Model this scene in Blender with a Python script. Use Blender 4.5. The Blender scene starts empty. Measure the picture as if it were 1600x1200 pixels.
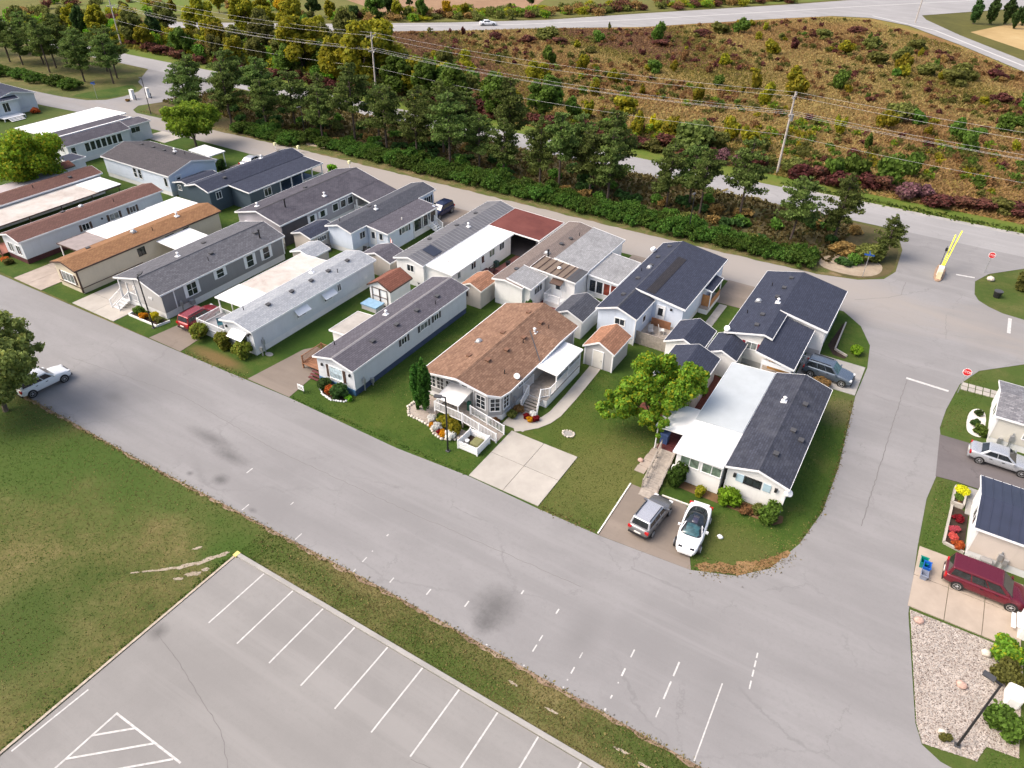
import bpy, bmesh, math, random
import numpy as np
from mathutils import Vector, Matrix

# ------------------------------------------------------------------ camera, sky, sun, exposure
SC = bpy.context.scene
COL = SC.collection
rad = math.radians
AZ = rad(30.6)
V2 = (math.cos(AZ), -math.sin(AZ)); U2 = (math.sin(AZ), math.cos(AZ))

def to_site(v):
    return Vector((v[0]*V2[0]+v[1]*V2[1], v[0]*U2[0]+v[1]*U2[1], v[2]))

PITCH, ROLL = rad(36.0), rad(1.2)
_fw = Vector((0, math.cos(PITCH), -math.sin(PITCH)))
_up = Vector((0, math.sin(PITCH), math.cos(PITCH)))
_rt = Vector((1, 0, 0))
rt = to_site(_rt*math.cos(ROLL) + _up*math.sin(ROLL))
up = to_site(-_rt*math.sin(ROLL) + _up*math.cos(ROLL))
fw = to_site(_fw)
camd = bpy.data.cameras.new('drone_camera')
camd.sensor_width = 36.0
camd.lens = 1140/1600*36.0
camd.clip_start = 0.5
camd.clip_end = 3000
cam = bpy.data.objects.new('drone_camera', camd)
COL.objects.link(cam)
M = Matrix((rt, up, -fw)).transposed().to_4x4()
M.translation = Vector((0, 0, 40.0))
cam.matrix_world = M
SC.camera = cam

SUN_EL, SUN_AZ = rad(50), rad(232)      # azimuth measured clockwise from +Y
world = bpy.data.worlds.new('World'); SC.world = world
world.use_nodes = True
wn = world.node_tree
wn.nodes.clear()
sky = wn.nodes.new('ShaderNodeTexSky'); sky.sky_type = 'NISHITA'; sky.sun_disc = False
sky.sun_elevation = SUN_EL; sky.sun_rotation = SUN_AZ
sky.air_density = 1.0; sky.dust_density = 7.0; sky.ozone_density = 0.3
bg = wn.nodes.new('ShaderNodeBackground'); bg.inputs['Strength'].default_value = 0.15
wo = wn.nodes.new('ShaderNodeOutputWorld')
wn.links.new(sky.outputs[0], bg.inputs[0]); wn.links.new(bg.outputs[0], wo.inputs[0])
sund = bpy.data.lights.new('sun', 'SUN'); sund.energy = 0.8; sund.angle = rad(34); sund.color = (1.0, 0.98, 0.95)
sun = bpy.data.objects.new('sun', sund); COL.objects.link(sun)
sdir = Vector((math.sin(SUN_AZ)*math.cos(SUN_EL), math.cos(SUN_AZ)*math.cos(SUN_EL), math.sin(SUN_EL)))
sun.rotation_euler = (-sdir).to_track_quat('-Z', 'Y').to_euler()
sun.location = sdir*200
SC.view_settings.view_transform = 'Standard'; SC.view_settings.look = 'None'
SC.view_settings.gamma = 1.0; SC.view_settings.use_curve_mapping = False
SC.view_settings.exposure = 0.90

R = random.Random(7)
NR = np.random.default_rng(11)

# ------------------------------------------------------------------ materials
MATS = {}
def _nt(name):
    m = bpy.data.materials.new(name); m.use_nodes = True
    nt = m.node_tree; b = nt.nodes['Principled BSDF']
    return m, nt, b
def N(nt, t, **kw):
    n = nt.nodes.new(t)
    for k, v in kw.items():
        if k in n.inputs: n.inputs[k].default_value = v
        else: setattr(n, k, v)
    return n
def ramp(nt, fac, stops):
    r = nt.nodes.new('ShaderNodeValToRGB'); e = r.color_ramp.elements
    while len(e) < len(stops): e.new(0.5)
    for i, (p, c) in enumerate(stops):
        e[i].position = p; e[i].color = (*c, 1)
    nt.links.new(fac, r.inputs[0]); return r
def coords(nt): return nt.nodes.new('ShaderNodeTexCoord').outputs['Object']
def noise(nt, co, scale, detail=4, rough=.6, dist=0.0):
    n = nt.nodes.new('ShaderNodeTexNoise'); n.inputs['Scale'].default_value = scale
    n.inputs['Detail'].default_value = detail; n.inputs['Roughness'].default_value = rough
    n.inputs['Distortion'].default_value = dist
    nt.links.new(co, n.inputs['Vector']); return n.outputs['Fac']
def mix(nt, a, b, fac, mode='MIX'):
    m = nt.nodes.new('ShaderNodeMix'); m.data_type = 'RGBA'; m.blend_type = mode
    for s, i in ((fac, 0), (a, 6), (b, 7)):
        if isinstance(s, (int, float)): m.inputs[i].default_value = s
        elif isinstance(s, tuple): m.inputs[i].default_value = (*s, 1)
        else: nt.links.new(s, m.inputs[i])
    return m.outputs[2]
def maprange(nt, v, a, b, c=0.0, d=1.0):
    m = nt.nodes.new('ShaderNodeMapRange')
    nt.links.new(v, m.inputs[0])
    for i, x in zip((1, 2, 3, 4), (a, b, c, d)): m.inputs[i].default_value = x
    return m.outputs[0]
def bump(nt, b, h, strength=.3, dist=.02):
    n = nt.nodes.new('ShaderNodeBump'); n.inputs['Strength'].default_value = strength
    n.inputs['Distance'].default_value = dist
    nt.links.new(h, n.inputs['Height']); nt.links.new(n.outputs[0], b.inputs['Normal'])

def plain(name, col, rough=.6, var=.12, scale=1.5, metal=0.0, spec=.5):
    """solid paint / metal / plastic with slight mottling"""
    if name in MATS: return MATS[name]
    m, nt, b = _nt(name)
    co = coords(nt)
    f = noise(nt, co, scale, 5)
    f2 = noise(nt, co, scale*14, 3)
    lo = tuple(c*(1-var) for c in col); hi = tuple(min(1, c*(1+var)) for c in col)
    r = ramp(nt, f, [(.3, lo), (.7, hi)])
    c = mix(nt, r.outputs[0], tuple(x*(1-var*.7) for x in col), maprange(nt, f2, .55, .75, 0, .5))
    nt.links.new(c, b.inputs['Base Color'])
    b.inputs['Roughness'].default_value = rough; b.inputs['Metallic'].default_value = metal
    b.inputs['Specular IOR Level'].default_value = spec
    MATS[name] = m; return m

def siding(name, col, lap=.115, rough=.55, var=.05):
    m, nt, b = _nt(name); co = coords(nt)
    sep = nt.nodes.new('ShaderNodeSeparateXYZ'); nt.links.new(co, sep.inputs[0])
    fr = N(nt, 'ShaderNodeMath', operation='DIVIDE'); nt.links.new(sep.outputs[2], fr.inputs[0]); fr.inputs[1].default_value = lap
    fc = N(nt, 'ShaderNodeMath', operation='FRACT'); nt.links.new(fr.outputs[0], fc.inputs[0])
    f = noise(nt, co, .6, 4)
    r = ramp(nt, f, [(.3, tuple(c*(1-var) for c in col)), (.7, tuple(min(1, c*(1+var)) for c in col))])
    line = maprange(nt, fc.outputs[0], 0.0, .14, .72, 1.0)
    cm = N(nt, 'ShaderNodeCombineXYZ')
    for i in range(3): nt.links.new(line, cm.inputs[i])
    # streaks of grime that run down the boards
    mp = N(nt, 'ShaderNodeMapping'); nt.links.new(co, mp.inputs[0]); mp.inputs['Scale'].default_value = (2.5, 2.5, .25)
    g = noise(nt, mp.outputs[0], 1.0, 4)
    c = mix(nt, r.outputs[0], cm.outputs[0], .55, 'MULTIPLY')
    c = mix(nt, c, tuple(x*.78 for x in col), maprange(nt, g, .55, .8, 0, .45))
    nt.links.new(c, b.inputs['Base Color']); b.inputs['Roughness'].default_value = rough
    bump(nt, b, fc.outputs[0], .35, .015)
    MATS[name] = m; return m

def shingle(name, c1, c2, axis='y', row=.19, wid=.40, blot=None, contrast=.45):
    """asphalt shingles: courses run along the eave"""
    m, nt, b = _nt(name); co = coords(nt)
    sep = nt.nodes.new('ShaderNodeSeparateXYZ'); nt.links.new(co, sep.inputs[0])
    cb = nt.nodes.new('ShaderNodeCombineXYZ')
    a, c = (1, 0) if axis == 'y' else (0, 1)
    nt.links.new(sep.outputs[a], cb.inputs[0]); nt.links.new(sep.outputs[c], cb.inputs[1])
    br = nt.nodes.new('ShaderNodeTexBrick')
    br.inputs['Color1'].default_value = (*c1, 1); br.inputs['Color2'].default_value = (*c2, 1)
    br.inputs['Mortar'].default_value = (*[x*contrast for x in c1], 1)
    br.inputs['Scale'].default_value = 1.0; br.inputs['Mortar Size'].default_value = .018
    br.inputs['Brick Width'].default_value = wid; br.inputs['Row Height'].default_value = row
    br.inputs['Bias'].default_value = .0
    nt.links.new(cb.outputs[0], br.inputs['Vector'])
    mid = tuple((p+q)/2 for p, q in zip(c1, c2))
    n1 = noise(nt, co, .55, 6, .65, .4)
    n2 = noise(nt, co, 9.0, 3, .7)
    cc = mix(nt, br.outputs[0], blot or tuple(x*.7 for x in mid), maprange(nt, n1, .45, .75, 0, .55))
    cc = mix(nt, cc, tuple(min(1, x*1.5) for x in mid), maprange(nt, n2, .5, .75, 0, .5))
    nt.links.new(cc, b.inputs['Base Color']); b.inputs['Roughness'].default_value = .9
    b.inputs['Specular IOR Level'].default_value = .25
    bump(nt, b, br.outputs['Fac'], -.4, .02)
    MATS[name] = m; return m

def spots_mix(nt, co, c, wob, spots):
    for (sx, sy, rx, ry, colr, k) in spots:
        va = N(nt, 'ShaderNodeVectorMath', operation='SUBTRACT'); nt.links.new(co, va.inputs[0]); va.inputs[1].default_value = (sx, sy, 0)
        vm = N(nt, 'ShaderNodeVectorMath', operation='MULTIPLY'); nt.links.new(va.outputs[0], vm.inputs[0]); vm.inputs[1].default_value = (1/rx, 1/ry, 0)
        ln = N(nt, 'ShaderNodeVectorMath', operation='LENGTH'); nt.links.new(vm.outputs[0], ln.inputs[0])
        ad = N(nt, 'ShaderNodeMath', operation='MULTIPLY_ADD'); nt.links.new(wob, ad.inputs[0]); ad.inputs[1].default_value = 1.6; nt.links.new(ln.outputs['Value'], ad.inputs[2])
        c = mix(nt, c, colr, maprange(nt, ad.outputs[0], 1.3, 2.2, k, 0))
    return c
def ground(name, stops, s1=.12, s2=1.6, s3=14, rough=.95, bmp=.4, fine=.35, dark=.6, patch=None, spots=()):
    m, nt, b = _nt(name); co = coords(nt)
    f1 = noise(nt, co, s1, 6, .62, .6); f2 = noise(nt, co, s2, 6, .7); f3 = noise(nt, co, s3, 3, .7)
    add = N(nt, 'ShaderNodeMath', operation='MULTIPLY_ADD'); nt.links.new(f2, add.inputs[0]); add.inputs[1].default_value = .55
    nt.links.new(f1, add.inputs[2])
    sc_ = N(nt, 'ShaderNodeMath', operation='MULTIPLY'); nt.links.new(add.outputs[0], sc_.inputs[0]); sc_.inputs[1].default_value = .645
    r = ramp(nt, sc_.outputs[0], stops)
    mean = tuple(sum(s[1][i] for s in stops)/len(stops) for i in range(3))
    c = mix(nt, r.outputs[0], tuple(x*dark for x in mean), maprange(nt, f3, .5, .72, 0, fine))
    if patch:
        f4 = noise(nt, co, patch[0], 5, .7, .8)
        c = mix(nt, c, patch[1], maprange(nt, f4, patch[2], patch[2]+.12, 0, patch[3]))
    if spots:
        sp = spots_mix(nt, co, c, noise(nt, co, .22, 6, .65, .6), spots)
        c = mix(nt, sp, tuple(x*dark*.8 for x in mean), maprange(nt, f3, .5, .72, 0, fine*.6))
    nt.links.new(c, b.inputs['Base Color']); b.inputs['Roughness'].default_value = rough
    b.inputs['Specular IOR Level'].default_value = .2
    bump(nt, b, f3, bmp, .05)
    MATS[name] = m; return m

def asphalt(name, c, stains=(), cracks=.0, var=.1, tints=()):
    m, nt, b = _nt(name); co = coords(nt)
    mp = N(nt, 'ShaderNodeMapping'); nt.links.new(co, mp.inputs[0]); mp.inputs['Scale'].default_value = (.35, 1.0, 1.0)
    f1 = noise(nt, mp.outputs[0], .28, 6, .6, .5); f2 = noise(nt, co, 3.0, 5, .7); f3 = noise(nt, co, 34, 3, .8)
    r = ramp(nt, f1, [(.32, tuple(x*(1-var) for x in c)), (.5, c), (.68, tuple(x*(1+var) for x in c))])
    f5 = noise(nt, co, .07, 4, .6, 1.0)
    mq = N(nt, 'ShaderNodeMapping'); nt.links.new(co, mq.inputs[0]); mq.inputs['Scale'].default_value = (.018, .55, 1.0)
    f6 = noise(nt, mq.outputs[0], 1.0, 5, .65)
    col = mix(nt, r.outputs[0], tuple(x*.84 for x in c), maprange(nt, f5, .48, .66, 0, .7))
    col = mix(nt, col, tuple(x*.84 for x in c), maprange(nt, f2, .5, .8, 0, .7))
    col = mix(nt, col, tuple(x*.6 for x in c), maprange(nt, f3, .58, .75, 0, .55))
    col = mix(nt, col, tuple(min(1, x*1.35) for x in c), maprange(nt, f3, .42, .28, 0, .5))
    if cracks:
        vo = nt.nodes.new('ShaderNodeTexVoronoi'); vo.feature = 'DISTANCE_TO_EDGE'
        wp = noise(nt, co, .8, 4, .7)
        va = N(nt, 'ShaderNodeVectorMath', operation='MULTIPLY_ADD')
        cw = N(nt, 'ShaderNodeCombineXYZ'); nt.links.new(wp, cw.inputs[0]); nt.links.new(f1, cw.inputs[1])
        nt.links.new(cw.outputs[0], va.inputs[0]); va.inputs[1].default_value = (3.0, 3.0, 0); nt.links.new(co, va.inputs[2])
        vo.inputs['Scale'].default_value = .13; nt.links.new(va.outputs[0], vo.inputs['Vector'])
        ln = maprange(nt, vo.outputs['Distance'], .0, .012, cracks, 0)
        gate = maprange(nt, f1, .45, .6, 0, 1)
        ml = N(nt, 'ShaderNodeMath', operation='MULTIPLY'); nt.links.new(ln, ml.inputs[0]); nt.links.new(gate, ml.inputs[1])
        col = mix(nt, col, tuple(x*.55 for x in c), ml.outputs[0])
    col = mix(nt, col, tuple(x*.87 for x in c), maprange(nt, f6, .50, .66, 0, .55))
    col = mix(nt, col, tuple(min(1, x*1.09) for x in c), maprange(nt, f6, .46, .34, 0, .6))
    if tints: col = spots_mix(nt, co, col, f1, tints)
    for (sx, sy, rx, ry, k) in stains:
        va = N(nt, 'ShaderNodeVectorMath', operation='SUBTRACT'); nt.links.new(co, va.inputs[0]); va.inputs[1].default_value = (sx, sy, 0)
        vm = N(nt, 'ShaderNodeVectorMath', operation='MULTIPLY'); nt.links.new(va.outputs[0], vm.inputs[0]); vm.inputs[1].default_value = (1/rx, 1/ry, 0)
        ln = N(nt, 'ShaderNodeVectorMath', operation='LENGTH'); nt.links.new(vm.outputs[0], ln.inputs[0])
        ad = N(nt, 'ShaderNodeMath', operation='MULTIPLY_ADD'); nt.links.new(f2, ad.inputs[0]); ad.inputs[1].default_value = .9; nt.links.new(ln.outputs['Value'], ad.inputs[2])
        col = mix(nt, col, tuple(x*.45 for x in c), maprange(nt, ad.outputs[0], .55, 1.45, k, 0))
    nt.links.new(col, b.inputs['Base Color']); b.inputs['Roughness'].default_value = .9
    b.inputs['Specular IOR Level'].default_value = .3
    bump(nt, b, f3, .25, .01)
    MATS[name] = m; return m

def leaf(name, cols, rough=.75, tr=.48):
    """every leaf is an island of its own and picks its own tint"""
    m, nt, b = _nt(name)
    g = nt.nodes.new('ShaderNodeNewGeometry'); oi = nt.nodes.new('ShaderNodeObjectInfo')
    n = len(cols)
    r = ramp(nt, g.outputs['Random Per Island'], [(i/(n-1) if n > 1 else 0, c) for i, c in enumerate(cols)])
    hs = nt.nodes.new('ShaderNodeHueSaturation')
    nt.links.new(maprange(nt, oi.outputs['Random'], 0, 1, .482, .518), hs.inputs['Hue'])
    nt.links.new(maprange(nt, oi.outputs['Random'], 0, 1, .8, 1.35), hs.inputs['Value'])
    nt.links.new(r.outputs[0], hs.inputs['Color'])
    nt.links.new(hs.outputs[0], b.inputs['Base Color'])
    b.inputs['Roughness'].default_value = rough; b.inputs['Specular IOR Level'].default_value = .2
    # thin blades let light through
    tl = nt.nodes.new('ShaderNodeBsdfTranslucent'); nt.links.new(hs.outputs[0], tl.inputs['Color'])
    ms = nt.nodes.new('ShaderNodeMixShader'); ms.inputs[0].default_value = tr
    out = nt.nodes['Material Output']
    nt.links.new(b.outputs[0], ms.inputs[1]); nt.links.new(tl.outputs[0], ms.inputs[2]); nt.links.new(ms.outputs[0], out.inputs['Surface'])
    MATS[name] = m; return m

def glass(name, col, rough=.06):
    m, nt, b = _nt(name)
    co = coords(nt); f = noise(nt, co, 2.2, 3)
    r = ramp(nt, f, [(.35, tuple(x*.6 for x in col)), (.65, tuple(min(1, x*1.5) for x in col))])
    nt.links.new(r.outputs[0], b.inputs['Base Color'])
    b.inputs['Roughness'].default_value = rough; b.inputs['Specular IOR Level'].default_value = .7
    MATS[name] = m; return m

def carpaint(name, col, metal=.35):
    m, nt, b = _nt(name)
    b.inputs['Base Color'].default_value = (*col, 1); b.inputs['Metallic'].default_value = metal
    f = noise(nt, coords(nt), 40, 2)
    nt.links.new(maprange(nt, f, .3, .7, .22, .38), b.inputs['Roughness'])
    b.inputs['Coat Weight'].default_value = .6; b.inputs['Coat Roughness'].default_value = .08
    MATS[name] = m; return m

white = plain('white_paint', (.80, .81, .82), .5, .04)
white_metal = plain('white_roof_metal', (.76, .77, .78), .45, .08, .7)
off_white = plain('off_white', (.70, .68, .63), .6, .08)
black = plain('black_metal', (.015, .015, .017), .45, .2)
dark_grey = plain('dark_grey', (.06, .06, .065), .6, .2)
mid_grey = plain('mid_grey', (.28, .28, .29), .5, .15)
galv = plain('galvanised_steel', (.45, .46, .47), .4, .12, 1.5, .6)
brown_trim = plain('brown_trim', (.07, .04, .03), .6, .15)
concrete = plain('concrete', (.37, .345, .31), .85, .13, .5)
concrete_pink = plain('pinkish_concrete', (.33, .28, .24), .85, .16, .7)
concrete_grey = plain('grey_concrete', (.30, .29, .275), .85, .16, .7)
wood_grey = plain('weathered_wood', (.30, .265, .23), .8, .25, 3)
wood_brown = plain('brown_wood', (.22, .10, .05), .7, .25, 3)
wood_red = plain('dark_red_stain', (.10, .022, .022), .7, .25, 3)
yellow_paint = plain('yellow_paint', (.70, .68, .03), .5, .12)
kerb_yellow = plain('faded_yellow_paint', (.62, .50, .16), .7, .25, 2.5)
red_paint = plain('red_paint', (.55, .02, .025), .4, .1)
blue_paint = plain('blue_paint', (.02, .09, .35), .4, .12)
navy = plain('navy_skirt', (.045, .07, .14), .6, .15)
line_white = plain('road_marking_white', (.47, .465, .455), .8, .22, 4)
tyre = plain('tyre_rubber', (.018, .018, .018), .8, .2)
alloy = plain('alloy_rim', (.55, .56, .58), .3, .08, 2, .8)
lens_red = plain('tail_lamp_red', (.45, .01, .012), .15, .1)
lens_white = plain('head_lamp_lens', (.62, .64, .66), .1, .06)
bark = plain('bark', (.11, .085, .065), .9, .3, 3)
bark_pale = plain('pale_pole_wood', (.42, .38, .35), .85, .18, 2)
wire_mat = plain('aluminium_wire', (.62, .60, .58), .4, .05, 1, .3)
rock_pink = plain('pink_rock', (.46, .31, .26), .9, .3, 4)
rock_pale = plain('pale_rock', (.52, .47, .41), .9, .3, 5)
soil = ground('mulch_soil', [(.3, (.022, .016, .013)), (.7, (.06, .04, .03))], 1.0, 6, 20)
gl_dark = glass('dark_glass', (.022, .027, .033))
gl_mid = glass('curtained_glass', (.17, .19, .19), .12)
gl_green = glass('greenish_glass', (.12, .17, .13), .1)
gl_car = glass('car_glass', (.014, .018, .022), .05)
gl_teal = glass('tinted_windshield', (.03, .085, .10), .05)

# ------------------------------------------------------------------ mesh helpers
ORG = {}
def tag(o, label=None, cat=None, group=None, kind=None):
    if label: o['label'] = label
    if cat: o['category'] = cat
    if group: o['group'] = group
    if kind: o['kind'] = kind
    return o
def thing(name, label, cat, loc=(0, 0, 0), group=None):
    o = bpy.data.objects.new(name, None); COL.objects.link(o)
    o.empty_display_size = .3
    o.location = loc; ORG[o.name] = Vector(loc)
    return tag(o, label, cat, group)

class MB:
    def __init__(s): s.v = []; s.f = []
    def add(s, vs, fs):
        n = len(s.v); s.v += [tuple(p) for p in vs]; s.f += [tuple(i+n for i in f) for f in fs]
        return s
    def box(s, x0, y0, z0, x1, y1, z1):
        return s.add([(x0, y0, z0), (x1, y0, z0), (x1, y1, z0), (x0, y1, z0), (x0, y0, z1), (x1, y0, z1), (x1, y1, z1), (x0, y1, z1)],
                     [(0, 3, 2, 1), (4, 5, 6, 7), (0, 1, 5, 4), (1, 2, 6, 5), (2, 3, 7, 6), (3, 0, 4, 7)])
    def prism(s, poly, z0, z1):
        n = len(poly)
        return s.add([(x, y, z0) for x, y in poly]+[(x, y, z1) for x, y in poly],
                     [tuple(range(n))[::-1], tuple(range(n, 2*n))]+[(i, (i+1) % n, n+(i+1) % n, n+i) for i in range(n)])
    def extr(s, prof, b0, b1, axis='y'):
        n = len(prof)
        g = (lambda a, z, b: (a, b, z)) if axis == 'y' else (lambda a, z, b: (b, a, z))
        return s.add([g(a, z, b0) for a, z in prof]+[g(a, z, b1) for a, z in prof],
                     [tuple(range(n)), tuple(range(n, 2*n))[::-1]]+[(i, (i+1) % n, n+(i+1) % n, n+i) for i in range(n)])
    def tube(s, p0, p1, r0, r1=None, n=8):
        r1 = r0 if r1 is None else r1
        a = Vector(p0); b = Vector(p1); d = (b-a)
        if d.length < 1e-6: return s
        q = d.to_track_quat('Z', 'Y').to_matrix()
        vs = []
        for c, r in ((a, r0), (b, r1)):
            for i in range(n):
                t = 2*math.pi*i/n; vs.append(c+q @ Vector((math.cos(t)*r, math.sin(t)*r, 0)))
        return s.add(vs, [tuple(range(n))[::-1], tuple(range(n, 2*n))]+[(i, (i+1) % n, n+(i+1) % n, n+i) for i in range(n)])
    def bar(s, p0, p1, w, h=None):
        """square bar between two points"""
        h = w if h is None else h
        a = Vector(p0); b = Vector(p1); d = (b-a).normalized()
        u = d.cross(Vector((0, 0, 1)))
        if u.length < 1e-3: u = Vector((1, 0, 0))
        u.normalize(); v = u.cross(d).normalized()
        vs = [c+u*(i*w/2)+v*(j*h/2) for c in (a, b) for i, j in ((-1, -1), (1, -1), (1, 1), (-1, 1))]
        return s.add(vs, [(0, 3, 2, 1), (4, 5, 6, 7), (0, 1, 5, 4), (1, 2, 6, 5), (2, 3, 7, 6), (3, 0, 4, 7)])
    def ball(s, c, r, seg=8, rings=5, jit=0):
        rx, ry, rz = r if isinstance(r, tuple) else (r, r, r)
        vs = [(c[0], c[1], c[2]-rz)]; fs = []
        for j in range(1, rings):
            ph = -math.pi/2+math.pi*j/rings
            for i in range(seg):
                t = 2*math.pi*i/seg; k = 1+R.uniform(-jit, jit)
                vs.append((c[0]+rx*math.cos(ph)*math.cos(t)*k, c[1]+ry*math.cos(ph)*math.sin(t)*k, c[2]+rz*math.sin(ph)*k))
        vs.append((c[0], c[1], c[2]+rz)); L = len(vs)-1
        for i in range(seg):
            fs.append((0, 1+(i+1) % seg, 1+i)); fs.append((L, L-seg+i, L-seg+(i+1) % seg))
            for j in range(rings-2):
                a = 1+j*seg; fs.append((a+i, a+(i+1) % seg, a+seg+(i+1) % seg, a+seg+i))
        return s.add(vs, fs)
    def mesh(s, name, org=(0, 0, 0), fix=True, smooth=False):
        me = bpy.data.meshes.new(name)
        me.from_pydata([(x-org[0], y-org[1], z-org[2]) for x, y, z in s.v], [], s.f)
        if fix:
            bm = bmesh.new(); bm.from_mesh(me); bmesh.ops.recalc_face_normals(bm, faces=bm.faces); bm.to_mesh(me); bm.free()
        if smooth: me.polygons.foreach_set('use_smooth', [True]*len(me.polygons))
        return me
    def build(s, name, mat, parent=None, smooth=False, fix=True, label=None, kind=None):
        org = ORG[parent.name] if parent else Vector((0, 0, 0))
        me = s.mesh(name, org, fix, smooth); me.materials.append(mat)
        o = bpy.data.objects.new(name, me); COL.objects.link(o)
        if parent: o.parent = parent
        ORG[o.name] = org
        return tag(o, label, kind=kind)

def solo(name, mb, mat, label, cat, org, group=None, smooth=False):
    """a thing that is one mesh"""
    me = mb.mesh(name, org, True, smooth); me.materials.append(mat)
    o = bpy.data.objects.new(name, me); COL.objects.link(o); o.location = org; ORG[o.name] = Vector(org)
    return tag(o, label, cat, group)

def copy_tree(o, parent=None):
    c = o.copy(); COL.objects.link(c)
    if parent:
        c.parent = parent; c.matrix_parent_inverse = o.matrix_parent_inverse
    for ch in o.children: copy_tree(ch, c)
    return c

def sheet(name, pts, z, mat, parent=None, kind='structure'):
    me = bpy.data.meshes.new(name)
    me.from_pydata([(x, y, z) for x, y in pts], [], [tuple(range(len(pts)))])
    a = sum(pts[i][0]*pts[(i+1) % len(pts)][1]-pts[(i+1) % len(pts)][0]*pts[i][1] for i in range(len(pts)))
    if a < 0: me.flip_normals()
    me.materials.append(mat)
    o = bpy.data.objects.new(name, me); COL.objects.link(o)
    ORG[o.name] = Vector((0, 0, 0))
    if parent: o.parent = parent
    elif kind: o['kind'] = kind
    return o
def smooth_poly(pts, it=2):
    for _ in range(it):
        q = []
        for i in range(len(pts)):
            a = pts[i]; b = pts[(i+1) % len(pts)]
            q += [(a[0]*.75+b[0]*.25, a[1]*.75+b[1]*.25), (a[0]*.25+b[0]*.75, a[1]*.25+b[1]*.75)]
        pts = q
    return pts
def strip(pts, w):
    """a band of width w along a polyline"""
    L, Rr = [], []
    for i, p in enumerate(pts):
        a = pts[max(0, i-1)]; b = pts[min(len(pts)-1, i+1)]
        d = Vector((b[0]-a[0], b[1]-a[1])).normalized()
        n = Vector((-d.y, d.x))*w/2
        L.append((p[0]+n.x, p[1]+n.y)); Rr.append((p[0]-n.x, p[1]-n.y))
    return L+Rr[::-1]
def inside(poly, X, Y):
    px = np.array([p[0] for p in poly]); py = np.array([p[1] for p in poly])
    r = np.zeros(len(X), bool); j = len(poly)-1
    for i in range(len(poly)):
        c = ((py[i] > Y) != (py[j] > Y)) & (X < (px[j]-px[i])*(Y-py[i])/(py[j]-py[i]+1e-12)+px[i])
        r ^= c; j = i
    return r

# ------------------------------------------------------------------ ground, roads, drives
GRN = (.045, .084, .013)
LAWN = ground('lawn_grass', [(.30, (.030, .056, .010)), (.42, (.070, .084, .020)), (.53, (.125, .113, .040)), (.66, (.205, .165, .075))], .16, 2.3, 9, fine=.6, dark=.5, spots=[
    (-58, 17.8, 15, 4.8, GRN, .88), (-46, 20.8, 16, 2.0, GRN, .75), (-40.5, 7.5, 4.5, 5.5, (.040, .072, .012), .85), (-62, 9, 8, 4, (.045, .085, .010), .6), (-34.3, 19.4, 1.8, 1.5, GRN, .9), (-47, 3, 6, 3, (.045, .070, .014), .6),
    (-28, 21.0, 5, 1.0, (.045, .080, .012), .7), (-15, 20.6, 6, .9, (.045, .080, .012), .7), (-3, 21.5, 5, 1.1, (.04, .07, .012), .6), (-125, 55, 40, 40, GRN, .8), (20, 50, 20, 70, GRN, .85)])
YARD = ground('yard_grass', [(.3, (.020, .050, .006)), (.5, (.044, .082, .011)), (.72, (.098, .106, .026))], .3, 2.3, 9, fine=.55, dark=.5, spots=[
    (-15.5, 40.5, 3.6, 5.5, (.115, .115, .034), .8), (-20, 44.5, 2.6, 2.6, (.085, .105, .022), .6), (-4.6, 38.6, 3.2, 2.2, (.095, .10, .028), .7), (-54, 35.6, 3.4, .8, (.16, .10, .045), .8), (-47, 46, 5, 12, (.026, .066, .008), .5), (-36, 37.5, 6, 2, (.06, .088, .014), .5), (-1, 60, 1.8, 2.5, (.13, .11, .05), .7)])
VERGE = ground('verge_grass', [(.3, (.060, .105, .014)), (.5, (.095, .135, .020)), (.7, (.150, .135, .035))], .2, 1.2, 8)
DRY = ground('dry_grass', [(.3, (.15, .085, .032)), (.5, (.22, .13, .06)), (.7, (.30, .20, .10))], .5, 2.4, 14)
DIRT = ground('bare_dirt', [(.3, (.22, .17, .12)), (.6, (.36, .30, .23)), (.75, (.12, .11, .05))], .4, 2, 12)
LITTER = ground('needle_litter', [(.3, (.040, .048, .016)), (.45, (.075, .068, .028)), (.6, (.120, .090, .045)), (.72, (.05, .075, .018))], .25, 1.3, 9)
MEADOW = ground('meadow', [(.28, (.12, .062, .028)), (.42, (.19, .105, .038)), (.52, (.235, .155, .046)), (.62, (.175, .155, .036)), (.75, (.23, .18, .075))], .035, .5, 3.0, patch=(.05, (.13, .13, .026), .55, .6))
FARG = ground('far_green_field', [(.3, (.075, .085, .02)), (.5, (.13, .125, .035)), (.6, (.10, .15, .025)), (.75, (.17, .13, .06))], .02, .3, 2)
HAY = ground('hay_field', [(.3, (.28, .19, .08)), (.6, (.40, .29, .14)), (.75, (.46, .36, .2))], .03, .3, 3)
OLIVE = ground('rough_land', [(.3, (.05, .055, .014)), (.55, (.10, .095, .025)), (.75, (.15, .10, .04))], .04, .4, 3)
ASPH = asphalt('street_asphalt', (.226, .221, .223), [(-45.2, 27.2, 3.4, .8, .7), (-42.2, 26.5, 2.6, .8, .75), (-16.0, 25.6, 1.9, 2.2, .8), (-15.9, 24.2, 1.0, 1.2, .8), (-10.2, 26.5, 1.6, 2.6, .28), (-40.6, 24.2, .9, .7, .9), (-43.2, 23.4, .4, .3, .8), (-36, 23.2, .5, .3, .7), (-57, 26.5, 1.6, .8, .35), (-1.0, 26.4, 3, 3.2, .22)], .4, tints=[(-60, 82.5, 70, 5.5, (.31, .275, .24), .65), (-12, 84, 14, 6, (.285, .265, .25), .5)])
LOT = asphalt('lot_asphalt', (.234, .227, .221), [(-33.0, 12.7, .8, .8, .8)], .0, .06)
ROAD = asphalt('road_asphalt', (.285, .28, .282), [], .4)
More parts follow.
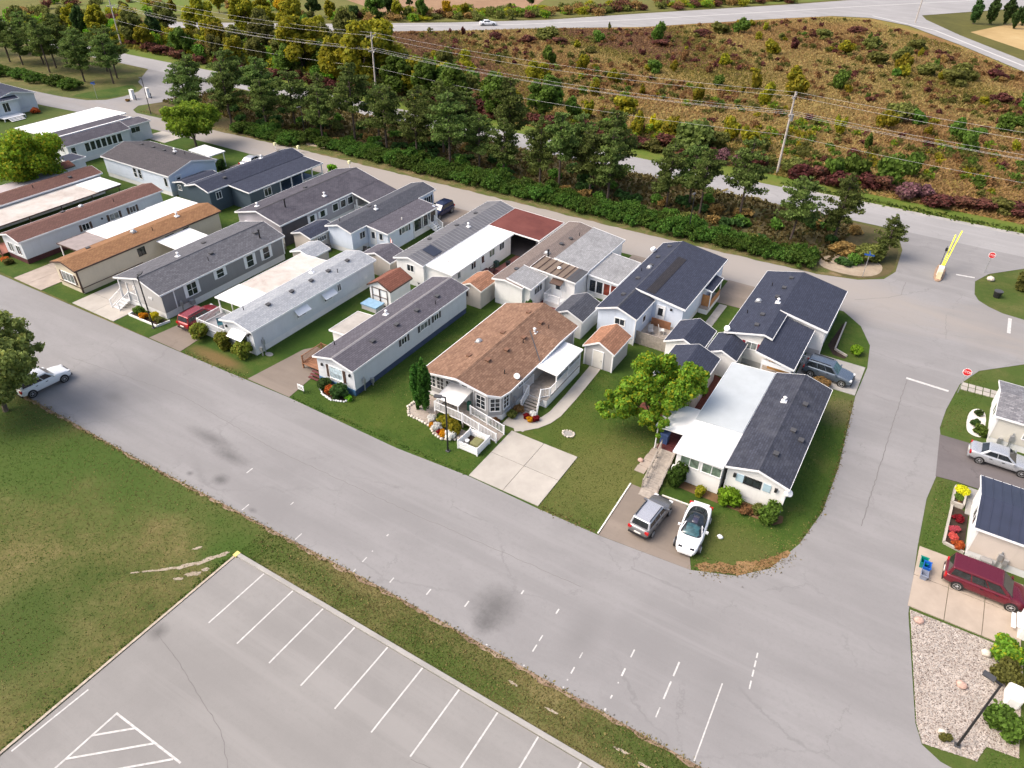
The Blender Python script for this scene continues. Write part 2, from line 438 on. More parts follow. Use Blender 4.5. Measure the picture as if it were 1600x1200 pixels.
DRV = asphalt('driveway_asphalt', (.20, .168, .142), [], .35, .18)
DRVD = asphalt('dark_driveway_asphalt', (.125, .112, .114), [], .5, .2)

LANEV = ground('lane_verge_grass', [(.3, (.045, .080, .014)), (.48, (.085, .095, .026)), (.6, (.17, .125, .065)), (.7, (.26, .20, .13))], .35, 1.6, 11)
def ragged0(pts, j=.14):
    q = []
    for a, b in zip(pts, pts[1:]+pts[:1]):
        n = max(1, int(math.dist(a, b)/.9))
        for i in range(n): t = i/n; q.append((a[0]*(1-t)+b[0]*t+R.uniform(-j, j), a[1]*(1-t)+b[1]*t+R.uniform(-j, j)))
    return q
sheet('ground', [(-900, -300), (700, -300), (700, 1200), (-900, 1200)], -.06, OLIVE)
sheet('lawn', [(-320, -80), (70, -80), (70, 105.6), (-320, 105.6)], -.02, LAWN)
sheet('grass_verge', [(-320, 105.4), (70, 105.4), (70, 117.2), (-320, 117.2)], -.012, VERGE)
sheet('meadow', [(-160, 116.9), (70, 116.9), (70, 170), (30, 188), (9, 221), (-7, 247), (-23, 269), (-35, 276), (-46, 272), (-61, 254), (-88, 218), (-110, 199), (-122, 187), (-143, 169), (-168, 153), (-200, 131), (-226, 114)], -.02, MEADOW)
sheet('yard_lawn', [(-100, 34.3), (-6, 34.6), (-3.3, 36.4), (-1.5, 38.3), (-.2, 41.8), (.5, 46), (.5, 52), (-.2, 62.8), (-.1, 68.4), (-.6, 72.8), (-2.1, 76.3), (-4.3, 78.6), (-120, 78.6), (-120, 40)], -.008, YARD)
# the park's streets: main street, side street, back lane and the two entries, one sheet of asphalt
street_pts = [(-320, 22.6), (-62, 22.35), (-49, 22.3), (-35, 22.6), (-23, 22.8), (-1, 22.65), (70, 22.4), (70, 29.4), (14, 29.6), (10.2, 29.9), (9.2, 30.4), (8.7, 31.6), (7.3, 39.5), (7.05, 46.2), (7.0, 51.8), (7.35, 55), (7.1, 60.7), (6.9, 62), (7.1, 65.2), (7.8, 70.3), (9.2, 73.8), (12.9, 77.5), (22, 80.5), (70, 82), (70, 88), (22, 87.4), (12.7, 87.5), (10.6, 87.8), (9.2, 88.6), (8.1, 89.6), (7.6, 91), (7.4, 94.6), (8.7, 97.7), (12.3, 101.7), (16, 105.6), (-4.5, 105.6), (-2.2, 103), (-1.2, 99), (-1.1, 94.9), (-1.0, 92), (-1.9, 89.2), (-4.5, 87.3), (-8.8, 86.2), (-32, 85.4), (-63, 85.2), (-90, 84.9), (-107, 84.2), (-124, 83.2), (-131, 82.8), (-133.2, 83.7), (-134.8, 86), (-133.4, 89.8), (-131, 96), (-130, 105.6), (-158, 105.6), (-150, 97.1), (-145.5, 95), (-143.5, 92.4), (-142.6, 88.5), (-143.2, 85), (-146, 82.8), (-152, 81.6), (-200, 78), (-320, 72), (-320, 66), (-200, 71), (-146, 76.5), (-133, 78.0), (-105, 78.6), (-4.4, 78.6), (-2.2, 76.3), (-.7, 72.8), (-.2, 68.4), (-.3, 62.8), (.4, 51.9), (.4, 46), (-.3, 41.8), (-1.5, 38.4), (-3.3, 36.5), (-6.2, 35.3), (-12.8, 34.8), (-18, 34.75), (-24.4, 34.9), (-31.4, 34.5), (-43.9, 34.75), (-58, 34.4), (-75, 34.15), (-89, 33.95), (-320, 31)]
street = sheet('street', street_pts, .012, ASPH)
outer = sheet('outer_road', [(-320, 105.4), (70, 105.4), (70, 112.6), (-140, 112.4), (-168, 107.9+4), (-320, 107+5)], .018, ROAD)
sheet('gravel_shoulder', [(-20, 112.5), (70, 112.6), (70, 114.0), (-20, 113.4)], .004, concrete_grey)
hw = sheet('highway', [(-320, 50), (-226.5, 111.3), (-200, 131), (-168, 153), (-143, 169), (-121.5, 187.4), (-110, 199.6), (-88, 218), (-61, 254), (-45.7, 272.4), (-21.7, 292), (8, 334), (70, 430), (40, 450), (-8, 372), (-40, 322), (-61.2, 289), (-96.8, 239), (-115.7, 211), (-136.1, 190.5), (-163.9, 167.1), (-236.9, 118.6), (-320, 62)], .012, ROAD)
br = sheet('branch_road', [(-45.7, 272.4), (-35, 276.5), (-22.7, 269.7), (-7, 247.5), (9, 221.7), (35, 182), (70, 140), (70, 155), (40, 195), (8.7, 235.4), (-8.2, 262.6), (-19.5, 284), (-21.7, 292)], .018, ROAD)
sheet('far_field', [(-236, 121), (-164, 170), (-136, 193.5), (-116, 214), (-97, 242), (-62, 292), (-40, 325), (0, 380), (-200, 700), (-700, 500), (-400, 60)], -.03, FARG)
sheet('ploughed_field', [(-158, 190), (-128, 222), (-140, 262), (-215, 215)], -.02, ground('ploughed', [(.3, (.2, .12, .07)), (.7, (.32, .21, .13))], .05, .5, 3))
sheet('hay_field', [(-6, 270), (12, 245), (80, 150), (160, 230), (60, 320), (6, 300)], -.03, HAY)
for i, (pts, w) in enumerate([([(-226, 114.5), (-166, 160), (-119, 199.5), (-94, 228), (-62, 270.5), (-44, 295), (0, 352)], .5),
                              ([(-35, 281), (-15, 266), (8.8, 228.5), (36, 187), (70, 147)], .6)]):
    sheet('painted_line', strip(pts, w), .024, line_white, hw if i == 0 else br)
sheet('lane_verge', ragged0([(-124, 83.0), (-107, 84.0), (-90, 84.7), (-63, 85.0), (-32, 85.2), (-9, 86.1), (-6, 87.3), (-9, 88.3), (-32, 87.8), (-63, 87.4), (-90, 87.2), (-107, 86), (-124, 84.6)]), .017, LANEV)
# bare soil and rough grass of the tree belt between lane and outer road
belt_pts = smooth_poly([(-134, 85.5), (-124, 83.9), (-107, 85.2), (-90, 86.3), (-63, 86.6), (-32, 86.8), (-8.8, 87.0), (-4.5, 87.6), (-2.2, 89.4), (-1.3, 92), (-1.4, 95), (-1.6, 99), (-3, 103.6), (-8, 105.1), (-40, 105.1), (-95, 105.0), (-131, 104.8), (-133, 96)], 1)
sheet('tree_belt', belt_pts, .0, LITTER)
sheet('bare_earth', smooth_poly([(-9.5, 88.2), (-4.8, 87.9), (-2.4, 90), (-2.6, 93.6), (-6, 94), (-9.5, 92)]), .004, DIRT)
for p in ([(-93.5, 86.2), (-88.6, 87), (-88.8, 90), (-92, 90.5)], [(-70, 86.9), (-65, 86.9), (-65.5, 88), (-69.5, 88)], [(-44, 86.9), (-31, 86.8), (-32, 87.5), (-43, 87.6)], [(-25, 86.9), (-11, 87), (-11.5, 87.9), (-24, 87.6)]):
    sheet('bare_earth', smooth_poly(p), .004, DIRT)
sheet('island_lawn', smooth_poly([(-149.5, 95.2), (-146, 94), (-144.2, 92), (-143.4, 88.5), (-144.4, 85.6), (-147, 83.6), (-152, 82.6), (-150, 90)], 1), .004, YARD)
PALE = ground('pale_scraped_earth', [(.3, (.20, .16, .11)), (.5, (.33, .28, .22)), (.7, (.42, .37, .31))], .9, 4, 20)
def ragged(pts, j=.09, n=7):
    q = []
    for a, b in zip(pts, pts[1:]+pts[:1]):
        for i in range(n): t = i/n; q.append((a[0]*(1-t)+b[0]*t+R.uniform(-j, j), a[1]*(1-t)+b[1]*t+R.uniform(-j, j)))
    return q
def blot(cx, cy, rx, ry, ang, n=22, j=.38):
    ph = [R.uniform(0, 6.28) for _ in range(3)]; q = []
    for i in range(n):
        t = 2*math.pi*i/n; k = 1+j*(.5*math.sin(2*t+ph[0])+.35*math.sin(5*t+ph[1])+.3*math.sin(9*t+ph[2]))*R.uniform(.7, 1.3)
        x, y = rx*k*math.cos(t), ry*k*math.sin(t); q.append((cx+x*math.cos(ang)-y*math.sin(ang), cy+x*math.sin(ang)+y*math.cos(ang)))
    return q
for i_, (cx, cy, rx, ry, a_) in enumerate(((-34.55, 19.1, .5, .16, 1.0), (-35.1, 18.2, .75, .2, 1.05), (-35.9, 17.1, .7, .2, .85), (-36.8, 16.2, .6, .13, .75), (-37.6, 15.5, .45, .09, .7), (-38.3, 14.9, .3, .07, .6), (-34.9, 16.9, .45, .22, .7), (-34.5, 17.6, .3, .13, .9), (-35.4, 16.1, .3, .14, .6), (-36.5, 18.6, .3, .12, .8), (-12.2, 21.5, .3, .1, 0), (-9.4, 21.2, .4, .08, .1), (-5, 21.2, .4, .1, .1), (-3.4, 21.1, .5, .1, 0))):
    sheet('dirt_patch', blot(cx, cy, rx, ry, a_), -.008+.002*(i_ % 3), PALE)
q = [(-95, 22.1), (-62, 22.2), (-49, 22.15), (-35, 22.42), (-23, 22.6), (-1, 22.45), (10, 22.4)]
L_ = []
for a, b in zip(q, q[1:]):
    n = int(math.dist(a, b)/.5)
    L_ += [(a[0]+(b[0]-a[0])*i/n, a[1]+(b[1]-a[1])*i/n) for i in range(n)]
sheet('soil_edge', [(x, y+.24) for x, y in L_]+[(x, y-R.uniform(-.1, .2)) for x, y in L_[::-1]], .002, ground('edge_soil', [(.3, (.10, .065, .045)), (.5, (.24, .17, .12)), (.7, (.36, .29, .22))], .7, 3, 14))

# kerbside grass burnt brown on the outside of the corner
for i_, (cx, cy, rx, ry, a_) in enumerate(((-5.3, 36.15, .8, .38, .5), (-4.2, 36.75, .9, .5, .55), (-3.1, 37.45, .9, .6, .75), (-2.2, 38.3, .85, .5, .85), (-1.5, 39.2, .8, .36, 1.0), (-.95, 40.2, .6, .22, 1.1))):
    sheet('dry_verge', blot(cx, cy, rx, ry, a_, 24, .3), -.004+.0035*i_, DRY)

# parking lot with concrete kerb, stall lines and a hatched island
lot = sheet('parking_lot', [(-33.6, 19.5), (-33.55, 3.3), (-33.2, -80), (70, -80), (70, 19.4)], .008, LOT)
mb = MB()
mb.box(-33.75, 19.5, -.02, 60, 19.82, .13)
kerb = mb.build('concrete_kerb', concrete_grey, lot)
m = kerb.modifiers.new('bevel', 'BEVEL'); m.width = .03; m.segments = 1
MB().box(-33.78, -20, -.02, -33.62, 19.5, .06).build('timber_edging', plain('pale_timber_edge', (.38, .325, .26), .85, .25, 3), lot)
MB().box(-33.82, 19.42, -.02, -33.5, 19.84, .14).build('kerb_end', kerb_yellow, lot)
for k in range(24):
    x = -30.85+2.69*k
    y0 = 14.75+R.uniform(-.06, .06)
    MB().add([(x-.05, y0, .014), (x+.05, y0, .014), (x+.07, 19.45, .014), (x-.03, 19.45, .014)], [(0, 1, 2, 3)]).build('painted_line', line_white, lot, fix=False)
def line(a, b, w, z, mat, par, name='painted_line'):
    return sheet(name, strip([a, b], w), z, mat, par)
line((-33.1, 8.0), (-33.3, 3.6), .1, .014, line_white, lot)
ap = (-30.4, 7.95); rb = (-25.15, 8.0)
line(ap, (-30.5, -2), .12, .014, line_white, lot); line((-30.45, 7.95), (-25.0, 8.0), .12, .018, line_white, lot)
for k in range(5):
    t = 1.6*(k+1)
    line((-30.4, 7.95-t*.95), (-30.4+t*1.02, 7.93), .12, .022+.004*k, line_white, lot)
CRK = plain('crack_grey', (.145, .138, .134), .9, .25, 3)
def crack(pts, w, par, z=.013):
    q = [pts[0]]
    for a, b in zip(pts, pts[1:]):
        n = max(2, int(math.dist(a, b)/.35))
        for i in range(1, n+1):
            t = i/n; q.append((a[0]*(1-t)+b[0]*t+R.uniform(-.05, .05), a[1]*(1-t)+b[1]*t+R.uniform(-.05, .05)))
    sheet('crack', strip(q, w), z, CRK, par)
crack([(-33.4, 12.6), (-31, 12.2), (-27.6, 11.2), (-24.6, 10.4), (-21.8, 8.6), (-20, 6.5)], .035, lot, .012)
crack([(-14.6, 14.7), (-13.0, 14.9), (-12.0, 15.5)], .03, lot, .012)
crack([(3.4, 68.3), (3.35, 64), (3.3, 59), (3.25, 52), (3.2, 46)], .06, street, .017)
crack([(-3.9, 82), (-1.0, 84.4), (.4, 86), (.4, 89.8)], .05, street, .017)
crack([(5.3, 84), (5.8, 78.4)], .03, street, .017)
crack([(-66, 28.2), (-52, 29.8), (-40, 29.0), (-26, 29.3), (-12, 30)], .03, street, .017)
# block of yellow kerb at the lot's lower corner
bb = MB(); bb.bar((-34.0, 3.15, .1), (-33.0, 2.0, .1), .28, .2)
solo('parking_bumper', bb, kerb_yellow, 'faded yellow parking bumper lying at the lower left corner of the lot', 'parking bumper', (-33.5, 2.6, 0))
# worn stall lines along the near side of the street
for k in range(16):
    x = -1.45-2.715*k
    segs = [(22.75, 28.1)] if k == 0 else []
    if k == 1: segs = [(27.0, 28.1), (25.3, 26.6), (24.0, 24.7)]
    if k > 1:
        y = 22.8
        while y < 28.1:
            L = R.uniform(.12, .75) if R.random() < .8 else .1
            if R.random() < max(.22, .72-.045*k): segs.append((y, min(28.1, y+L)))
            y += L+R.uniform(.3, 1.1)
    for a, b in segs:
        w = R.uniform(.07, .11)
        line((x-(a-25)*.03, a), (x-(b-25)*.03, b), w, .017, line_white, street)
for a, b in ((30.9, 31.3), (30.2, 30.7), (29.5, 30.0), (28.6, 29.2)): line((-.3+(31-a)*.1, a), (-.3+(31-b)*.1, b), .09, .017, line_white, street)
line((3.3, 68.6), (7.0, 68.45), .32, .017, line_white, street)      # stop bars
line((5.3, 95.3), (7.3, 95.6), .3, .017, line_white, street)
line((11.35, 87.0), (11.35, 83.4), .34, .017, line_white, street)

# driveways, paths and patios
def slabs(name, x0, x1, y0, y1, nx, ny, mat, th=.1, gap=.02, z0=-.05):
    root = thing(name, None, None, ((x0+x1)/2, (y0+y1)/2, 0)); root['kind'] = 'structure'
    dx = (x1-x0)/nx; dy = (y1-y0)/ny
    for i in range(nx):
        for j in range(ny):
            MB().box(x0+i*dx+gap, y0+j*dy+gap, z0, x0+(i+1)*dx-gap, y0+(j+1)*dy-gap, z0+th+R.uniform(-.004, .004)).build('slab', mat, root)
    return root
slabs('concrete_driveway', -24.5, -18.15, 34.95, 41.55, 2, 2, concrete)
slabs('concrete_driveway', 7.15, 13.75, 40.15, 46.25, 3, 2, plain('tan_concrete', (.36, .30, .245), .85, .12, .7))
slabs('concrete_driveway', -86.4, -81.1, 34.3, 46.0, 2, 3, concrete_pink)
slabs('concrete_driveway', -75.7, -68.6, 34.45, 39.6, 2, 2, concrete)
slabs('concrete_walkway', -75.7, -71.8, 39.6, 46.5, 1, 2, concrete)
slabs('concrete_driveway', -118, -112.3, 74.5, 78.5, 2, 1, concrete)
slabs('concrete_driveway', -5.9, -.35, 62.9, 68.3, 2, 2, concrete_grey)
slabs('concrete_walkway', -16.5, -15.6, 63.2, 72.7, 1, 6, concrete_grey)
slabs('concrete_walkway', 9.65, 10.6, 51.6, 55.0, 1, 2, concrete_grey)
def drive(name, pts, mat, z=.022): return sheet(name, pts, z, mat)
drive('asphalt_driveway', [(-62.9, 34.45), (-58.2, 34.45), (-58.6, 38), (-59.6, 41.4), (-62, 41.4)], DRV)
drive('asphalt_driveway', [(-49.2, 34.75), (-43.9, 34.8), (-44.3, 38), (-45.2, 40.4), (-46.6, 42.1), (-47.6, 42.3), (-48.4, 41.2), (-48.8, 38)], DRV)
drive('asphalt_driveway', [(-13, 34.8), (-6.15, 35.3), (-7.4, 38.2), (-8.6, 41.1), (-13.15, 41.0)], DRV)
drive('asphalt_driveway', [(-17.4, 78.8), (-17.4, 72.9), (-13.5, 73), (-13.3, 78.8)], DRV)
drive('asphalt_driveway', [(-29.6, 78.8), (-29.6, 72.3), (-25.7, 72.3), (-25.6, 78.8)], DRV)
drive('asphalt_driveway', [(-57.6, 78.8), (-57.4, 72.9), (-50.3, 72.8), (-50.1, 78.8)], DRV)
drive('asphalt_driveway', [(7.0, 61.0), (9.3, 61.1), (24, 60.6), (24, 55.2), (8.8, 55.2), (7.3, 55.0)], DRVD)
drive('asphalt_driveway', [(-94.9, 78.8), (-94.6, 72.5), (-90.2, 72.5), (-89.8, 78.8)], DRV)
sheet('concrete_path', strip([(-24.6, 42.0), (-23.9, 42.6), (-23.2, 43.4), (-22.7, 44.4), (-22.45, 45.6), (-22.45, 48.5), (-22.55, 51.5), (-22.65, 54.0)], 1.15), .03, concrete)
sheet('concrete_apron', [(-25.7, 41.9), (-23.6, 41.9), (-23.2, 44.3), (-24.6, 45.2), (-25.7, 45.0)], .024, concrete)
brick_m = shingle('patio_brick', (.16, .055, .04), (.11, .035, .03), 'y', .11, .22)
sheet('brick_patio', [(-13.3, 49.6), (-11.0, 49.6), (-10.8, 58.4), (-12.5, 59.2)], .024, brick_m)
sheet('brick_patio', [(-16.6, 49.3), (-13.5, 49.3), (-13.5, 52.2), (-16.6, 52.2)], .02, brick_m)
sheet('red_patio', [(-35, 60.3), (-29.9, 60.3), (-29.9, 63.0), (-33.2, 63.0), (-35, 61.5)], .03, plain('red_deck_paint', (.12, .02, .025), .7, .2, 2))
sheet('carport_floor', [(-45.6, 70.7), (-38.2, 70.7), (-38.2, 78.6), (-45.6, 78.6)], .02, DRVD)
sheet('red_patio', [(-42, 63.4), (-40.6, 63.4), (-38.7, 70.6), (-41.6, 70.6)], .03, plain('red_patio_paint', (.26, .10, .08), .8, .2, 2))
sheet('dark_patio', [(-29.6, 61.8), (-26.6, 61.5), (-26.3, 66), (-29.6, 66.0)], .028, plain('navy_deck_paint', (.05, .06, .10), .7, .2, 2))
# stepping stones up to the house by the stop sign
st = thing('stepping_stone_path', None, None, (9.6, 70.2, 0)); st['kind'] = 'structure'
for i in range(6):
    for j in range(2):
        cx = 8.2+i*.62; cy = 69.75+j*.72+i*.03
        MB().box(cx-.27, cy-.3, -.03, cx+.27, cy+.3, .035+R.uniform(0, .012)).build('paver', concrete, st)
# round lids and the little gravel ring in the lawn
solo('manhole_cover', MB().prism([(-50.6+.45*math.cos(a), 38.8+.3*math.sin(a)) for a in [i*math.pi/8 for i in range(16)]], -.02, .03), concrete_grey, 'grey utility lid in the grass beside the long white trailer', 'utility lid', (-50.6, 38.8, 0))

# ------------------------------------------------------------------ house kit
def oriented(o, n):
    """box adder in a wall's own frame: u along the wall, v up, d out"""
    nx, ny = n; ux, uy = -ny, nx
    def B(mb, u0, u1, v0, v1, d0, d1):
        p = lambda u, v, d: (o[0]+ux*u+nx*d, o[1]+uy*u+ny*d, o[2]+v)
        return mb.add([p(u0, v0, d0), p(u1, v0, d0), p(u1, v0, d1), p(u0, v0, d1), p(u0, v1, d0), p(u1, v1, d0), p(u1, v1, d1), p(u0, v1, d1)],
                      [(0, 3, 2, 1), (4, 5, 6, 7), (0, 1, 5, 4), (1, 2, 6, 5), (2, 3, 7, 6), (3, 0, 4, 7)])
    return B
NRM = {'+x': (1, 0), '-x': (-1, 0), '+y': (0, 1), '-y': (0, -1)}
def win(root, side, plane, a, z, w, h, frame=white, pane=gl_dark, cols=2, rows=1, shut=None, t=.07, sill=True, name='window'):
    n = NRM[side] if isinstance(side, str) else side
    if isinstance(side, str):
        o = (plane, a, z) if side[1] == 'x' else (a, plane, z)
    else: o = (plane[0], plane[1], z)
    B = oriented(o, n); W, H = w/2, h/2; fr = MB()
    B(fr, -W-t, W+t, H, H+t, -.03, .05); B(fr, -W-t, W+t, -H-t, -H, -.03, .07 if sill else .05)
    B(fr, -W-t, -W, -H, H, -.03, .05); B(fr, W, W+t, -H, H, -.03, .05)
    for i in range(1, cols): u = -W+w*i/cols; B(fr, u-.025, u+.025, -H, H, -.03, .04)
    for j in range(1, rows): v = -H+h*j/rows; B(fr, -W, W, v-.02, v+.02, -.03, .037)
    f = fr.build(name, frame, root)
    for i in range(cols):
        p = MB(); B(p, -W+w*i/cols+.012, -W+w*(i+1)/cols-.012, -H, H, -.025, .015); p.build('pane', pane, f)
    if shut:
        for s in (-1, 1):
            q = MB(); u = s*(W+t+.17); B(q, u-.15, u+.15, -H-.04, H+.04, .0, .045)
            for k in range(5): v = -H+h*(k+.5)/5; B(q, u-.12, u+.12, v-.03, v+.02, .045, .058)
            q.build('shutter', shut, root)
    return f
def door(root, side, plane, a, z0, w=.9, h=2.0, mat=white, pane=gl_dark, frame=white, glassy=True):
    n = NRM[side]; o = (plane, a, z0) if side[1] == 'x' else (a, plane, z0)
    B = oriented(o, n); d = MB(); B(d, -w/2, w/2, 0, h, -.03, .05); dd = d.build('door', mat, root)
    f = MB(); t = .08
    B(f, -w/2-t, -w/2, 0, h+t, -.03, .07); B(f, w/2, w/2+t, 0, h+t, -.03, .07); B(f, -w/2, w/2, h, h+t, -.03, .07)
    f.build('door_frame', frame, dd)
    if glassy:
        p = MB(); B(p, -w*.3, w*.3, h*.45, h*.88, .05, .06); p.build('pane', pane, dd)
    k = MB(); B(k, w*.34, w*.42, h*.46, h*.52, .05, .11); k.build('handle', galv, dd)
    return dd
ROOFS = {}
def roof_z(r, x, y):
    x0, x1, ze0, zr, ze1, xr, ax = ROOFS[r.name]
    a = x if ax == 'y' else y
    return ze0+(zr-ze0)*(a-x0)/(xr-x0) if a < xr else ze1+(zr-ze1)*(x1-a)/(x1-xr)
def gable(root, a0, a1, b0, b1, ze, zr, mat, axis='y', ar=None, ze1=None, trim=white, th=.12, fasc=.17, cap=None, name='roof', skip=()):
    """pitched roof: a across the ridge, b along it"""
    ze1 = ze if ze1 is None else ze1; ar = (a0+a1)/2 if ar is None else ar
    r = MB().extr([(a0, ze), (ar, zr), (a1, ze1), (a1, ze1-th), (ar, zr-th), (a0, ze-th)], b0, b1, axis).build(name, mat, root)
    ROOFS[r.name] = (a0, a1, ze, zr, ze1, ar, axis)
    f = MB(); e = .035
    for b, s in ((b0, -1), (b1, 1)):
        f.extr([(a0-e, ze+.012), (ar, zr+.012), (a1+e, ze1+.012), (a1+e, ze1-fasc), (ar, zr-fasc), (a0-e, ze-fasc)], b-(.03 if s < 0 else -.003), b+(.03 if s > 0 else -.003), axis)
    if 'a0' not in skip: f.extr([(a0-e, ze+.008), (a0-.004, ze+.008), (a0-.004, ze-fasc), (a0-e, ze-fasc)], b0+.002, b1-.002, axis)
    if 'a1' not in skip: f.extr([(a1+e, ze1+.008), (a1+.004, ze1+.008), (a1+.004, ze1-fasc), (a1+e, ze1-fasc)], b0+.002, b1-.002, axis)
    f.build('fascia', trim, r)
    if cap is not None:
        s0 = (zr-ze)/(ar-a0); s1 = (zr-ze1)/(a1-ar); k = .15
        MB().extr([(ar-k, zr-k*s0+.004), (ar, zr+.035), (ar+k, zr-k*s1+.004)], b0+.02, b1-.02, axis).build('ridge_cap', cap, r)
    return r
def flat_roof(root, x0, x1, y0, y1, z0, z1, mat, th=.12, trim=white, name='roof', slope='x', skip=()):
    """single-slope slab: z0 at the low coordinate, z1 at the high one"""
    mb = MB()
    if slope == 'x': mb.extr([(x0, z0), (x1, z1), (x1, z1-th), (x0, z0-th)], y0, y1, 'y')
    else: mb.extr([(y0, z0), (y1, z1), (y1, z1-th), (y0, z0-th)], x0, x1, 'x')
    r = mb.build(name, mat, root)
    ROOFS[r.name] = (x0, x1, z0, z1, z1, x1, 'y') if slope == 'x' else (y0, y1, z0, z1, z1, y1, 'x')
    f = MB(); e = .04; h = .05+th
    zz = lambda x, y: (z0+(z1-z0)*((x-x0)/(x1-x0) if slope == 'x' else (y-y0)/(y1-y0)))
    for key, p, q in (('x0', (x0-e/2-.003, y0), (x0-e/2-.003, y1)), ('x1', (x1+e/2+.003, y0), (x1+e/2+.003, y1)), ('y0', (x0-e, y0-e/2-.003), (x1+e, y0-e/2-.003)), ('y1', (x0-e, y1+e/2+.003), (x1+e, y1+e/2+.003))):
        if key in skip: continue
        f.bar((*p, zz(*p)-th/2), (*q, zz(*q)-th/2), e, h)
    f.build('fascia', trim, r)
    return r
def walls(root, x0, x1, y0, y1, zb, ze, zr, mat, axis='y', ar=None, ze1=None, name='wall', skirt=None, sname='skirting', corner=None):
    a0, a1, b0, b1 = (x0, x1, y0, y1) if axis == 'y' else (y0, y1, x0, x1)
    ar = (a0+a1)/2 if ar is None else ar; ze1 = ze if ze1 is None else ze1
    w = MB().extr([(a0, zb), (a1, zb), (a1, ze1), (ar, zr), (a0, ze)], b0, b1, axis).build(name, mat, root)
    if skirt: MB().box(x0+.03, y0+.03, -.06, x1-.03, y1-.03, zb+.001).build(sname, skirt, root)
    if corner:
        c = MB()
        for x in (x0, x1):
            for y in (y0, y1):
                c.box(x-.06, y-.06, zb, x+.06, y+.06, (ze if x == x0 else ze1)-.03)
        c.build('corner_trim', corner, w)
    return w
def vent(r, x, y, kind='box'):
    z = roof_z(r, x, y)
    m = MB()
    if kind == 'tan':
        m.box(x-.17, y-.2, z-.1, x+.17, y+.2, z+.12).box(x-.21, y-.24, z+.12, x+.21, y+.24, z+.15); m.build('roof_vent', plain('tan_vent', (.17, .085, .05), .7, .15), r)
    elif kind == 'box':
        m.box(x-.17, y-.2, z-.1, x+.17, y+.2, z+.13).box(x-.21, y-.24, z+.13, x+.21, y+.24, z+.16); m.build('roof_vent', dark_grey, r)
    elif kind == 'pipe': m.tube((x, y, z-.1), (x, y, z+.42), .045, n=7); m.build('vent_pipe', black, r)
    elif kind == 'white': m.tube((x, y, z-.1), (x, y, z+.45), .1, n=8).tube((x, y, z+.45), (x, y, z+.55), .17, .05, n=8).box(x-.25, y-.25, z-.05, x+.25, y+.25, z+.06); m.build('furnace_vent', white, r)
    elif kind == 'fan': m.ball((x, y, z+.12), (.3, .3, .2), 10, 5).box(x-.3, y-.3, z-.05, x+.3, y+.3, z+.07); m.build('roof_fan', galv, r)
    elif kind == 'stack': m.tube((x, y, z-.1), (x, y, z+.95), .09, n=8).tube((x, y, z+.95), (x, y, z+1.08), .15, .12, n=8); m.build('chimney_pipe', black, r)
def vents(r, lst):
    for x, y, k in lst: vent(r, x, y, k)
def posts(root, pts, z0, z1, w=.1, mat=white, name='post'):
    for x, y in pts: MB().box(x-w/2, y-w/2, z0, x+w/2, y+w/2, z1).build(name, mat, root)
def rail(root, pts, h=.9, mat=white, step=.14, mid=False):
    """railing along a 3d polyline (points at deck level)"""
    m = MB(); b = MB()
    for i, p in enumerate(pts): m.box(p[0]-.05, p[1]-.05, p[2]-.15, p[0]+.05, p[1]+.05, p[2]+h+.06)
    for p, q in zip(pts, pts[1:]):
        for z in (.08, h): m.bar((p[0], p[1], p[2]+z), (q[0], q[1], q[2]+z), .06, .05)
        if mid: m.bar((p[0], p[1], p[2]+h*.5), (q[0], q[1], q[2]+h*.5), .05, .05)
        d = math.dist(p[:2], q[:2]); n = max(1, int(d/step))
        for k in range(1, n):
            t = k/n; x, y, z = (p[j]*(1-t)+q[j]*t for j in range(3))
            b.box(x-.018, y-.018, z+.08, x+.018, y+.018, z+h)
    o = m.build('railing', mat, root)
    if b.v and not mid: b.build('baluster', mat, o, kind='stuff')
    return o
def steps(root, x0, x1, y0, y1, z0, z1, n, mat=wood_grey, along='y'):
    """treads from (.., y0) at z0 up to y1 at z1"""
    for k in range(n):
        t0, t1 = k/n, (k+1)/n; z = z0+(z1-z0)*(k+1)/(n+1)
        if along == 'y':
            a, b = y0+(y1-y0)*t0, y0+(y1-y0)*t1
            MB().box(x0, min(a, b), z-.05, x1, max(a, b)-.01, z).build('step', mat, root)
        else:
            a, b = x0+(x1-x0)*t0, x0+(x1-x0)*t1
            MB().box(min(a, b), y0, z-.05, max(a, b)-.01, y1, z).build('step', mat, root)
def deck(root, x0, x1, y0, y1, z, mat=wood_grey, bw=.28, along='x', legs=True, skirt=None):
    L = (y1-y0) if along == 'x' else (x1-x0); n = max(1, round(L/bw)); d = L/n
    for k in range(n):
        m = MB()
        if along == 'x': m.box(x0, y0+k*d+.008, z-.05, x1, y0+(k+1)*d-.008, z-R.uniform(0, .006))
        else: m.box(x0+k*d+.008, y0, z-.05, x0+(k+1)*d-.008, y1, z-R.uniform(0, .006))
        m.build('deck_board', mat, root)
    m = MB()
    if skirt: m.box(x0+.03, y0+.03, -.03, x1-.03, y1-.03, z-.06); m.build('deck_skirt', skirt, root)
    elif legs:
        for x in (x0+.1, x1-.1):
            for y in (y0+.1, y1-.1): m.box(x-.06, y-.06, -.03, x+.06, y+.06, z-.05)
        m.build('deck_leg', mat, root)
def gutter_pipe(root, x, y, z, mat=white): MB().box(x-.05, y-.05, .05, x+.05, y+.05, z).build('downspout', mat, root)
def meter(root, x, y, z0, h, mat=galv):
    """electric meter on its post"""
    MB().box(x-.05, y-.05, z0, x+.05, y+.05, z0+h).box(x-.14, y-.12, z0+h*.55, x+.14, y+.08, z0+h*.55+.5).build('meter', mat, root)
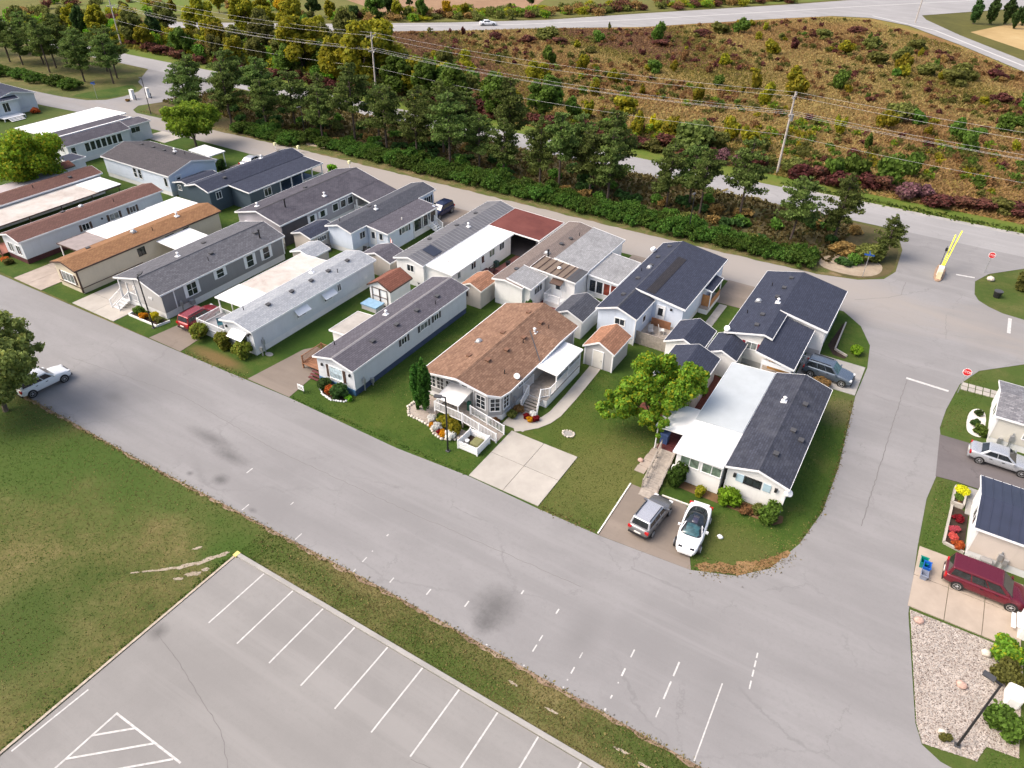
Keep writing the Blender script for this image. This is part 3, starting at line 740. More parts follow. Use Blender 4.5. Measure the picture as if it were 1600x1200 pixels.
def home(name, label, cat, x0, x1, y0, y1, ze, zr, wallm, roofm, zb=.62, skirt=None, axis='y', ov=.18, ove=.3, ar=None, trim=white, cap=None, corner=None, ze1=None, skip=()):
    """a box of a home under one gable; returns root and roof"""
    root = thing(name, label, cat, ((x0+x1)/2, (y0+y1)/2, 0))
    a0, a1, b0, b1 = (x0, x1, y0, y1) if axis == 'y' else (y0, y1, x0, x1)
    r = gable(root, a0, a1, b0, b1, ze, zr, roofm, axis, ar, ze1, trim, cap=cap, skip=skip)
    arr = (a0+a1)/2 if ar is None else ar; e1 = ze if ze1 is None else ze1
    s0 = (zr-ze)/(arr-a0); s1 = (zr-e1)/(a1-arr)
    box = (x0+ov, x1-ov, y0+ove, y1-ove) if axis == 'y' else (x0+ove, x1-ove, y0+ov, y1-ov)
    walls(root, *box, zb, ze+s0*ov-.125, zr-.125, wallm, axis, arr, e1+s1*ov-.125, skirt=skirt or wallm, corner=corner)
    return root, r

# ------------------------------------------------------------------ the homes
S_white = siding('white_siding', (.62, .65, .69)); S_bright = siding('bright_white_siding', (.78, .78, .77))
S_cream = siding('cream_siding', (.60, .53, .41)); S_grey = siding('grey_siding', (.24, .24, .25))
S_lgrey = siding('pale_grey_siding', (.46, .455, .46)); S_teal = siding('slate_blue_siding', (.060, .088, .115))
S_mauve = siding('mauve_grey_siding', (.36, .345, .38)); S_blue = siding('bluish_white_siding', (.62, .69, .80))
S_tan = siding('tan_shed_siding', (.55, .50, .45)); S_main = siding('silver_grey_siding', (.38, .375, .38))
SKW = plain('white_skirting', (.70, .71, .72), .6, .06)
RF_brown = shingle('brown_shingles', (.155, .082, .068), (.115, .06, .05), 'y')
RF_orange = shingle('orange_brown_shingles', (.29, .155, .075), (.20, .10, .05), 'y')
RF_tan = shingle('tan_shingles', (.275, .165, .112), (.155, .088, .058), 'y', blot=(.125, .073, .052))
RF_grey = shingle('grey_shingles', (.135, .137, .155), (.082, .083, .096), 'y')
RF_lgrey = shingle('light_grey_shingles', (.34, .36, .39), (.235, .255, .285), 'y', contrast=.6)
RF_mauve = shingle('mauve_shingles', (.118, .112, .134), (.076, .072, .088), 'y')
RF_navy = shingle('navy_shingles', (.044, .051, .080), (.029, .035, .057), 'y')
RF_navyx = shingle('navy_shingles_across', (.044, .051, .080), (.029, .035, .057), 'x')
RF_char = shingle('charcoal_shingles', (.052, .057, .080), (.030, .034, .048), 'y', blot=(.085, .09, .11))
RF_slate = shingle('slate_shingles', (.082, .087, .106), (.053, .057, .072), 'y')
RF_dull = shingle('faded_dark_shingles', (.082, .078, .096), (.056, .053, .068), 'y', blot=(.125, .12, .14))
RF_dullx = shingle('faded_dark_shingles_across', (.085, .078, .086), (.062, .058, .064), 'x')
RF_taupe = shingle('taupe_shingles', (.20, .165, .15), (.155, .125, .115), 'y')
RF_weath = shingle('weathered_grey_shingles', (.31, .315, .325), (.22, .225, .235), 'y', blot=(.12, .12, .125), contrast=.6)
RF_rust = shingle('rust_shingles', (.23, .095, .065), (.165, .065, .045), 'y')
RF_terra = shingle('terracotta_shingles', (.36, .185, .115), (.235, .115, .07), 'y')
RF_patch = shingle('new_dark_patch', (.038, .036, .042), (.026, .025, .03), 'y')
MET_white = plain('white_sheet_roof', (.74, .75, .76), .45, .09, .45)
MET_grey = plain('pale_grey_membrane', (.40, .435, .455), .5, .09, .5)
MET_stripe = plain('grey_steel_roof', (.125, .126, .137), .45, .15, .8)
MET_navy = plain('navy_steel_roof', (.030, .036, .062), .45, .15, .8)
MET_red = ground('red_rolled_roof', [(.3, (.085, .028, .026)), (.5, (.135, .045, .039)), (.7, (.175, .062, .054))], .18, .6, 30, fine=.15)
MET_bone = ground('stained_bone_roof', [(.3, (.32, .27, .24)), (.5, (.45, .415, .385)), (.7, (.54, .52, .50))], .3, 1.2, 20, fine=.12)
MET_taupe = plain('taupe_carport_roof', (.25, .21, .20), .6, .15)

# A: brown-roofed white trailer at the left edge
rA, ro = home('mobile_home', 'white trailer with a brown roof, nearest the leafy tree at the left edge', 'mobile home', -104.7, -100.5, 36.5, 56.0, 2.9, 3.5, S_white, RF_brown, skirt=SKW, corner=None)
for a, w in ((43.0, 1.9), (47.8, 1.7), (50.75, .8)): win(rA, '+x', -100.68, a, 1.72, w, 1.0, shut=mid_grey, pane=gl_mid if w > 1 else gl_dark, cols=3 if w > 1 else 2)
vents(ro, [(-101.8, 47, 'pipe'), (-101.6, 52, 'box')])
fr = flat_roof(rA, -100.64, -95.6, 38, 55.2, 2.55, 2.4, MET_bone, .1, brown_trim, name='awning_roof', skip=('x0',))
MB().box(-100.3, 51.7, 2.5, -95.5, 55.3, 2.56).build('roof_panel', MET_white, fr)
posts(rA, [(-95.8, y) for y in (38.3, 42.5, 46.7, 51, 55)], 0, 2.35, .1, brown_trim)
flat_roof(rA, -108.3, -104.76, 41.5, 52.6, 2.5, 2.65, plain('faded_lilac_roof', (.40, .36, .38), .6, .1), .1, name='awning_roof')
posts(rA, [(-108.1, y) for y in (42, 47, 52)], 0, 2.45)

# B: second brown-roofed trailer
rB, ro = home('mobile_home', 'long white trailer with a brown roof and dark red skirting beside the taupe carport', 'mobile home', -92.3, -88.1, 36.9, 56.4, 2.9, 3.5, S_white, RF_brown, skirt=plain('dark_red_skirt', (.085, .025, .028), .7, .2))
for a, w in ((45.05, .85), (48.95, 1.2), (51.6, .8)): win(rB, '+x', -88.28, a, 1.85, w, .75, shut=brown_trim, pane=gl_mid if w > 1 else gl_dark)
win(rB, '-y', 37.2, -90.9, 1.55, 1.0, 1.1, pane=gl_mid); win(rB, '-y', 37.2, -89.3, 1.55, .8, 1.1)
MB().tube((-88.3, 47.3, 2.1), (-88.2, 47.3, 2.1), .13, n=8).build('wall_vent', black, rB)
vents(ro, [(-90.6, 46.5, 'fan'), (-89.2, 50, 'pipe'), (-91.4, 44.5, 'box')])
deck(rB, -95.2, -92.2, 36.4, 39.5, .55, plain('red_brown_deck', (.26, .10, .07), .8, .2, 2)); rail(rB, [(-95.1, 39.4, .55), (-95.1, 36.5, .55), (-92.4, 36.5, .55)], .8, brown_trim)
# carport between the brown and the orange roofs
cp = thing('carport', 'flat taupe and white carport roof joining the brown and the orange-brown roofed trailers', 'carport', (-83.5, 46, 0))
flat_roof(cp, -85.4, -80.9, 39.7, 43.5, 2.45, 2.55, MET_taupe, .1, brown_trim)
for i, (y0, y1) in enumerate(((43.53, 47.1), (47.13, 51.8), (51.83, 56.4))): flat_roof(cp, -85.6+.12*(i % 2), -80.9, y0, y1, 2.45+.03*i, 2.62, MET_white, .08)
posts(cp, [(-85.2, y) for y in (39.9, 43.4, 47.2, 51.9, 56)], 0, 2.42, .1, white)
MB().box(-85.0, 49, .0, -84.9, 56, 2.4).build('screen_panel', S_white, cp)

# C: cream trailer, orange-brown roof
rC, ro = home('mobile_home', 'cream trailer with an orange-brown shingle roof and dark trim', 'mobile home', -80.7, -76.3, 36.1, 55.9, 2.9, 3.5, S_cream, RF_orange, skirt=S_cream, trim=brown_trim)
for a, w, h in ((44.25, .85, .85), (48.2, 1.1, .6), (50.6, .75, .7)): win(rC, '+x', -76.48, a, 1.95 if h > .8 else 2.15, w, h, frame=black)
win(rC, '-y', 36.4, -78.5, 1.45, 2.1, 1.1, frame=white, pane=gl_mid, cols=3, shut=brown_trim)
MB().box(-76.5, 36.4, .60, -76.44, 44, .68).box(-80.4, 36.34, .60, -76.5, 36.4, .68).build('trim_band', brown_trim, rC)
MB().box(-76.56, 36.3, .1, -76.42, 36.46, 2.75).build('downspout', brown_trim, rC)
vents(ro, [(-78.6, 45.2, 'fan'), (-78.3, 51.0, 'white'), (-77.6, 47, 'pipe'), (-79.5, 40, 'box')])
MB().box(-76.5, 46.2, .0, -72.75, 46.28, .01).build('sill_plate', mid_grey, rC)
aw = flat_roof(rC, -76.28, -72.8, 46.3, 50.8, 2.5, 2.35, MET_white, .08, name='awning_roof', skip=('x0',)); posts(rC, [(-72.95, 46.5), (-72.95, 48.6), (-72.95, 50.6)], 0, 2.3, .08)

# D: grey house with a recessed porch
rD = thing('house', 'grey house with a grey shingle roof and a recessed white porch', 'house', (-67.8, 46, 0))
ro = gable(rD, -71.6, -64.1, 37.5, 54.8, 3.0, 4.05, RF_grey, ar=-67.3, cap=RF_slate)
walls(rD, -71.42, -64.28, 39.2, 54.5, .75, 2.92, 3.92, S_grey, ar=-67.3, skirt=SKW, corner=white)
MB().extr([(-68.4, .75), (-64.28, .75), (-64.28, 2.92), (-67.3, 3.9), (-68.4, 3.62)], 37.75, 39.15, 'y').build('front_wall', S_lgrey, rD)  # same siding as the sides; sunlight on the front put into a paler colour
MB().box(-64.279, 37.77, .752, -64.262, 39.2, 2.9).build('side_wall', S_grey, rD)  # thin darker skin, the shade of this side put into its colour
MB().extr([(-71.4, 2.92), (-68.42, 3.6), (-68.42, 2.75), (-71.4, 2.75)], 37.7, 37.82, 'y').build('porch_gable', S_lgrey, rD)  # paler like the front wall, sunlight put into the colour
MB().box(-68.36, 37.78, -.05, -64.31, 39.2, .75).build('front_skirt', SKW, rD)
for a, w, h, z in ((41.4, 1.15, 1.35, 1.98), (45.2, .9, .9, 2.2), (49.4, .9, 1.35, 1.95), (51.85, .9, 1.35, 1.95)): win(rD, '+x', -64.28, a, z, w, h, rows=2, cols=1 if w < 1 else 2, shut=white)
win(rD, '-y', 39.2, -69.2, 1.95, .9, 1.1, pane=gl_dark); door(rD, '-y', 39.2, -70.6, .76, .85, 1.95, dark_grey)
deck(rD, -71.4, -68.4, 37.7, 39.2, .72, mid_grey, .3, skirt=SKW)
posts(rD, [(-71.3, 37.76), (-69.95, 37.76), (-68.5, 37.72)], .7, 2.8, .12)
rail(rD, [(-69.95, 37.72, .72), (-68.5, 37.72, .72)]); rail(rD, [(-71.3, 37.65, .7), (-71.3, 36.2, .05)]); rail(rD, [(-69.95, 37.65, .7), (-69.95, 36.2, .05)])
steps(rD, -71.2, -70.0, 37.66, 36.25, .72, .0, 4, SKW)
MB().tube((-66.1, 37.76, 1.95), (-66.1, 37.70, 1.95), .17, n=10).tube((-66.45, 37.76, 1.95), (-66.45, 37.70, 1.95), .13, n=10).build('wall_ornament', white_metal, rD)
vents(ro, [(-69.2, 47.5, 'box'), (-68.5, 43.5, 'white'), (-66.2, 46, 'box'), (-65.5, 45, 'pipe'), (-66.2, 52.4, 'box'), (-65.3, 52.2, 'stack')])
meter(rD, -64.0, 39.6, .1, 1.4); MB().box(-64.2, 40.6, .5, -63.8, 41.1, 1.0).build('ac_unit', mid_grey, rD)

# E: long white trailer, light grey roof, white bush awnings
rE, ro = home('mobile_home', 'long white trailer with a light grey shingle roof and three round bushes at its end', 'mobile home', -55.6, -51.2, 37.7, 56.0, 2.9, 3.4, S_white, RF_lgrey, skirt=SKW)
for a in (44.3, 48.25):
    win(rE, '+x', -51.38, a, 1.75, 1.2, .7)
    MB().add([(-51.36, a-.9, 2.4), (-51.36, a+.9, 2.4), (-50.75, a+.9, 1.95), (-50.75, a-.9, 1.95), (-51.36, a-.9, 2.34), (-51.36, a+.9, 2.34), (-50.77, a+.9, 1.9), (-50.77, a-.9, 1.9)], [(0, 1, 2, 3), (4, 7, 6, 5), (0, 4, 5, 1), (2, 6, 7, 3), (1, 5, 6, 2), (0, 3, 7, 4)]).build('window_awning', white_metal, rE)
win(rE, '+x', -51.38, 50.0, 2.05, .5, .75)
win(rE, '-y', 38.0, -53.2, 1.6, 1.8, 1.0, pane=gl_mid, cols=3)
MB().add([(-54.2, 37.98, 2.3), (-52.2, 37.98, 2.3), (-52.2, 37.1, 1.8), (-54.2, 37.1, 1.8), (-54.2, 37.98, 2.24), (-52.2, 37.98, 2.24), (-52.2, 37.12, 1.74), (-54.2, 37.12, 1.74)], [(0, 1, 2, 3), (4, 7, 6, 5), (0, 4, 5, 1), (2, 6, 7, 3), (1, 5, 6, 2), (0, 3, 7, 4)]).build('window_awning', white_metal, rE)
for x, z in ((-55.0, 2.1), (-52.0, 2.05), (-51.7, 2.3)): MB().box(x-.08, 37.86, z, x+.08, 38.0, z+.24).build('wall_lamp', black, rE)
vents(ro, [(-53.4+.35, y, 'box') for y in (41.8, 45.0, 47.8, 50.4, 53.4)]+[(-54.6, 40.0, 'pipe'), (-54.6, 49.5, 'white'), (-52.3, 51, 'pipe')])
deck(rE, -59.6, -55.5, 37.9, 41.0, .75, mid_grey, .3, skirt=white); rail(rE, [(-55.5, 37.95, .75), (-59.5, 37.95, .75), (-59.5, 40.9, .75)], .85)
meter(rE, -51.2, 38.9, .0, 1.7, galv); meter(rE, -50.9, 38.3, .0, .9, galv)
cp = thing('carport', 'flat carport roof, half bright white and half stained bone, beside the light grey roof', 'carport', (-58, 47, 0))
flat_roof(cp, -60.1, -55.7, 41.0, 44.2, 2.45, 2.6, MET_white, .1); flat_roof(cp, -60.0, -55.72, 44.23, 53.2, 2.45, 2.62, MET_bone, .1, skip=('y0', 'x1'))
posts(cp, [(-59.9, y) for y in (41.2, 42.6, 44.1, 47.5, 51, 53)], 0, 2.4); rail(cp, [(-59.9, 41.1, .3), (-56, 41.1, .3)], .9)
MB().box(-59.95, 44.4, 0, -59.85, 53, 2.35).build('screen_panel', S_lgrey, cp)

# F: white trailer with navy skirting
rF, ro = home('mobile_home', 'white trailer with a grey shingle roof and navy skirting beside the bare driveway', 'mobile home', -43.5, -38.75, 37.9, 56.2, 2.9, 3.5, S_white, RF_mauve, skirt=navy, cap=plain('pale_ridge', (.22, .21, .22), .9, .2, 3))
for a, w in ((45.35, .75), (48.5, 1.15), (50.55, .7)): win(rF, '+x', -38.93, a, 2.15, w, .62, shut=dark_grey, pane=gl_mid if w > 1 else gl_dark)
win(rF, '-y', 38.2, -41.1, 1.65, 1.5, 1.25, pane=glass('pale_blue_glass', (.42, .52, .58), .15), cols=1, shut=brown_trim)
for x in (-42.7, -39.4): MB().box(x-.08, 38.05, 2.0, x+.08, 38.2, 2.25).build('wall_lamp', black, rF)
MB().box(-43.3, 38.12, .0, -38.95, 38.24, .62).build('front_skirt', plain('blue_skirt', (.05, .13, .24), .6, .15), rF)
vents(ro, [(-40.1, y, 'box') for y in (42.3, 45.8, 49.0, 52.4)]+[(-42.2, 46.8, 'white'), (-39.5, 51.3, 'pipe'), (-42.9, 40.2, 'pipe')])
meter(rF, -38.75, 39.2, .1, 1.5); meter(rF, -38.75, 40.3, .0, .6)
deck(rF, -46.2, -43.4, 38.8, 41.6, .6, wood_brown); rail(rF, [(-46.1, 38.9, .6), (-46.1, 41.5, .6), (-43.6, 41.5, .6)], .8, wood_brown)
for k in range(3): MB().box(-44.6, 38.75-.28*(k+1), .42-.17*k, -43.4, 38.75-.28*k-.02, .47-.17*k).build('step', wood_red, rF)
flat_roof(rF, -46.1, -43.55, 42.8, 47.0, 2.25, 2.4, plain('flat_grey_felt', (.33, .31, .285), .9, .15, 1), .12, name='porch_roof')
walls(rF, -45.9, -43.4, 43.0, 46.8, .0, 2.1, 2.1, S_bright, name='porch_wall'); win(rF, '-y', 43.0, -44.6, 1.5, .7, .5)

# G: the large tan-roofed house in the middle
rG = thing('house', 'silver grey house with a big tan shingle roof and a white ramp', 'house', (-29.7, 48, 0))
gx0, gx1, gy0, gy1 = -34.0, -25.65, 41.0, 55.9
zeG, zrG, xrG = 2.72, 4.15, -29.5
r = MB()
pro = [(gx0, zeG), (xrG, zrG), (gx1, zeG)]
th = .13
# slopes with the right eave chamfered round the bay
def slope_pts(pl): return [(x, y, zeG+(zrG-zeG)*((x-gx0)/(xrG-gx0) if x <= xrG else (gx1-x)/(gx1-xrG))) for x, y in pl]
left = slope_pts([(gx0, gy0+.4), (xrG, gy0-.45), (xrG, gy1), (gx0, gy1)])
right = slope_pts([(xrG, gy0-.45), (-26.75, gy0+.15), (-25.85, gy0+.95), (gx1, gy0+2.2), (gx1, gy1), (xrG, gy1)])
for pl in (left, right):
    n = len(pl); r.add(pl+[(x, y, z-th) for x, y, z in pl], [tuple(range(n)), tuple(range(n, 2*n))[::-1]]+[(i, (i+1) % n, n+(i+1) % n, n+i) for i in range(n)])
roG = r.build('roof', RF_tan, rG); ROOFS[roG.name] = (gx0, gx1, zeG, zrG, zeG, xrG, 'y')
f = MB()
edge = [left[3], left[0], left[1], right[1], right[2], right[3], right[4]]
for p, q in zip(edge, edge[1:]): f.bar((p[0], p[1], p[2]-.075), (q[0], q[1], q[2]-.075), .06, .19)
f.build('fascia', white, roG)
MB().extr([(xrG-.16, zrG-.05), (xrG, zrG+.03), (xrG+.16, zrG-.05)], gy0-.4, gy1-.02).build('ridge_cap', RF_tan, roG)
# low gablet where the side porch meets the eave
g2 = MB()
A, B, C, D_ = (-28.5, 51.2, 3.80), (-25.45, 51.9, 3.20), (-25.62, 48.3, 2.765), (-25.62, 55.2, 2.765)
P_ = [A, B, C, D_]
g2.add(P_+[(x, y, z-.2) for x, y, z in P_], [(0, 2, 1), (0, 1, 3), (4, 5, 6), (4, 7, 5), (0, 4, 6, 2), (2, 6, 5, 1), (1, 5, 7, 3), (3, 7, 4, 0)])
wing = g2.build('wing_roof', RF_tan, rG)
f = MB(); f.bar((C[0]+.03, C[1], C[2]-.07), (B[0]+.03, B[1], B[2]-.07), .06, .18).bar((B[0]+.03, B[1], B[2]-.07), (D_[0]+.03, D_[1], D_[2]-.07), .06, .18).build('fascia', white, wing)
MB().bar((-28.4, 51.1, 3.80), (-25.7, 48.4, 2.79), .10, .02).build('valley_flashing', dark_grey, wing)
body = [(-33.7, 42.0), (-28.6, 42.0), (-28.5, 41.75), (-26.95, 41.6), (-26.0, 42.35), (-25.95, 43.6), (-25.95, 55.6), (-33.7, 55.6)]
MB().prism(body, .55, 2.62).build('wall', S_main, rG)
MB().prism([(x*.998-.03, y+.03) for x, y in body], -.05, .56).build('skirting', SKW, rG)
MB().extr([(-33.7, 2.6), (xrG, 3.98), (-26.4, 2.9), (-26.3, 2.6)], 42.0, 42.15, 'y').build('gable_wall', plain('brown_shake', (.20, .13, .09), .9, .25, 4), rG)
for x in (-33.15, -32.25, -31.3): win(rG, '-y', 42.0, x, 1.72, .72, 1.2, rows=3, cols=2)
def wall_win(p, q, **k):
    d = Vector((q[0]-p[0], q[1]-p[1])).normalized(); win(rG, (d.y, -d.x), ((p[0]+q[0])/2, (p[1]+q[1])/2), 0, 1.7, rows=3, cols=2, **k)
wall_win((-28.5, 41.75), (-26.95, 41.6), w=.95, h=1.3); wall_win((-26.95, 41.6), (-26.0, 42.35), w=.8, h=1.3); wall_win((-26.0, 42.35), (-25.95, 43.6), w=.75, h=1.3)
win(rG, '+x', -25.95, 45.4, 2.1, .7, .5); door(rG, '-y', 42.0, -29.6, .8, .9, 1.95, white)
MB().box(-28.62, 41.8, .56, -28.45, 42.0, 2.6).box(-33.76, 41.9, .56, -33.62, 42.1, 2.6).box(-26.02, 55.5, .56, -25.88, 55.64, 2.5).build('corner_trim', white, rG)
vents(roG, [(-30.9, 44.6, 'tan'), (-28.9, 44.6, 'tan'), (-28.5, 47.1, 'tan'), (-28.3, 49.8, 'tan'), (-30.2, 49.2, 'tan'), (-28.3, 53.0, 'tan'), (-30.0, 53.6, 'tan'), (-31.6, 47.3, 'fan'), (-28.0, 51.3, 'white'), (-27.1, 44.5, 'pipe'), (-28.0, 49.2, 'pipe'), (-27.4, 53, 'pipe')])
# white front awning on posts over the entrance deck
a = flat_roof(rG, -31.0, -28.75, 39.75, 41.9, 2.12, 2.4, MET_white, .07, name='front_awning', slope='y'); posts(rG, [(-30.9, 39.85), (-28.85, 39.85)], .8, 2.08, .08)
deck(rG, -31.2, -28.2, 39.6, 41.95, .78, wood_grey, .14); 
for k in range(14): # ramp boards
    x = -28.2+.245*k; z = .78-.054*k; MB().add([(x, 39.5, z), (x+.232, 39.5, z-.05), (x+.232, 40.75, z-.05), (x, 40.75, z), (x, 39.5, z-.05), (x+.232, 39.5, z-.1), (x+.232, 40.75, z-.1), (x, 40.75, z-.05)], [(0, 1, 2, 3), (4, 7, 6, 5), (0, 4, 5, 1), (2, 6, 7, 3), (1, 5, 6, 2), (0, 3, 7, 4)]).build('ramp_board', wood_grey, rG)
rail(rG, [(-31.15, 41.9, .78), (-31.15, 39.6, .78), (-28.2, 39.5, .78), (-26.5, 39.5, .42), (-24.8, 39.5, .06)]); rail(rG, [(-28.2, 40.75, .78), (-26.5, 40.75, .42), (-24.8, 40.75, .06)])
MB().box(-28.75, 41.0, .8, -28.45, 41.3, 1.7).build('green_door_panel', plain('dark_green', (.01, .09, .06), .5, .1), rG)
# side porch: roof, deck, screens, stairs
flat_roof(rG, -26.25, -23.55, 47.7, 52.7, 2.75, 2.5, MET_white, .08, name='porch_roof', skip=('x0',))
deck(rG, -25.95, -23.55, 45.9, 52.5, .85, wood_grey, .3, along='x', skirt=white)
posts(rG, [(-23.65, 47.8), (-23.65, 50.1), (-23.65, 52.45)], .85, 2.5, .1)
MB().box(-23.72, 47.9, 1.75, -23.68, 50.0, 2.45).box(-23.72, 50.2, 1.75, -23.68, 52.3, 2.45).build('screen', gl_mid, rG)
rail(rG, [(-23.62, 52.4, .85), (-23.62, 47.75, .85), (-23.62, 46.6, .85), (-24.2, 45.95, .85), (-23.75, 44.6, .1)]); rail(rG, [(-25.9, 47.6, .85), (-25.9, 45.9, .85), (-25.4, 45.9, .85), (-25.35, 44.5, .1)])
steps(rG, -25.35, -24.0, 45.9, 44.5, .85, .05, 5, wood_grey)
d = MB(); d.tube((-26.2, 45.1, 2.95), (-26.05, 44.9, 3.15), .3, .26, 12).build('satellite_dish', white_metal, rG)
gutter_pipe(rG, -25.9, 43.75, 2.6, mid_grey); meter(rG, -25.8, 44.2, .3, 1.2, mid_grey)

# H: corner house with the charcoal roof, white sunroom and ramp
rH, ro = home('house', 'white corner house, half charcoal shingle and half flat white roof, behind the two parked cars', 'house', -6.95, -2.15, 43.6, 58.1, 2.95, 3.65, S_bright, RF_char, zb=.5, skirt=SKW, cap=RF_char)
win(rH, '-y', 43.9, -4.8, 2.1, 1.2, .6, cols=2, frame=black); 
for x in (-5.75, -3.72): MB().box(x-.28, 43.84, 1.75, x+.28, 43.9, 2.45).build('shutter', plain('pale_blue', (.38, .52, .60), .6, .1), rH)
for x in (-6.15, -3.05): MB().box(x-.1, 43.7, 2.1, x+.1, 43.9, 2.4).build('wall_lamp', black, rH)
vents(ro, [(-4.0, 46.3, 'box'), (-3.6, 50.0, 'box'), (-2.8, 49.4, 'box'), (-3.6, 54.0, 'box'), (-5.2, 53.4, 'white')])
MB().tube((-2.3, 43.9, 2.3), (-2.05, 43.75, 2.5), .28, .26, 12).build('satellite_dish', white_metal, rH)
gutter_pipe(rH, -2.35, 43.8, 2.9)
flat_roof(rH, -10.95, -7.0, 43.3, 48.0, 2.78, 2.98, MET_white, .1, name='sunroom_roof', skip=('x1', 'y1')); flat_roof(rH, -10.85, -7.0, 48.03, 57.8, 2.8, 3.02, MET_grey, .1, name='flat_roof', skip=('x1', 'y0'))
walls(rH, -10.7, -7.05, 43.55, 57.6, .0, 2.66, 2.66, S_bright, name='sunroom_wall')
for x in (-9.6, -7.85): win(rH, '-y', 43.55, x, 2.1, 1.45, .85, pane=gl_green)
flat_roof(rH, -13.4, -11.0, 45.9, 49.6, 2.45, 2.6, MET_white, .08, name='porch_roof'); posts(rH, [(-13.25, 46.05), (-13.25, 49.4)], 0, 2.4, .09)
deck(rH, -12.9, -10.75, 45.4, 49.4, .8, wood_red, .3)
for k in range(22):
    t0, t1 = k/22, (k+1)/22
    y0, y1 = 45.38-5.2*t0, 45.38-5.2*t1+.02; z0, z1 = .8-.74*t0, .8-.74*t1; xo = .35*t0
    MB().add([(-12.55+xo, y0, z0), (-11.25+xo, y0, z0), (-11.25+xo, y1, z1), (-12.55+xo, y1, z1), (-12.55+xo, y0, z0-.05), (-11.25+xo, y0, z0-.05), (-11.25+xo, y1, z1-.05), (-12.55+xo, y1, z1-.05)], [(0, 1, 2, 3), (4, 7, 6, 5), (0, 4, 5, 1), (2, 6, 7, 3), (1, 5, 6, 2), (0, 3, 7, 4)]).build('ramp_board', wood_grey, rH)
for xs in (-12.55, -11.25):
    m = MB(); m.bar((xs, 45.4, 1.65), (xs+.35, 40.9, 1.0), .08, .06).bar((xs, 45.4, 1.2), (xs+.35, 40.9, .5), .05, .1)
    for t in (0, .25, .5, .75, .98): m.bar((xs+.31*t, 45.4-4.5*t, .75-.65*t), (xs+.31*t, 45.4-4.5*t, 1.68-.66*t), .08)
    m.build('ramp_railing', wood_grey, rH)
MB().box(-10.95, 43.6, 0, -10.8, 44.0, .9).build('downspout', white, rH)
wl = thing('concrete_walk', None, None, (-13.1, 44.6, 0)); wl['kind'] = 'structure'
for k in range(5): MB().box(-13.6+.06*k, 42.6+.82*k, -.02, -12.75+.04*k, 43.38+.82*k, .04+R.uniform(0, .01)).build('slab', concrete_pink, wl)
tm = MB().bar((-13.1, 34.9, .04), (-13.2, 41.0, .04), .1, .1).bar((-10.6, 41.1, .04), (-8.5, 41.2, .04), .1, .1)
tm.build('timber_edging', off_white, None)['kind'] = 'structure'

# I: navy-roofed house, far left
rI, ro = home('house', 'dark navy roofed house cut by the left edge, beyond the leafy tree', 'house', -168, -147.5, 66.5, 74.6, 3.0, 3.9, S_white, RF_navyx, skirt=SKW, axis='x')
gable(rI, -152.5, -146.6, 64.0, 71.0, 2.9, 3.75, RF_navyx, 'y', name='front_roof'); walls(rI, -152.2, -146.9, 64.4, 70.8, .0, 2.75, 3.5, S_white, name='front_wall')
for x in (-151.2, -149.4, -147.8): win(rI, '-y', 64.4, x, 1.7, .9, 1.5)
for y in (66, 68.5): win(rI, '+x', -146.9, y, 1.7, 1.1, 1.5)
deck(rI, -146.8, -144.6, 66.3, 70.2, .5, SKW); steps(rI, -144.6, -143.6, 67, 69.5, .5, 0, 3, SKW, 'x')

# J: dark-roofed white house with a glazed porch
rJ, ro = home('house', 'white house with a dark roof and a long row of seven porch windows', 'house', -119.3, -114.5, 59.5, 70.6, 3.0, 3.75, S_white, RF_dull, skirt=SKW)
for k in range(7): win(rJ, '+x', -114.68, 62.9+.93*k, 2.05, .74, 1.25, cols=1, t=.1)
win(rJ, '+x', -114.68, 60.6, 1.9, .7, 1.3, cols=1, rows=2); win(rJ, '-y', 59.8, -116.2, 2.2, 1.0, .7)
flat_roof(rJ, -122.8, -119.4, 59.6, 74.4, 2.95, 3.1, RF_dull, .12, name='side_roof'); walls(rJ, -122.6, -119.3, 59.9, 74.2, 0, 2.82, 2.82, S_white, name='side_wall')
MB().box(-119.6, 59.6, 3.06, -119.3, 74.4, 3.16).build('white_parapet', white_metal, rJ)
flat_roof(rJ, -119.25, -116.2, 70.65, 75.6, 3.0, 2.85, RF_dull, .12, name='rear_roof'); walls(rJ, -119.2, -116.4, 70.6, 75.4, 0, 2.75, 2.75, S_white, name='rear_wall'); win(rJ, '+x', -116.4, 72.6, 2.0, 1.6, .8)
flat_roof(rJ, -131.0, -122.9, 61, 75.8, 2.6, 2.9, MET_white, .1, name='carport_roof'); posts(rJ, [(-130.8, y) for y in (61.2, 66, 71, 75.5)], 0, 2.6)
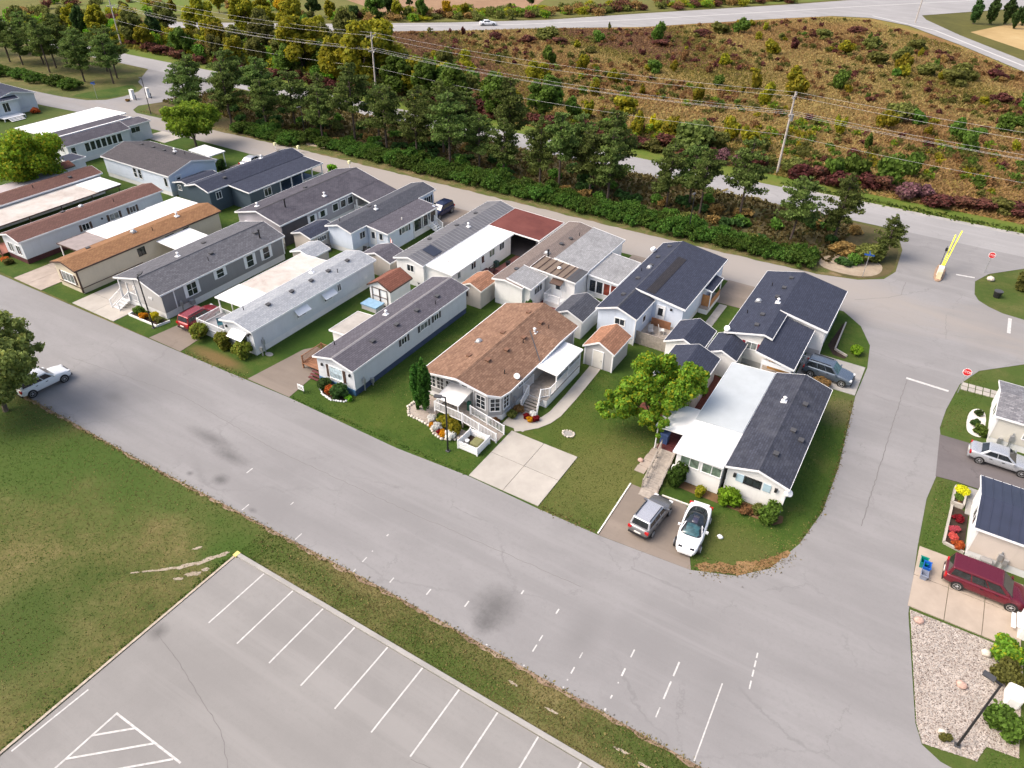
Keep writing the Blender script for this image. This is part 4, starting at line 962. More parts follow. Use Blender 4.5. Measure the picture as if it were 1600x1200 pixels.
# K: house with its long side to the street
rK, ro = home('house', 'white house with a dark faded roof lying crosswise below the round tree', 'house', -106.6, -91.5, 59.9, 68.3, 3.0, 4.05, S_blue, RF_dullx, skirt=SKW, axis='x')
win(rK, '-y', 60.08, -99.3, 1.95, .7, 1.3, rows=2, cols=1); win(rK, '-y', 60.08, -98.2, 1.95, .7, 1.3, rows=2, cols=1); win(rK, '-y', 60.08, -92.6, 1.9, .6, 1.2, cols=1)
door(rK, '+x', -91.8, 61.6, .62, .85, 1.9, S_white)
vents(ro, [(-104, 65.2, 'box'), (-101.5, 65.3, 'box'), (-98.9, 65.2, 'box'), (-98.2, 66.4, 'white'), (-96.4, 65.0, 'box'), (-95.6, 66.2, 'pipe')])
flat_roof(rK, -99.6, -95.0, 69.8, 72.7, 2.5, 2.4, MET_white, .1, name='porch_roof'); posts(rK, [(-99.4, 70), (-99.4, 72.5), (-95.2, 70), (-95.2, 72.5)], 0, 2.4); walls(rK, -99.3, -95.4, 68.2, 72.4, 0, .9, .9, S_white, name='porch_wall')
sK, _ = home('shed', 'low shed with a dark roof wedged between the pale house and the slate blue house', 'shed', -91.3, -87.2, 60.2, 65.6, 2.2, 2.7, S_teal, RF_navy, zb=.0)
win(sK, '-y', 60.5, -90.3, 1.5, .6, .7)
# L: slate blue house with the navy roof
rL, ro = home('house', 'slate blue house with a navy roof and an open white-posted porch', 'house', -86.9, -82.2, 58.9, 76.7, 3.05, 3.75, S_teal, RF_navy, skirt=S_teal, skip=('a1',))
MB().bar((-82.18, 58.9, 2.97), (-82.18, 62.25, 2.97), .04, .17).build('eave_trim', white, rL)
win(rL, '+x', -82.38, 60.6, 2.1, .8, .9)
flat_roof(rL, -82.14, -78.35, 62.3, 76.4, 3.02, 2.72, RF_navy, .12, name='porch_roof', skip=('x0',))
walls(rL, -82.2, -78.6, 62.6, 67.9, .0, 2.85, 2.85, S_teal, ze1=2.6, ar=-80.4, name='porch_room'); win(rL, '+x', -78.6, 65.7, 1.75, 1.2, 1.0)
posts(rL, [(-78.5, y) for y in (68.0, 70.1, 72.2, 74.2, 76.2)], .4, 2.62, .12); deck(rL, -82.2, -78.5, 67.95, 76.2, .5, plain('blue_grey_deck', (.13, .19, .28), .7, .15), .35); rail(rL, [(-78.55, 72.3, .5), (-78.55, 76.2, .5)], .8)
door(rL, '+x', -82.38, 69.2, .62, .9, 1.9, dark_grey); win(rL, '+x', -82.38, 72, 1.8, 1.3, 1.1)
vents(ro, [(-85.4, 71.3, 'white'), (-85.6, 64.5, 'box'), (-83.6, 63.0, 'box'), (-85.5, 74.8, 'box')])
# M: mauve house, sweeping faded roof
rM, ro = home('house', 'mauve grey house with a broad faded dark roof reaching over a side carport', 'house', -74.6, -66.7, 56.6, 75.2, 2.95, 3.95, S_mauve, RF_dull, skirt=SKW, cap=plain('dark_ridge', (.05, .048, .055), .9, .2), skip=('a1',))
MB().bar((-66.68, 56.6, 2.87), (-66.68, 69.55, 2.87), .04, .17).build('eave_trim', white, rM)
flat_roof(rM, -66.66, -62.6, 69.6, 75.2, 2.94, 2.0, RF_dull, .12, name='carport_roof', skip=('x0', 'y1'))
posts(rM, [(-62.9, 69.9), (-66.2, 69.8)], 0, 2.0, .16)
rail(rM, [(-66.6, 69.7, .3), (-64.9, 69.7, .3)], .9)
for a, h in ((66.4, .9), (67.9, .9), (69.3, .9)): win(rM, '+x', -66.88, a, 1.95, .95, h, cols=1, t=.09)
for a in (62.1, 64.0): win(rM, '+x', -66.88, a, 1.9, .8, .8, cols=1, shut=white)
MB().box(-66.9, 57.0, .0, -66.8, 61.2, 2.6).build('dark_panel', plain('charcoal_panel', (.07, .065, .075), .7, .15), rM)
vents(ro, [(-68.2, 66.0, 'white'), (-69.2, 60.1, 'stack'), (-72.5, 58.5, 'white'), (-71.5, 66, 'box')])
MB().box(-73.2, 56.2, 1.6, -71.8, 56.9, 2.0).build('ac_unit', white, rM)
deck(rM, -70.5, -66.2, 54.6, 56.6, .8, wood_grey, .3); rail(rM, [(-70.4, 54.7, .8), (-66.3, 54.7, .8), (-66.3, 56.5, .8)], .8, off_white)
# N: white house with the screened porch and white steps
rN, ro = home('house', 'white house with a slate roof, screened porch and white porch steps', 'house', -62.2, -58.05, 59.6, 76.7, 3.0, 3.6, S_blue, RF_slate, skirt=SKW, skip=('a1',))
MB().bar((-58.03, 59.6, 2.92), (-58.03, 62.35, 2.92), .04, .17).bar((-58.03, 72.85, 2.92), (-58.03, 76.7, 2.92), .04, .17).build('eave_trim', white, rN)
win(rN, '+x', -58.22, 61.7, 1.95, .9, .8); win(rN, '+x', -58.22, 75.2, 1.9, .9, 1.0, shut=black)
flat_roof(rN, -58.0, -54.75, 62.4, 72.8, 2.98, 2.62, RF_mauve, .12, name='porch_roof', skip=('x0',))
walls(rN, -58.2, -55.0, 62.7, 67.6, .0, 2.8, 2.8, S_blue, ze1=2.5, ar=-56.6, name='porch_room'); win(rN, '+x', -55.0, 65.95, 1.95, 1.3, .8, shut=black, pane=gl_mid); win(rN, '-y', 62.7, -56.1, 1.85, .5, .8, cols=1)
door(rN, '-y', 62.7, -57.3, .55, .8, 1.9)
MB().box(-58.1, 67.65, .0, -55.02, 72.5, .75).build('porch_base', SKW, rN)
for a, w in ((68.5, 1.5), (70.2, .9), (71.8, 1.1)): win(rN, '+x', -55.0, a, 1.6, w, 1.5, cols=1, t=.09, pane=gl_dark)
posts(rN, [(-54.95, 72.6), (-54.95, 67.7)], 0, 2.5); walls(rN, -58.1, -55.02, 72.3, 72.5, .7, 2.7, 2.7, S_blue, name='porch_end')
steps(rN, -54.9, -53.6, 70.6, 72.0, .75, .0, 4, white, 'x'); rail(rN, [(-54.9, 70.6, .75), (-53.6, 70.6, .05)], .85); rail(rN, [(-54.9, 72.0, .75), (-53.6, 72.0, .05)], .85)
vents(ro, [(-59.6, 66.1, 'white'), (-60.9, 66.4, 'box'), (-61.0, 61, 'pipe')]); MB().tube((-55.9, 66.6, 2.75), (-55.9, 66.6, 3.05), .07, n=7).build('vent_pipe', off_white, rN)
MB().box(-62.0, 58.6, 0, -61.3, 59.3, .75).build('ac_unit', dark_grey, rN)
# O: striped steel roof, white side roof, red carport
rO, ro = home('house', 'white house with a ribbed grey steel roof and a red carport roof', 'house', -49.85, -45.7, 57.4, 77.0, 3.0, 3.55, S_bright, MET_stripe, skirt=SKW)
for k in range(33):
    y = 57.6+.6*k; m = MB()
    m.bar((-49.85, y, 3.02), (-47.78, y, 3.57), .07, .05).bar((-47.78, y, 3.57), (-45.7, y, 3.02), .07, .05); m.build('roof_rib', plain('light_steel_rib', (.20, .20, .215), .45, .12), ro)
MB().add([(-47.55, 59.8, 3.53), (-45.95, 59.8, 3.10), (-45.95, 61.4, 3.10), (-47.55, 61.4, 3.53), (-47.55, 59.8, 3.57), (-45.95, 59.8, 3.14), (-45.95, 61.4, 3.14), (-47.55, 61.4, 3.57)], [(0, 3, 2, 1), (4, 5, 6, 7), (0, 1, 5, 4), (1, 2, 6, 5), (2, 3, 7, 6), (3, 0, 4, 7)]).build('dark_roof_panel', plain('dark_panel_blue', (.03, .035, .055), .35, .1), ro)
vents(ro, [(-48.2, 67.6, 'box'), (-47.0, 68.3, 'white'), (-48.4, 72, 'box'), (-48.9, 63, 'box')])
win(rO, '-y', 57.7, -47.7, 2.1, .9, .75)
flat_roof(rO, -45.66, -42.1, 57.9, 70.8, 2.95, 2.68, MET_white, .1, name='side_roof', skip=('x0', 'y1')); walls(rO, -45.9, -42.35, 58.1, 70.6, .0, 2.7, 2.7, S_bright, ze1=2.55, ar=-44, name='side_wall')
for a, w, h in ((59.5, .5, .7), (62.4, .9, .8), (66.3, 1.1, .85), (68.5, 1.0, .85)): win(rO, '+x', -42.35, a, 1.95, w, h, pane=gl_green if w > 1 else gl_dark)
door(rO, '+x', -42.35, 64.3, .6, .85, 1.95); deck(rO, -42.3, -41.1, 63.8, 65.0, .55, wood_red, .2); rail(rO, [(-41.15, 65.0, .55), (-41.15, 63.9, .55)], .8, black, mid=True); steps(rO, -42.2, -41.2, 65.0, 66.0, .5, 0, 3, wood_red)
MB().box(-42.3, 66.6, 0, -41.8, 67.1, .7).build('ac_unit', plain('dark_green_box', (.02, .06, .05), .6, .1), rO)
for x, y in ((-43.6, 62.3), (-44.2, 60.1)): MB().tube((x, y, 2.7), (x, y, 3.02), .06, n=7).build('vent_pipe', off_white, rO)
flat_roof(rO, -45.66, -38.5, 70.83, 77.1, 2.98, 2.7, MET_red, .12, name='carport_roof', skip=('x0',)); posts(rO, [(-38.7, 71.1), (-38.7, 76.9), (-42, 76.9)], 0, 2.65, .14)
MB().box(-45.6, 76.6, 0, -40, 76.75, 2.7).build('back_wall', S_lgrey, rO)
walls(rO, -40.4, -38.9, 73.5, 76.5, 0, 2.4, 2.4, S_lgrey, name='storage_wall')
# Q: patchwork roofs
rQ, ro = home('house', 'white house under a patchwork of taupe, brown metal and weathered grey roofs', 'house', -37.8, -34.0, 59.2, 77.1, 3.05, 3.3, S_bright, RF_taupe, skirt=SKW, ze1=2.9, ar=-36.2)
flat_roof(rQ, -36.1, -33.1, 59.5, 63.1, 3.42, 2.88, RF_weath, .12, name='front_roof', skip=('x0',)); walls(rQ, -36, -33.35, 59.8, 63.0, .0, 2.95, 2.95, S_bright, ze1=2.7, ar=-34.6, name='front_room')
win(rQ, '+x', -33.35, 61.5, 2.0, 1.6, .8, cols=3); 
mr = flat_roof(rQ, -35.3, -29.7, 63.13, 66.3, 3.42, 3.0, plain('brown_metal_roof', (.17, .125, .09), .5, .15), .1, name='metal_roof')
for k in range(7):
    x = -35.2+.78*k; z = 3.42-.075*(x+35.3); MB().bar((x, 63.15, z+.03), (x, 66.28, z+.03), .08, .06).build('roof_rib', brown_trim, mr)
MB().add([(-30.9, 63.15, 3.12), (-29.72, 63.15, 3.03), (-29.72, 66.25, 3.03), (-30.9, 66.25, 3.12), (-30.9, 63.15, 3.15), (-29.72, 63.15, 3.06), (-29.72, 66.25, 3.06), (-30.9, 66.25, 3.15)], [(0, 3, 2, 1), (4, 5, 6, 7), (0, 1, 5, 4), (1, 2, 6, 5), (2, 3, 7, 6), (3, 0, 4, 7)]).build('felt_patch', dark_grey, mr)
walls(rQ, -34.0, -29.9, 63.4, 66.3, .0, 2.95, 2.95, S_bright, ze1=2.85, ar=-32, name='middle_wall'); door(rQ, '-y', 63.4, -31.9, .65, .85, 1.95, white)
MB().add([(-32.6, 63.38, 2.75), (-31.2, 63.38, 2.75), (-31.2, 62.6, 2.45), (-32.6, 62.6, 2.45), (-32.6, 63.38, 2.69), (-31.2, 63.38, 2.69), (-31.2, 62.62, 2.39), (-32.6, 62.62, 2.39)], [(0, 1, 2, 3), (4, 7, 6, 5), (0, 4, 5, 1), (2, 6, 7, 3), (1, 5, 6, 2), (0, 3, 7, 4)]).build('door_awning', brown_trim, rQ)
deck(rQ, -32.9, -30.9, 61.9, 63.4, .6, SKW, .3, skirt=SKW); rail(rQ, [(-32.8, 63.3, .6), (-32.8, 62.0, .6), (-31.0, 62.0, .6)], .8); steps(rQ, -30.9, -29.9, 62.2, 63.2, .6, 0, 3, SKW, 'x')
flat_roof(rQ, -34.05, -29.8, 66.35, 76.2, 3.5, 2.95, RF_weath, .14, name='back_roof', skip=('x0',)); walls(rQ, -34, -30.0, 66.5, 76, .0, 3.2, 3.2, S_bright, ze1=2.8, ar=-32.4, name='back_wall')
flat_roof(rQ, -29.75, -26.1, 66.2, 72.4, 2.8, 2.5, RF_weath, .12, name='sunroom_roof', skip=('x0',)); walls(rQ, -29.9, -26.3, 66.5, 72.2, .0, 2.6, 2.6, S_bright, ze1=2.35, ar=-28, name='sunroom_wall')
for k in range(4): win(rQ, '-y', 66.5, -29.2+.86*k, 1.35, .72, 1.4, cols=1, t=.06, pane=gl_dark if k < 2 else glass('amber_glass', (.16, .035, .02), .1))
vents(ro, [(-36.4, 62, 'box'), (-35.0, 66.6, 'stack'), (-35.6, 67.4, 'fan'), (-35.4, 70.5, 'box'), (-35.2, 72.5, 'box'), (-34.8, 74, 'pipe')])
MB().ball((-32.6, 64.8, 3.32), (.25, .25, .14), 8, 4).build('roof_fan', white_metal, mr)
# R: bluish white house with the long navy roof
rR, ro = home('house', 'bluish white house with a navy roof marked by one long darker strip', 'house', -25.5, -21.05, 59.4, 77.5, 3.15, 3.95, S_blue, RF_navy, skirt=SKW, ar=-23.2, cap=RF_slate)
flat_roof(rR, -23.2, -17.7, 63.9, 77.5, 4.0, 3.15, RF_navy, .16, name='main_roof', skip=('x0', 'y1')); walls(rR, -22.9, -17.95, 64.15, 77.2, .62, 3.8, 3.8, S_blue, ze1=3.02, ar=-22.8, name='main_wall', skirt=SKW)
MB().add([(-22.2, 64.3, 3.86), (-21.25, 64.3, 3.715), (-21.25, 73.6, 3.715), (-22.2, 73.6, 3.86), (-22.2, 64.3, 3.885), (-21.25, 64.3, 3.74), (-21.25, 73.6, 3.74), (-22.2, 73.6, 3.885)], [(0, 3, 2, 1), (4, 5, 6, 7), (0, 1, 5, 4), (1, 2, 6, 5), (2, 3, 7, 6), (3, 0, 4, 7)]).build('dark_shingle_strip', RF_patch, rR)
vents(ro, [(-24.2, 76, 'box'), (-24.3, 72.7, 'box'), (-24.1, 70.2, 'box'), (-24.0, 69.6, 'fan'), (-24.1, 66.6, 'box'), (-24.6, 68.8, 'pipe'), (-23.9, 62.4, 'box')])
win(rR, '-y', 59.7, -22.9, 2.2, 1.0, .65, t=.1); win(rR, '+x', -21.23, 62.0, 1.95, .7, .7, cols=1)
door(rR, '-y', 64.15, -20.3, .7, .85, 1.95); MB().box(-19.3, 64.0, 2.5, -19.1, 64.15, 2.7).build('wall_lamp', black, rR)
deck(rR, -21.2, -18.2, 60.5, 64.1, .65, wood_grey, .2)
MB().box(-20.9, 63.4, .65, -18.8, 63.5, 1.5).build('privacy_screen', wood_brown, rR); 
fl = flat_roof(rR, -18.0, -16.9, 70.2, 73.9, 2.75, 2.55, RF_navy, .1, name='porch_roof'); posts(rR, [(-17.0, 70.3), (-17.0, 73.7)], 0, 2.5)
deck(rR, -17.95, -16.9, 69.6, 73.9, .6, wood_grey, .3, skirt=SKW); MB().box(-16.98, 70.4, .6, -16.92, 73.6, 1.35).box(-17.9, 70.32, .6, -17.1, 70.38, 1.9).build('cedar_panel', plain('cedar_wood', (.40, .19, .07), .6, .25, 4), rR)
MB().tube((-25.55, 74.6, 3.35), (-25.65, 74.5, 3.6), .32, .3, 12).build('satellite_dish', white_metal, rR)
gutter_pipe(rR, -21.2, 59.6, 3.0)
# S: navy-roofed house with red shutters
rS, ro = home('house', 'white house with a navy roof and dark red window shutters near the park entrance', 'house', -13.1, -8.6, 62.2, 77.3, 3.05, 3.95, S_bright, RF_navy, skirt=S_lgrey, ar=-9.4, ze1=3.72)
flat_roof(rS, -9.36, -4.6, 67.6, 77.3, 3.98, 3.05, RF_navy, .16, name='main_roof', skip=('x0', 'y1')); walls(rS, -9.2, -4.8, 67.9, 77.0, .62, 3.75, 3.75, S_bright, ze1=2.92, ar=-9.1, name='main_wall', skirt=S_lgrey)
flat_roof(rS, -9.36, -5.75, 59.5, 67.56, 3.62, 2.85, RF_navy, .14, name='side_roof', skip=('x0', 'y1')); walls(rS, -8.75, -6.0, 62.5, 67.9, .0, 3.2, 3.2, S_lgrey, ze1=2.75, ar=-8.7, name='side_wall')
win(rS, '-y', 62.5, -10.4, 2.2, 1.0, .7, shut=plain('dark_red_shutter', (.22, .015, .03), .6, .1), pane=gl_mid)
MB().add([(-8.7, 59.6, 2.9), (-6.0, 59.6, 2.75), (-6.0, 59.6, 2.4), (-8.7, 59.6, 2.4), (-8.7, 59.75, 2.9), (-6.0, 59.75, 2.75), (-6.0, 59.75, 2.4), (-8.7, 59.75, 2.4)], [(0, 3, 2, 1), (4, 5, 6, 7), (0, 1, 5, 4), (1, 2, 6, 5), (2, 3, 7, 6), (3, 0, 4, 7)]).build('porch_beam', white, rS)
posts(rS, [(-8.6, 59.7), (-6.0, 59.7)], 0, 2.6, .12); deck(rS, -8.9, -5.9, 59.6, 62.4, .7, wood_grey, .3); rail(rS, [(-10.6, 59.7, .7), (-8.6, 59.7, .7), (-6.0, 59.7, .7)], .85); MB().box(-8.4, 61.9, .7, -6.2, 62.0, 1.9).build('cedar_panel', plain('golden_wood', (.42, .22, .06), .6, .2, 4), rS)
rail(rS, [(-5.9, 65.4, .3), (-4.2, 65.4, .3)], .8); win(rS, '+x', -4.8, 71.0, 1.9, 1.0, .9); MB().box(-4.8, 69.4, 2.0, -4.66, 69.55, 2.3).build('wall_lamp', black, rS)
gutter_pipe(rS, -4.75, 68.0, 3.0); gutter_pipe(rS, -5.95, 62.6, 2.8)
vents(ro, [(-10.2, 75.5, 'box'), (-10.3, 72.9, 'box'), (-10.4, 70.6, 'box'), (-11.6, 73.3, 'pipe'), (-11.9, 69.4, 'fan'), (-10.0, 69.3, 'white'), (-12.2, 66.5, 'pipe'), (-10.7, 66.3, 'box'), (-10.6, 64.0, 'box')])
MB().tube((-12.9, 62.5, 3.2), (-12.95, 62.3, 3.45), .3, .28, 12).build('satellite_dish', white_metal, rS)
# T, U, V: homes cut by the right edge
rT, ro = home('mobile_home', 'home with a mottled grey shingle roof at the right edge, beside the silver sedan', 'mobile home', 10.2, 27, 61.9, 67.9, 2.85, 3.55, siding('bone_siding', (.60, .58, .52)), shingle('mottled_grey_shingles', (.26, .26, .28), (.12, .12, .135), 'x', blot=(.09, .09, .10)), zb=.6, skirt=SKW, axis='x')
MB().box(10.42, 62.05, .58, 10.56, 67.7, 2.7).build('end_wall', S_bright, rT); win(rT, '-x', 10.42, 64.6, 1.7, 1.6, 1.1, pane=gl_mid); win(rT, '-y', 62.08, 13.2, 1.8, 1.0, .9, pane=gl_mid)
meter(rT, 12.0, 61.95, .0, 1.7); meter(rT, 11.3, 61.95, .0, .7); rail(rT, [(11.0, 68.4, .6), (14, 68.4, .6)], .8); deck(rT, 10.9, 14, 67.9, 68.5, .6, SKW)
rU, ro = home('mobile_home', 'home with a navy steel roof at the right edge, above the maroon minivan', 'mobile home', 9.7, 27, 46.8, 53.0, 2.9, 3.5, siding('bone_siding_two', (.60, .53, .47)), MET_navy, zb=.62, skirt=SKW, axis='x')
for k in range(28):
    x = 9.9+.6*k; m = MB(); m.bar((x, 46.8, 2.915), (x, 49.9, 3.51), .06, .04).bar((x, 49.9, 3.51), (x, 53.0, 2.915), .06, .04); m.build('roof_rib', MET_navy, ro)
MB().box(9.95, 46.97, .6, 10.06, 52.8, 2.75).build('end_wall', S_bright, rU); win(rU, '-x', 9.95, 49.6, 1.7, 1.5, 1.1); 
meter(rU, 11.9, 46.9, .0, 1.6); meter(rU, 12.3, 46.85, .1, .9); MB().box(10.9, 46.5, .0, 11.6, 46.95, .6).build('ac_unit', galv, rU); MB().box(10.3, 46.6, 0, 10.7, 46.9, .3).build('utility_box', concrete_grey, rU)
rail(rU, [(11.6, 53.5, .6), (16, 53.5, .6)], .8); deck(rU, 11.5, 16, 53.0, 53.6, .6, SKW)
rV, ro = home('mobile_home', 'white home showing only its side at the lower right edge, behind the gravel bed', 'mobile home', 14.0, 26, 29.5, 40.6, 2.9, 3.4, S_bright, RF_grey, zb=.5, skirt=SKW, axis='y')
MB().box(13.5, 41.2, 0, 15, 43.0, 1.0).build('porch_base', white, rV); rail(rV, [(13.6, 42.9, 1.0), (13.6, 41.3, 1.0)], .8); steps(rV, 13.0, 13.5, 41.5, 42.8, .3, .9, 2, white, 'x')

# ------------------------------------------------------------------ sheds
def shed(label, x0, x1, y0, y1, ze, zr, wm, rm, trim=white, axis='y', dr=None, name='shed', ov=.2):
    s, ro = home(name, label, 'shed', x0, x1, y0, y1, ze, zr, wm, rm, zb=0.0, axis=axis, ov=ov, ove=.18, trim=trim, skirt=None)
    return s, ro
s1, _ = shed('cream shed with a rust-brown roof and a brown cross-framed double door', -49.2, -46.0, 52.0, 55.8, 2.2, 3.05, S_bright, RF_rust, brown_trim)
for x in (-48.15, -47.1):
    m = MB(); 
    for a, b in (((x-.5, 52.12, .1), (x-.5, 52.12, 2.0)), ((x+.5, 52.12, .1), (x+.5, 52.12, 2.0)), ((x-.5, 52.12, .1), (x+.5, 52.12, .1)), ((x-.5, 52.12, 1.05), (x+.5, 52.12, 1.05)), ((x-.5, 52.12, 2.0), (x+.5, 52.12, 2.0))): m.bar(a, b, .06)
    m.build('door_frame', brown_trim, s1)
s2, _ = shed('beige shed with a terracotta roof behind the navy-skirted trailer', -40.7, -37.9, 57.2, 60.7, 2.25, 2.9, S_tan, RF_terra, off_white); win(s2, '-y', 57.38, -40.0, 1.5, .5, .7, cols=1, frame=brown_trim)
shed('pale shed with a light grey roof next to the stained bone carport', -61.9, -58.5, 53.3, 56.4, 2.2, 2.75, S_tan, RF_lgrey)
s3, ro = shed('tan-fronted shed with a dark roof in front of the mauve house', -65.2, -62.0, 56.8, 61.3, 2.35, 2.85, S_tan, RF_navy); win(s3, '+x', -62.2, 58.8, 1.6, 1.4, .5, cols=4)
shed('cream shed with a faded purple-grey roof beside the ribbed steel roof', -54.6, -50.2, 57.2, 60.3, 2.2, 2.95, S_tan, RF_mauve)
s4, _ = shed('grey shed with a terracotta roof at the end of the curved concrete path', -24.1, -20.8, 53.9, 57.9, 2.15, 3.05, S_lgrey, RF_terra); door(s4, '-y', 54.08, -22.5, .05, 1.0, 1.85, off_white, glassy=False)
for x in (-23.9, -21.0): MB().box(x-.07, 54.02, .0, x+.07, 54.1, 2.1).build('corner_trim', white, s4)
shed('white shed with a slate grey roof between the tan-roofed house and red patio', -29.5, -26.0, 57.6, 62.0, 2.2, 3.0, S_bright, RF_slate)
shed('white shed with a navy roof at the wooden fence', -17.8, -14.05, 58.7, 63.2, 2.25, 3.1, S_bright, RF_navy)
shed('white shed with a navy roof against the red-shuttered house', -13.8, -10.75, 59.0, 63.0, 2.25, 2.95, S_bright, RF_navy)
shed('long pale shed with a navy roof half hidden by the yellowing tree', -16.5, -12.1, 52.6, 58.4, 2.4, 3.25, S_lgrey, RF_navy)
shed('little brown-roofed shed beside the shed with a flat dark top', -111.3, -108.6, 54.6, 56.9, 2.1, 2.6, S_white, RF_rust, brown_trim)
sj = thing('shed', 'white shed with a flat dark grey roof below the seven porch windows', 'shed', (-111.5, 58, 0)); flat_roof(sj, -113.6, -110.0, 56.9, 59.6, 2.2, 2.3, RF_navy, .1); walls(sj, -113.4, -110.2, 57.0, 59.4, 0, 2.1, 2.1, S_white)

# ------------------------------------------------------------------ vehicles
def loft(rings):
    m = MB(); n = len(rings[0]); vs = [p for r in rings for p in r]; fs = []
    for j in range(len(rings)-1):
        for i in range(n):
            a = j*n+i; b = j*n+(i+1) % n; fs.append((a, b, b+n, a+n))
    fs.append(tuple(range(n))[::-1]); fs.append(tuple(range((len(rings)-1)*n, len(rings)*n)))
    return m.add(vs, fs)
def quad_panel(mb, q, inset=(.08, .12, .08, .08), off=.012):
    """thin pane laid on a quad a,b (bottom) c,d (top); insets: left, bottom, right, top"""
    a, b, c, d = (Vector(p) for p in q)
    P = lambda u, v: (a*(1-u)+b*u)*(1-v)+(d*(1-u)+c*u)*v
    l, bo, r, t = inset
    n = (b-a).cross(d-a).normalized()
    pts = [P(l, bo), P(1-r, bo), P(1-r, 1-t), P(l, 1-t)]
    mb.add([p+n*off for p in pts]+[p-n*.02 for p in pts], [(0, 1, 2, 3), (7, 6, 5, 4), (0, 4, 5, 1), (1, 5, 6, 2), (2, 6, 7, 3), (3, 7, 4, 0)])
KIND = dict(
    suv=dict(L=4.6, W=1.86, H=1.68, hood=1.02, belt=1.08, wb=.285, wf=.44, rr=.075, rb=.03, wr=.36, deck=1.06, top=.78),
    hatch=dict(L=4.3, W=1.76, H=1.60, hood=1.0, belt=1.05, wb=.27, wf=.40, rr=.10, rb=.045, wr=.32, deck=1.03, top=.78),
    sedan=dict(L=4.85, W=1.84, H=1.46, hood=.93, belt=.98, wb=.29, wf=.45, rr=.27, rb=.155, wr=.33, deck=1.02, top=.72),
    sport=dict(L=4.9, W=1.88, H=1.28, hood=.84, belt=.90, wb=.385, wf=.56, rr=.24, rb=.06, wr=.33, deck=.95, top=.76),
    van=dict(L=5.15, W=1.98, H=1.76, hood=1.02, belt=1.06, wb=.20, wf=.375, rr=.06, rb=.025, wr=.35, deck=1.04, top=.80),
    pickup=dict(L=5.6, W=2.0, H=1.85, hood=1.15, belt=1.2, wb=.28, wf=.38, rr=.40, rb=.385, wr=.39, deck=.95, top=.82))
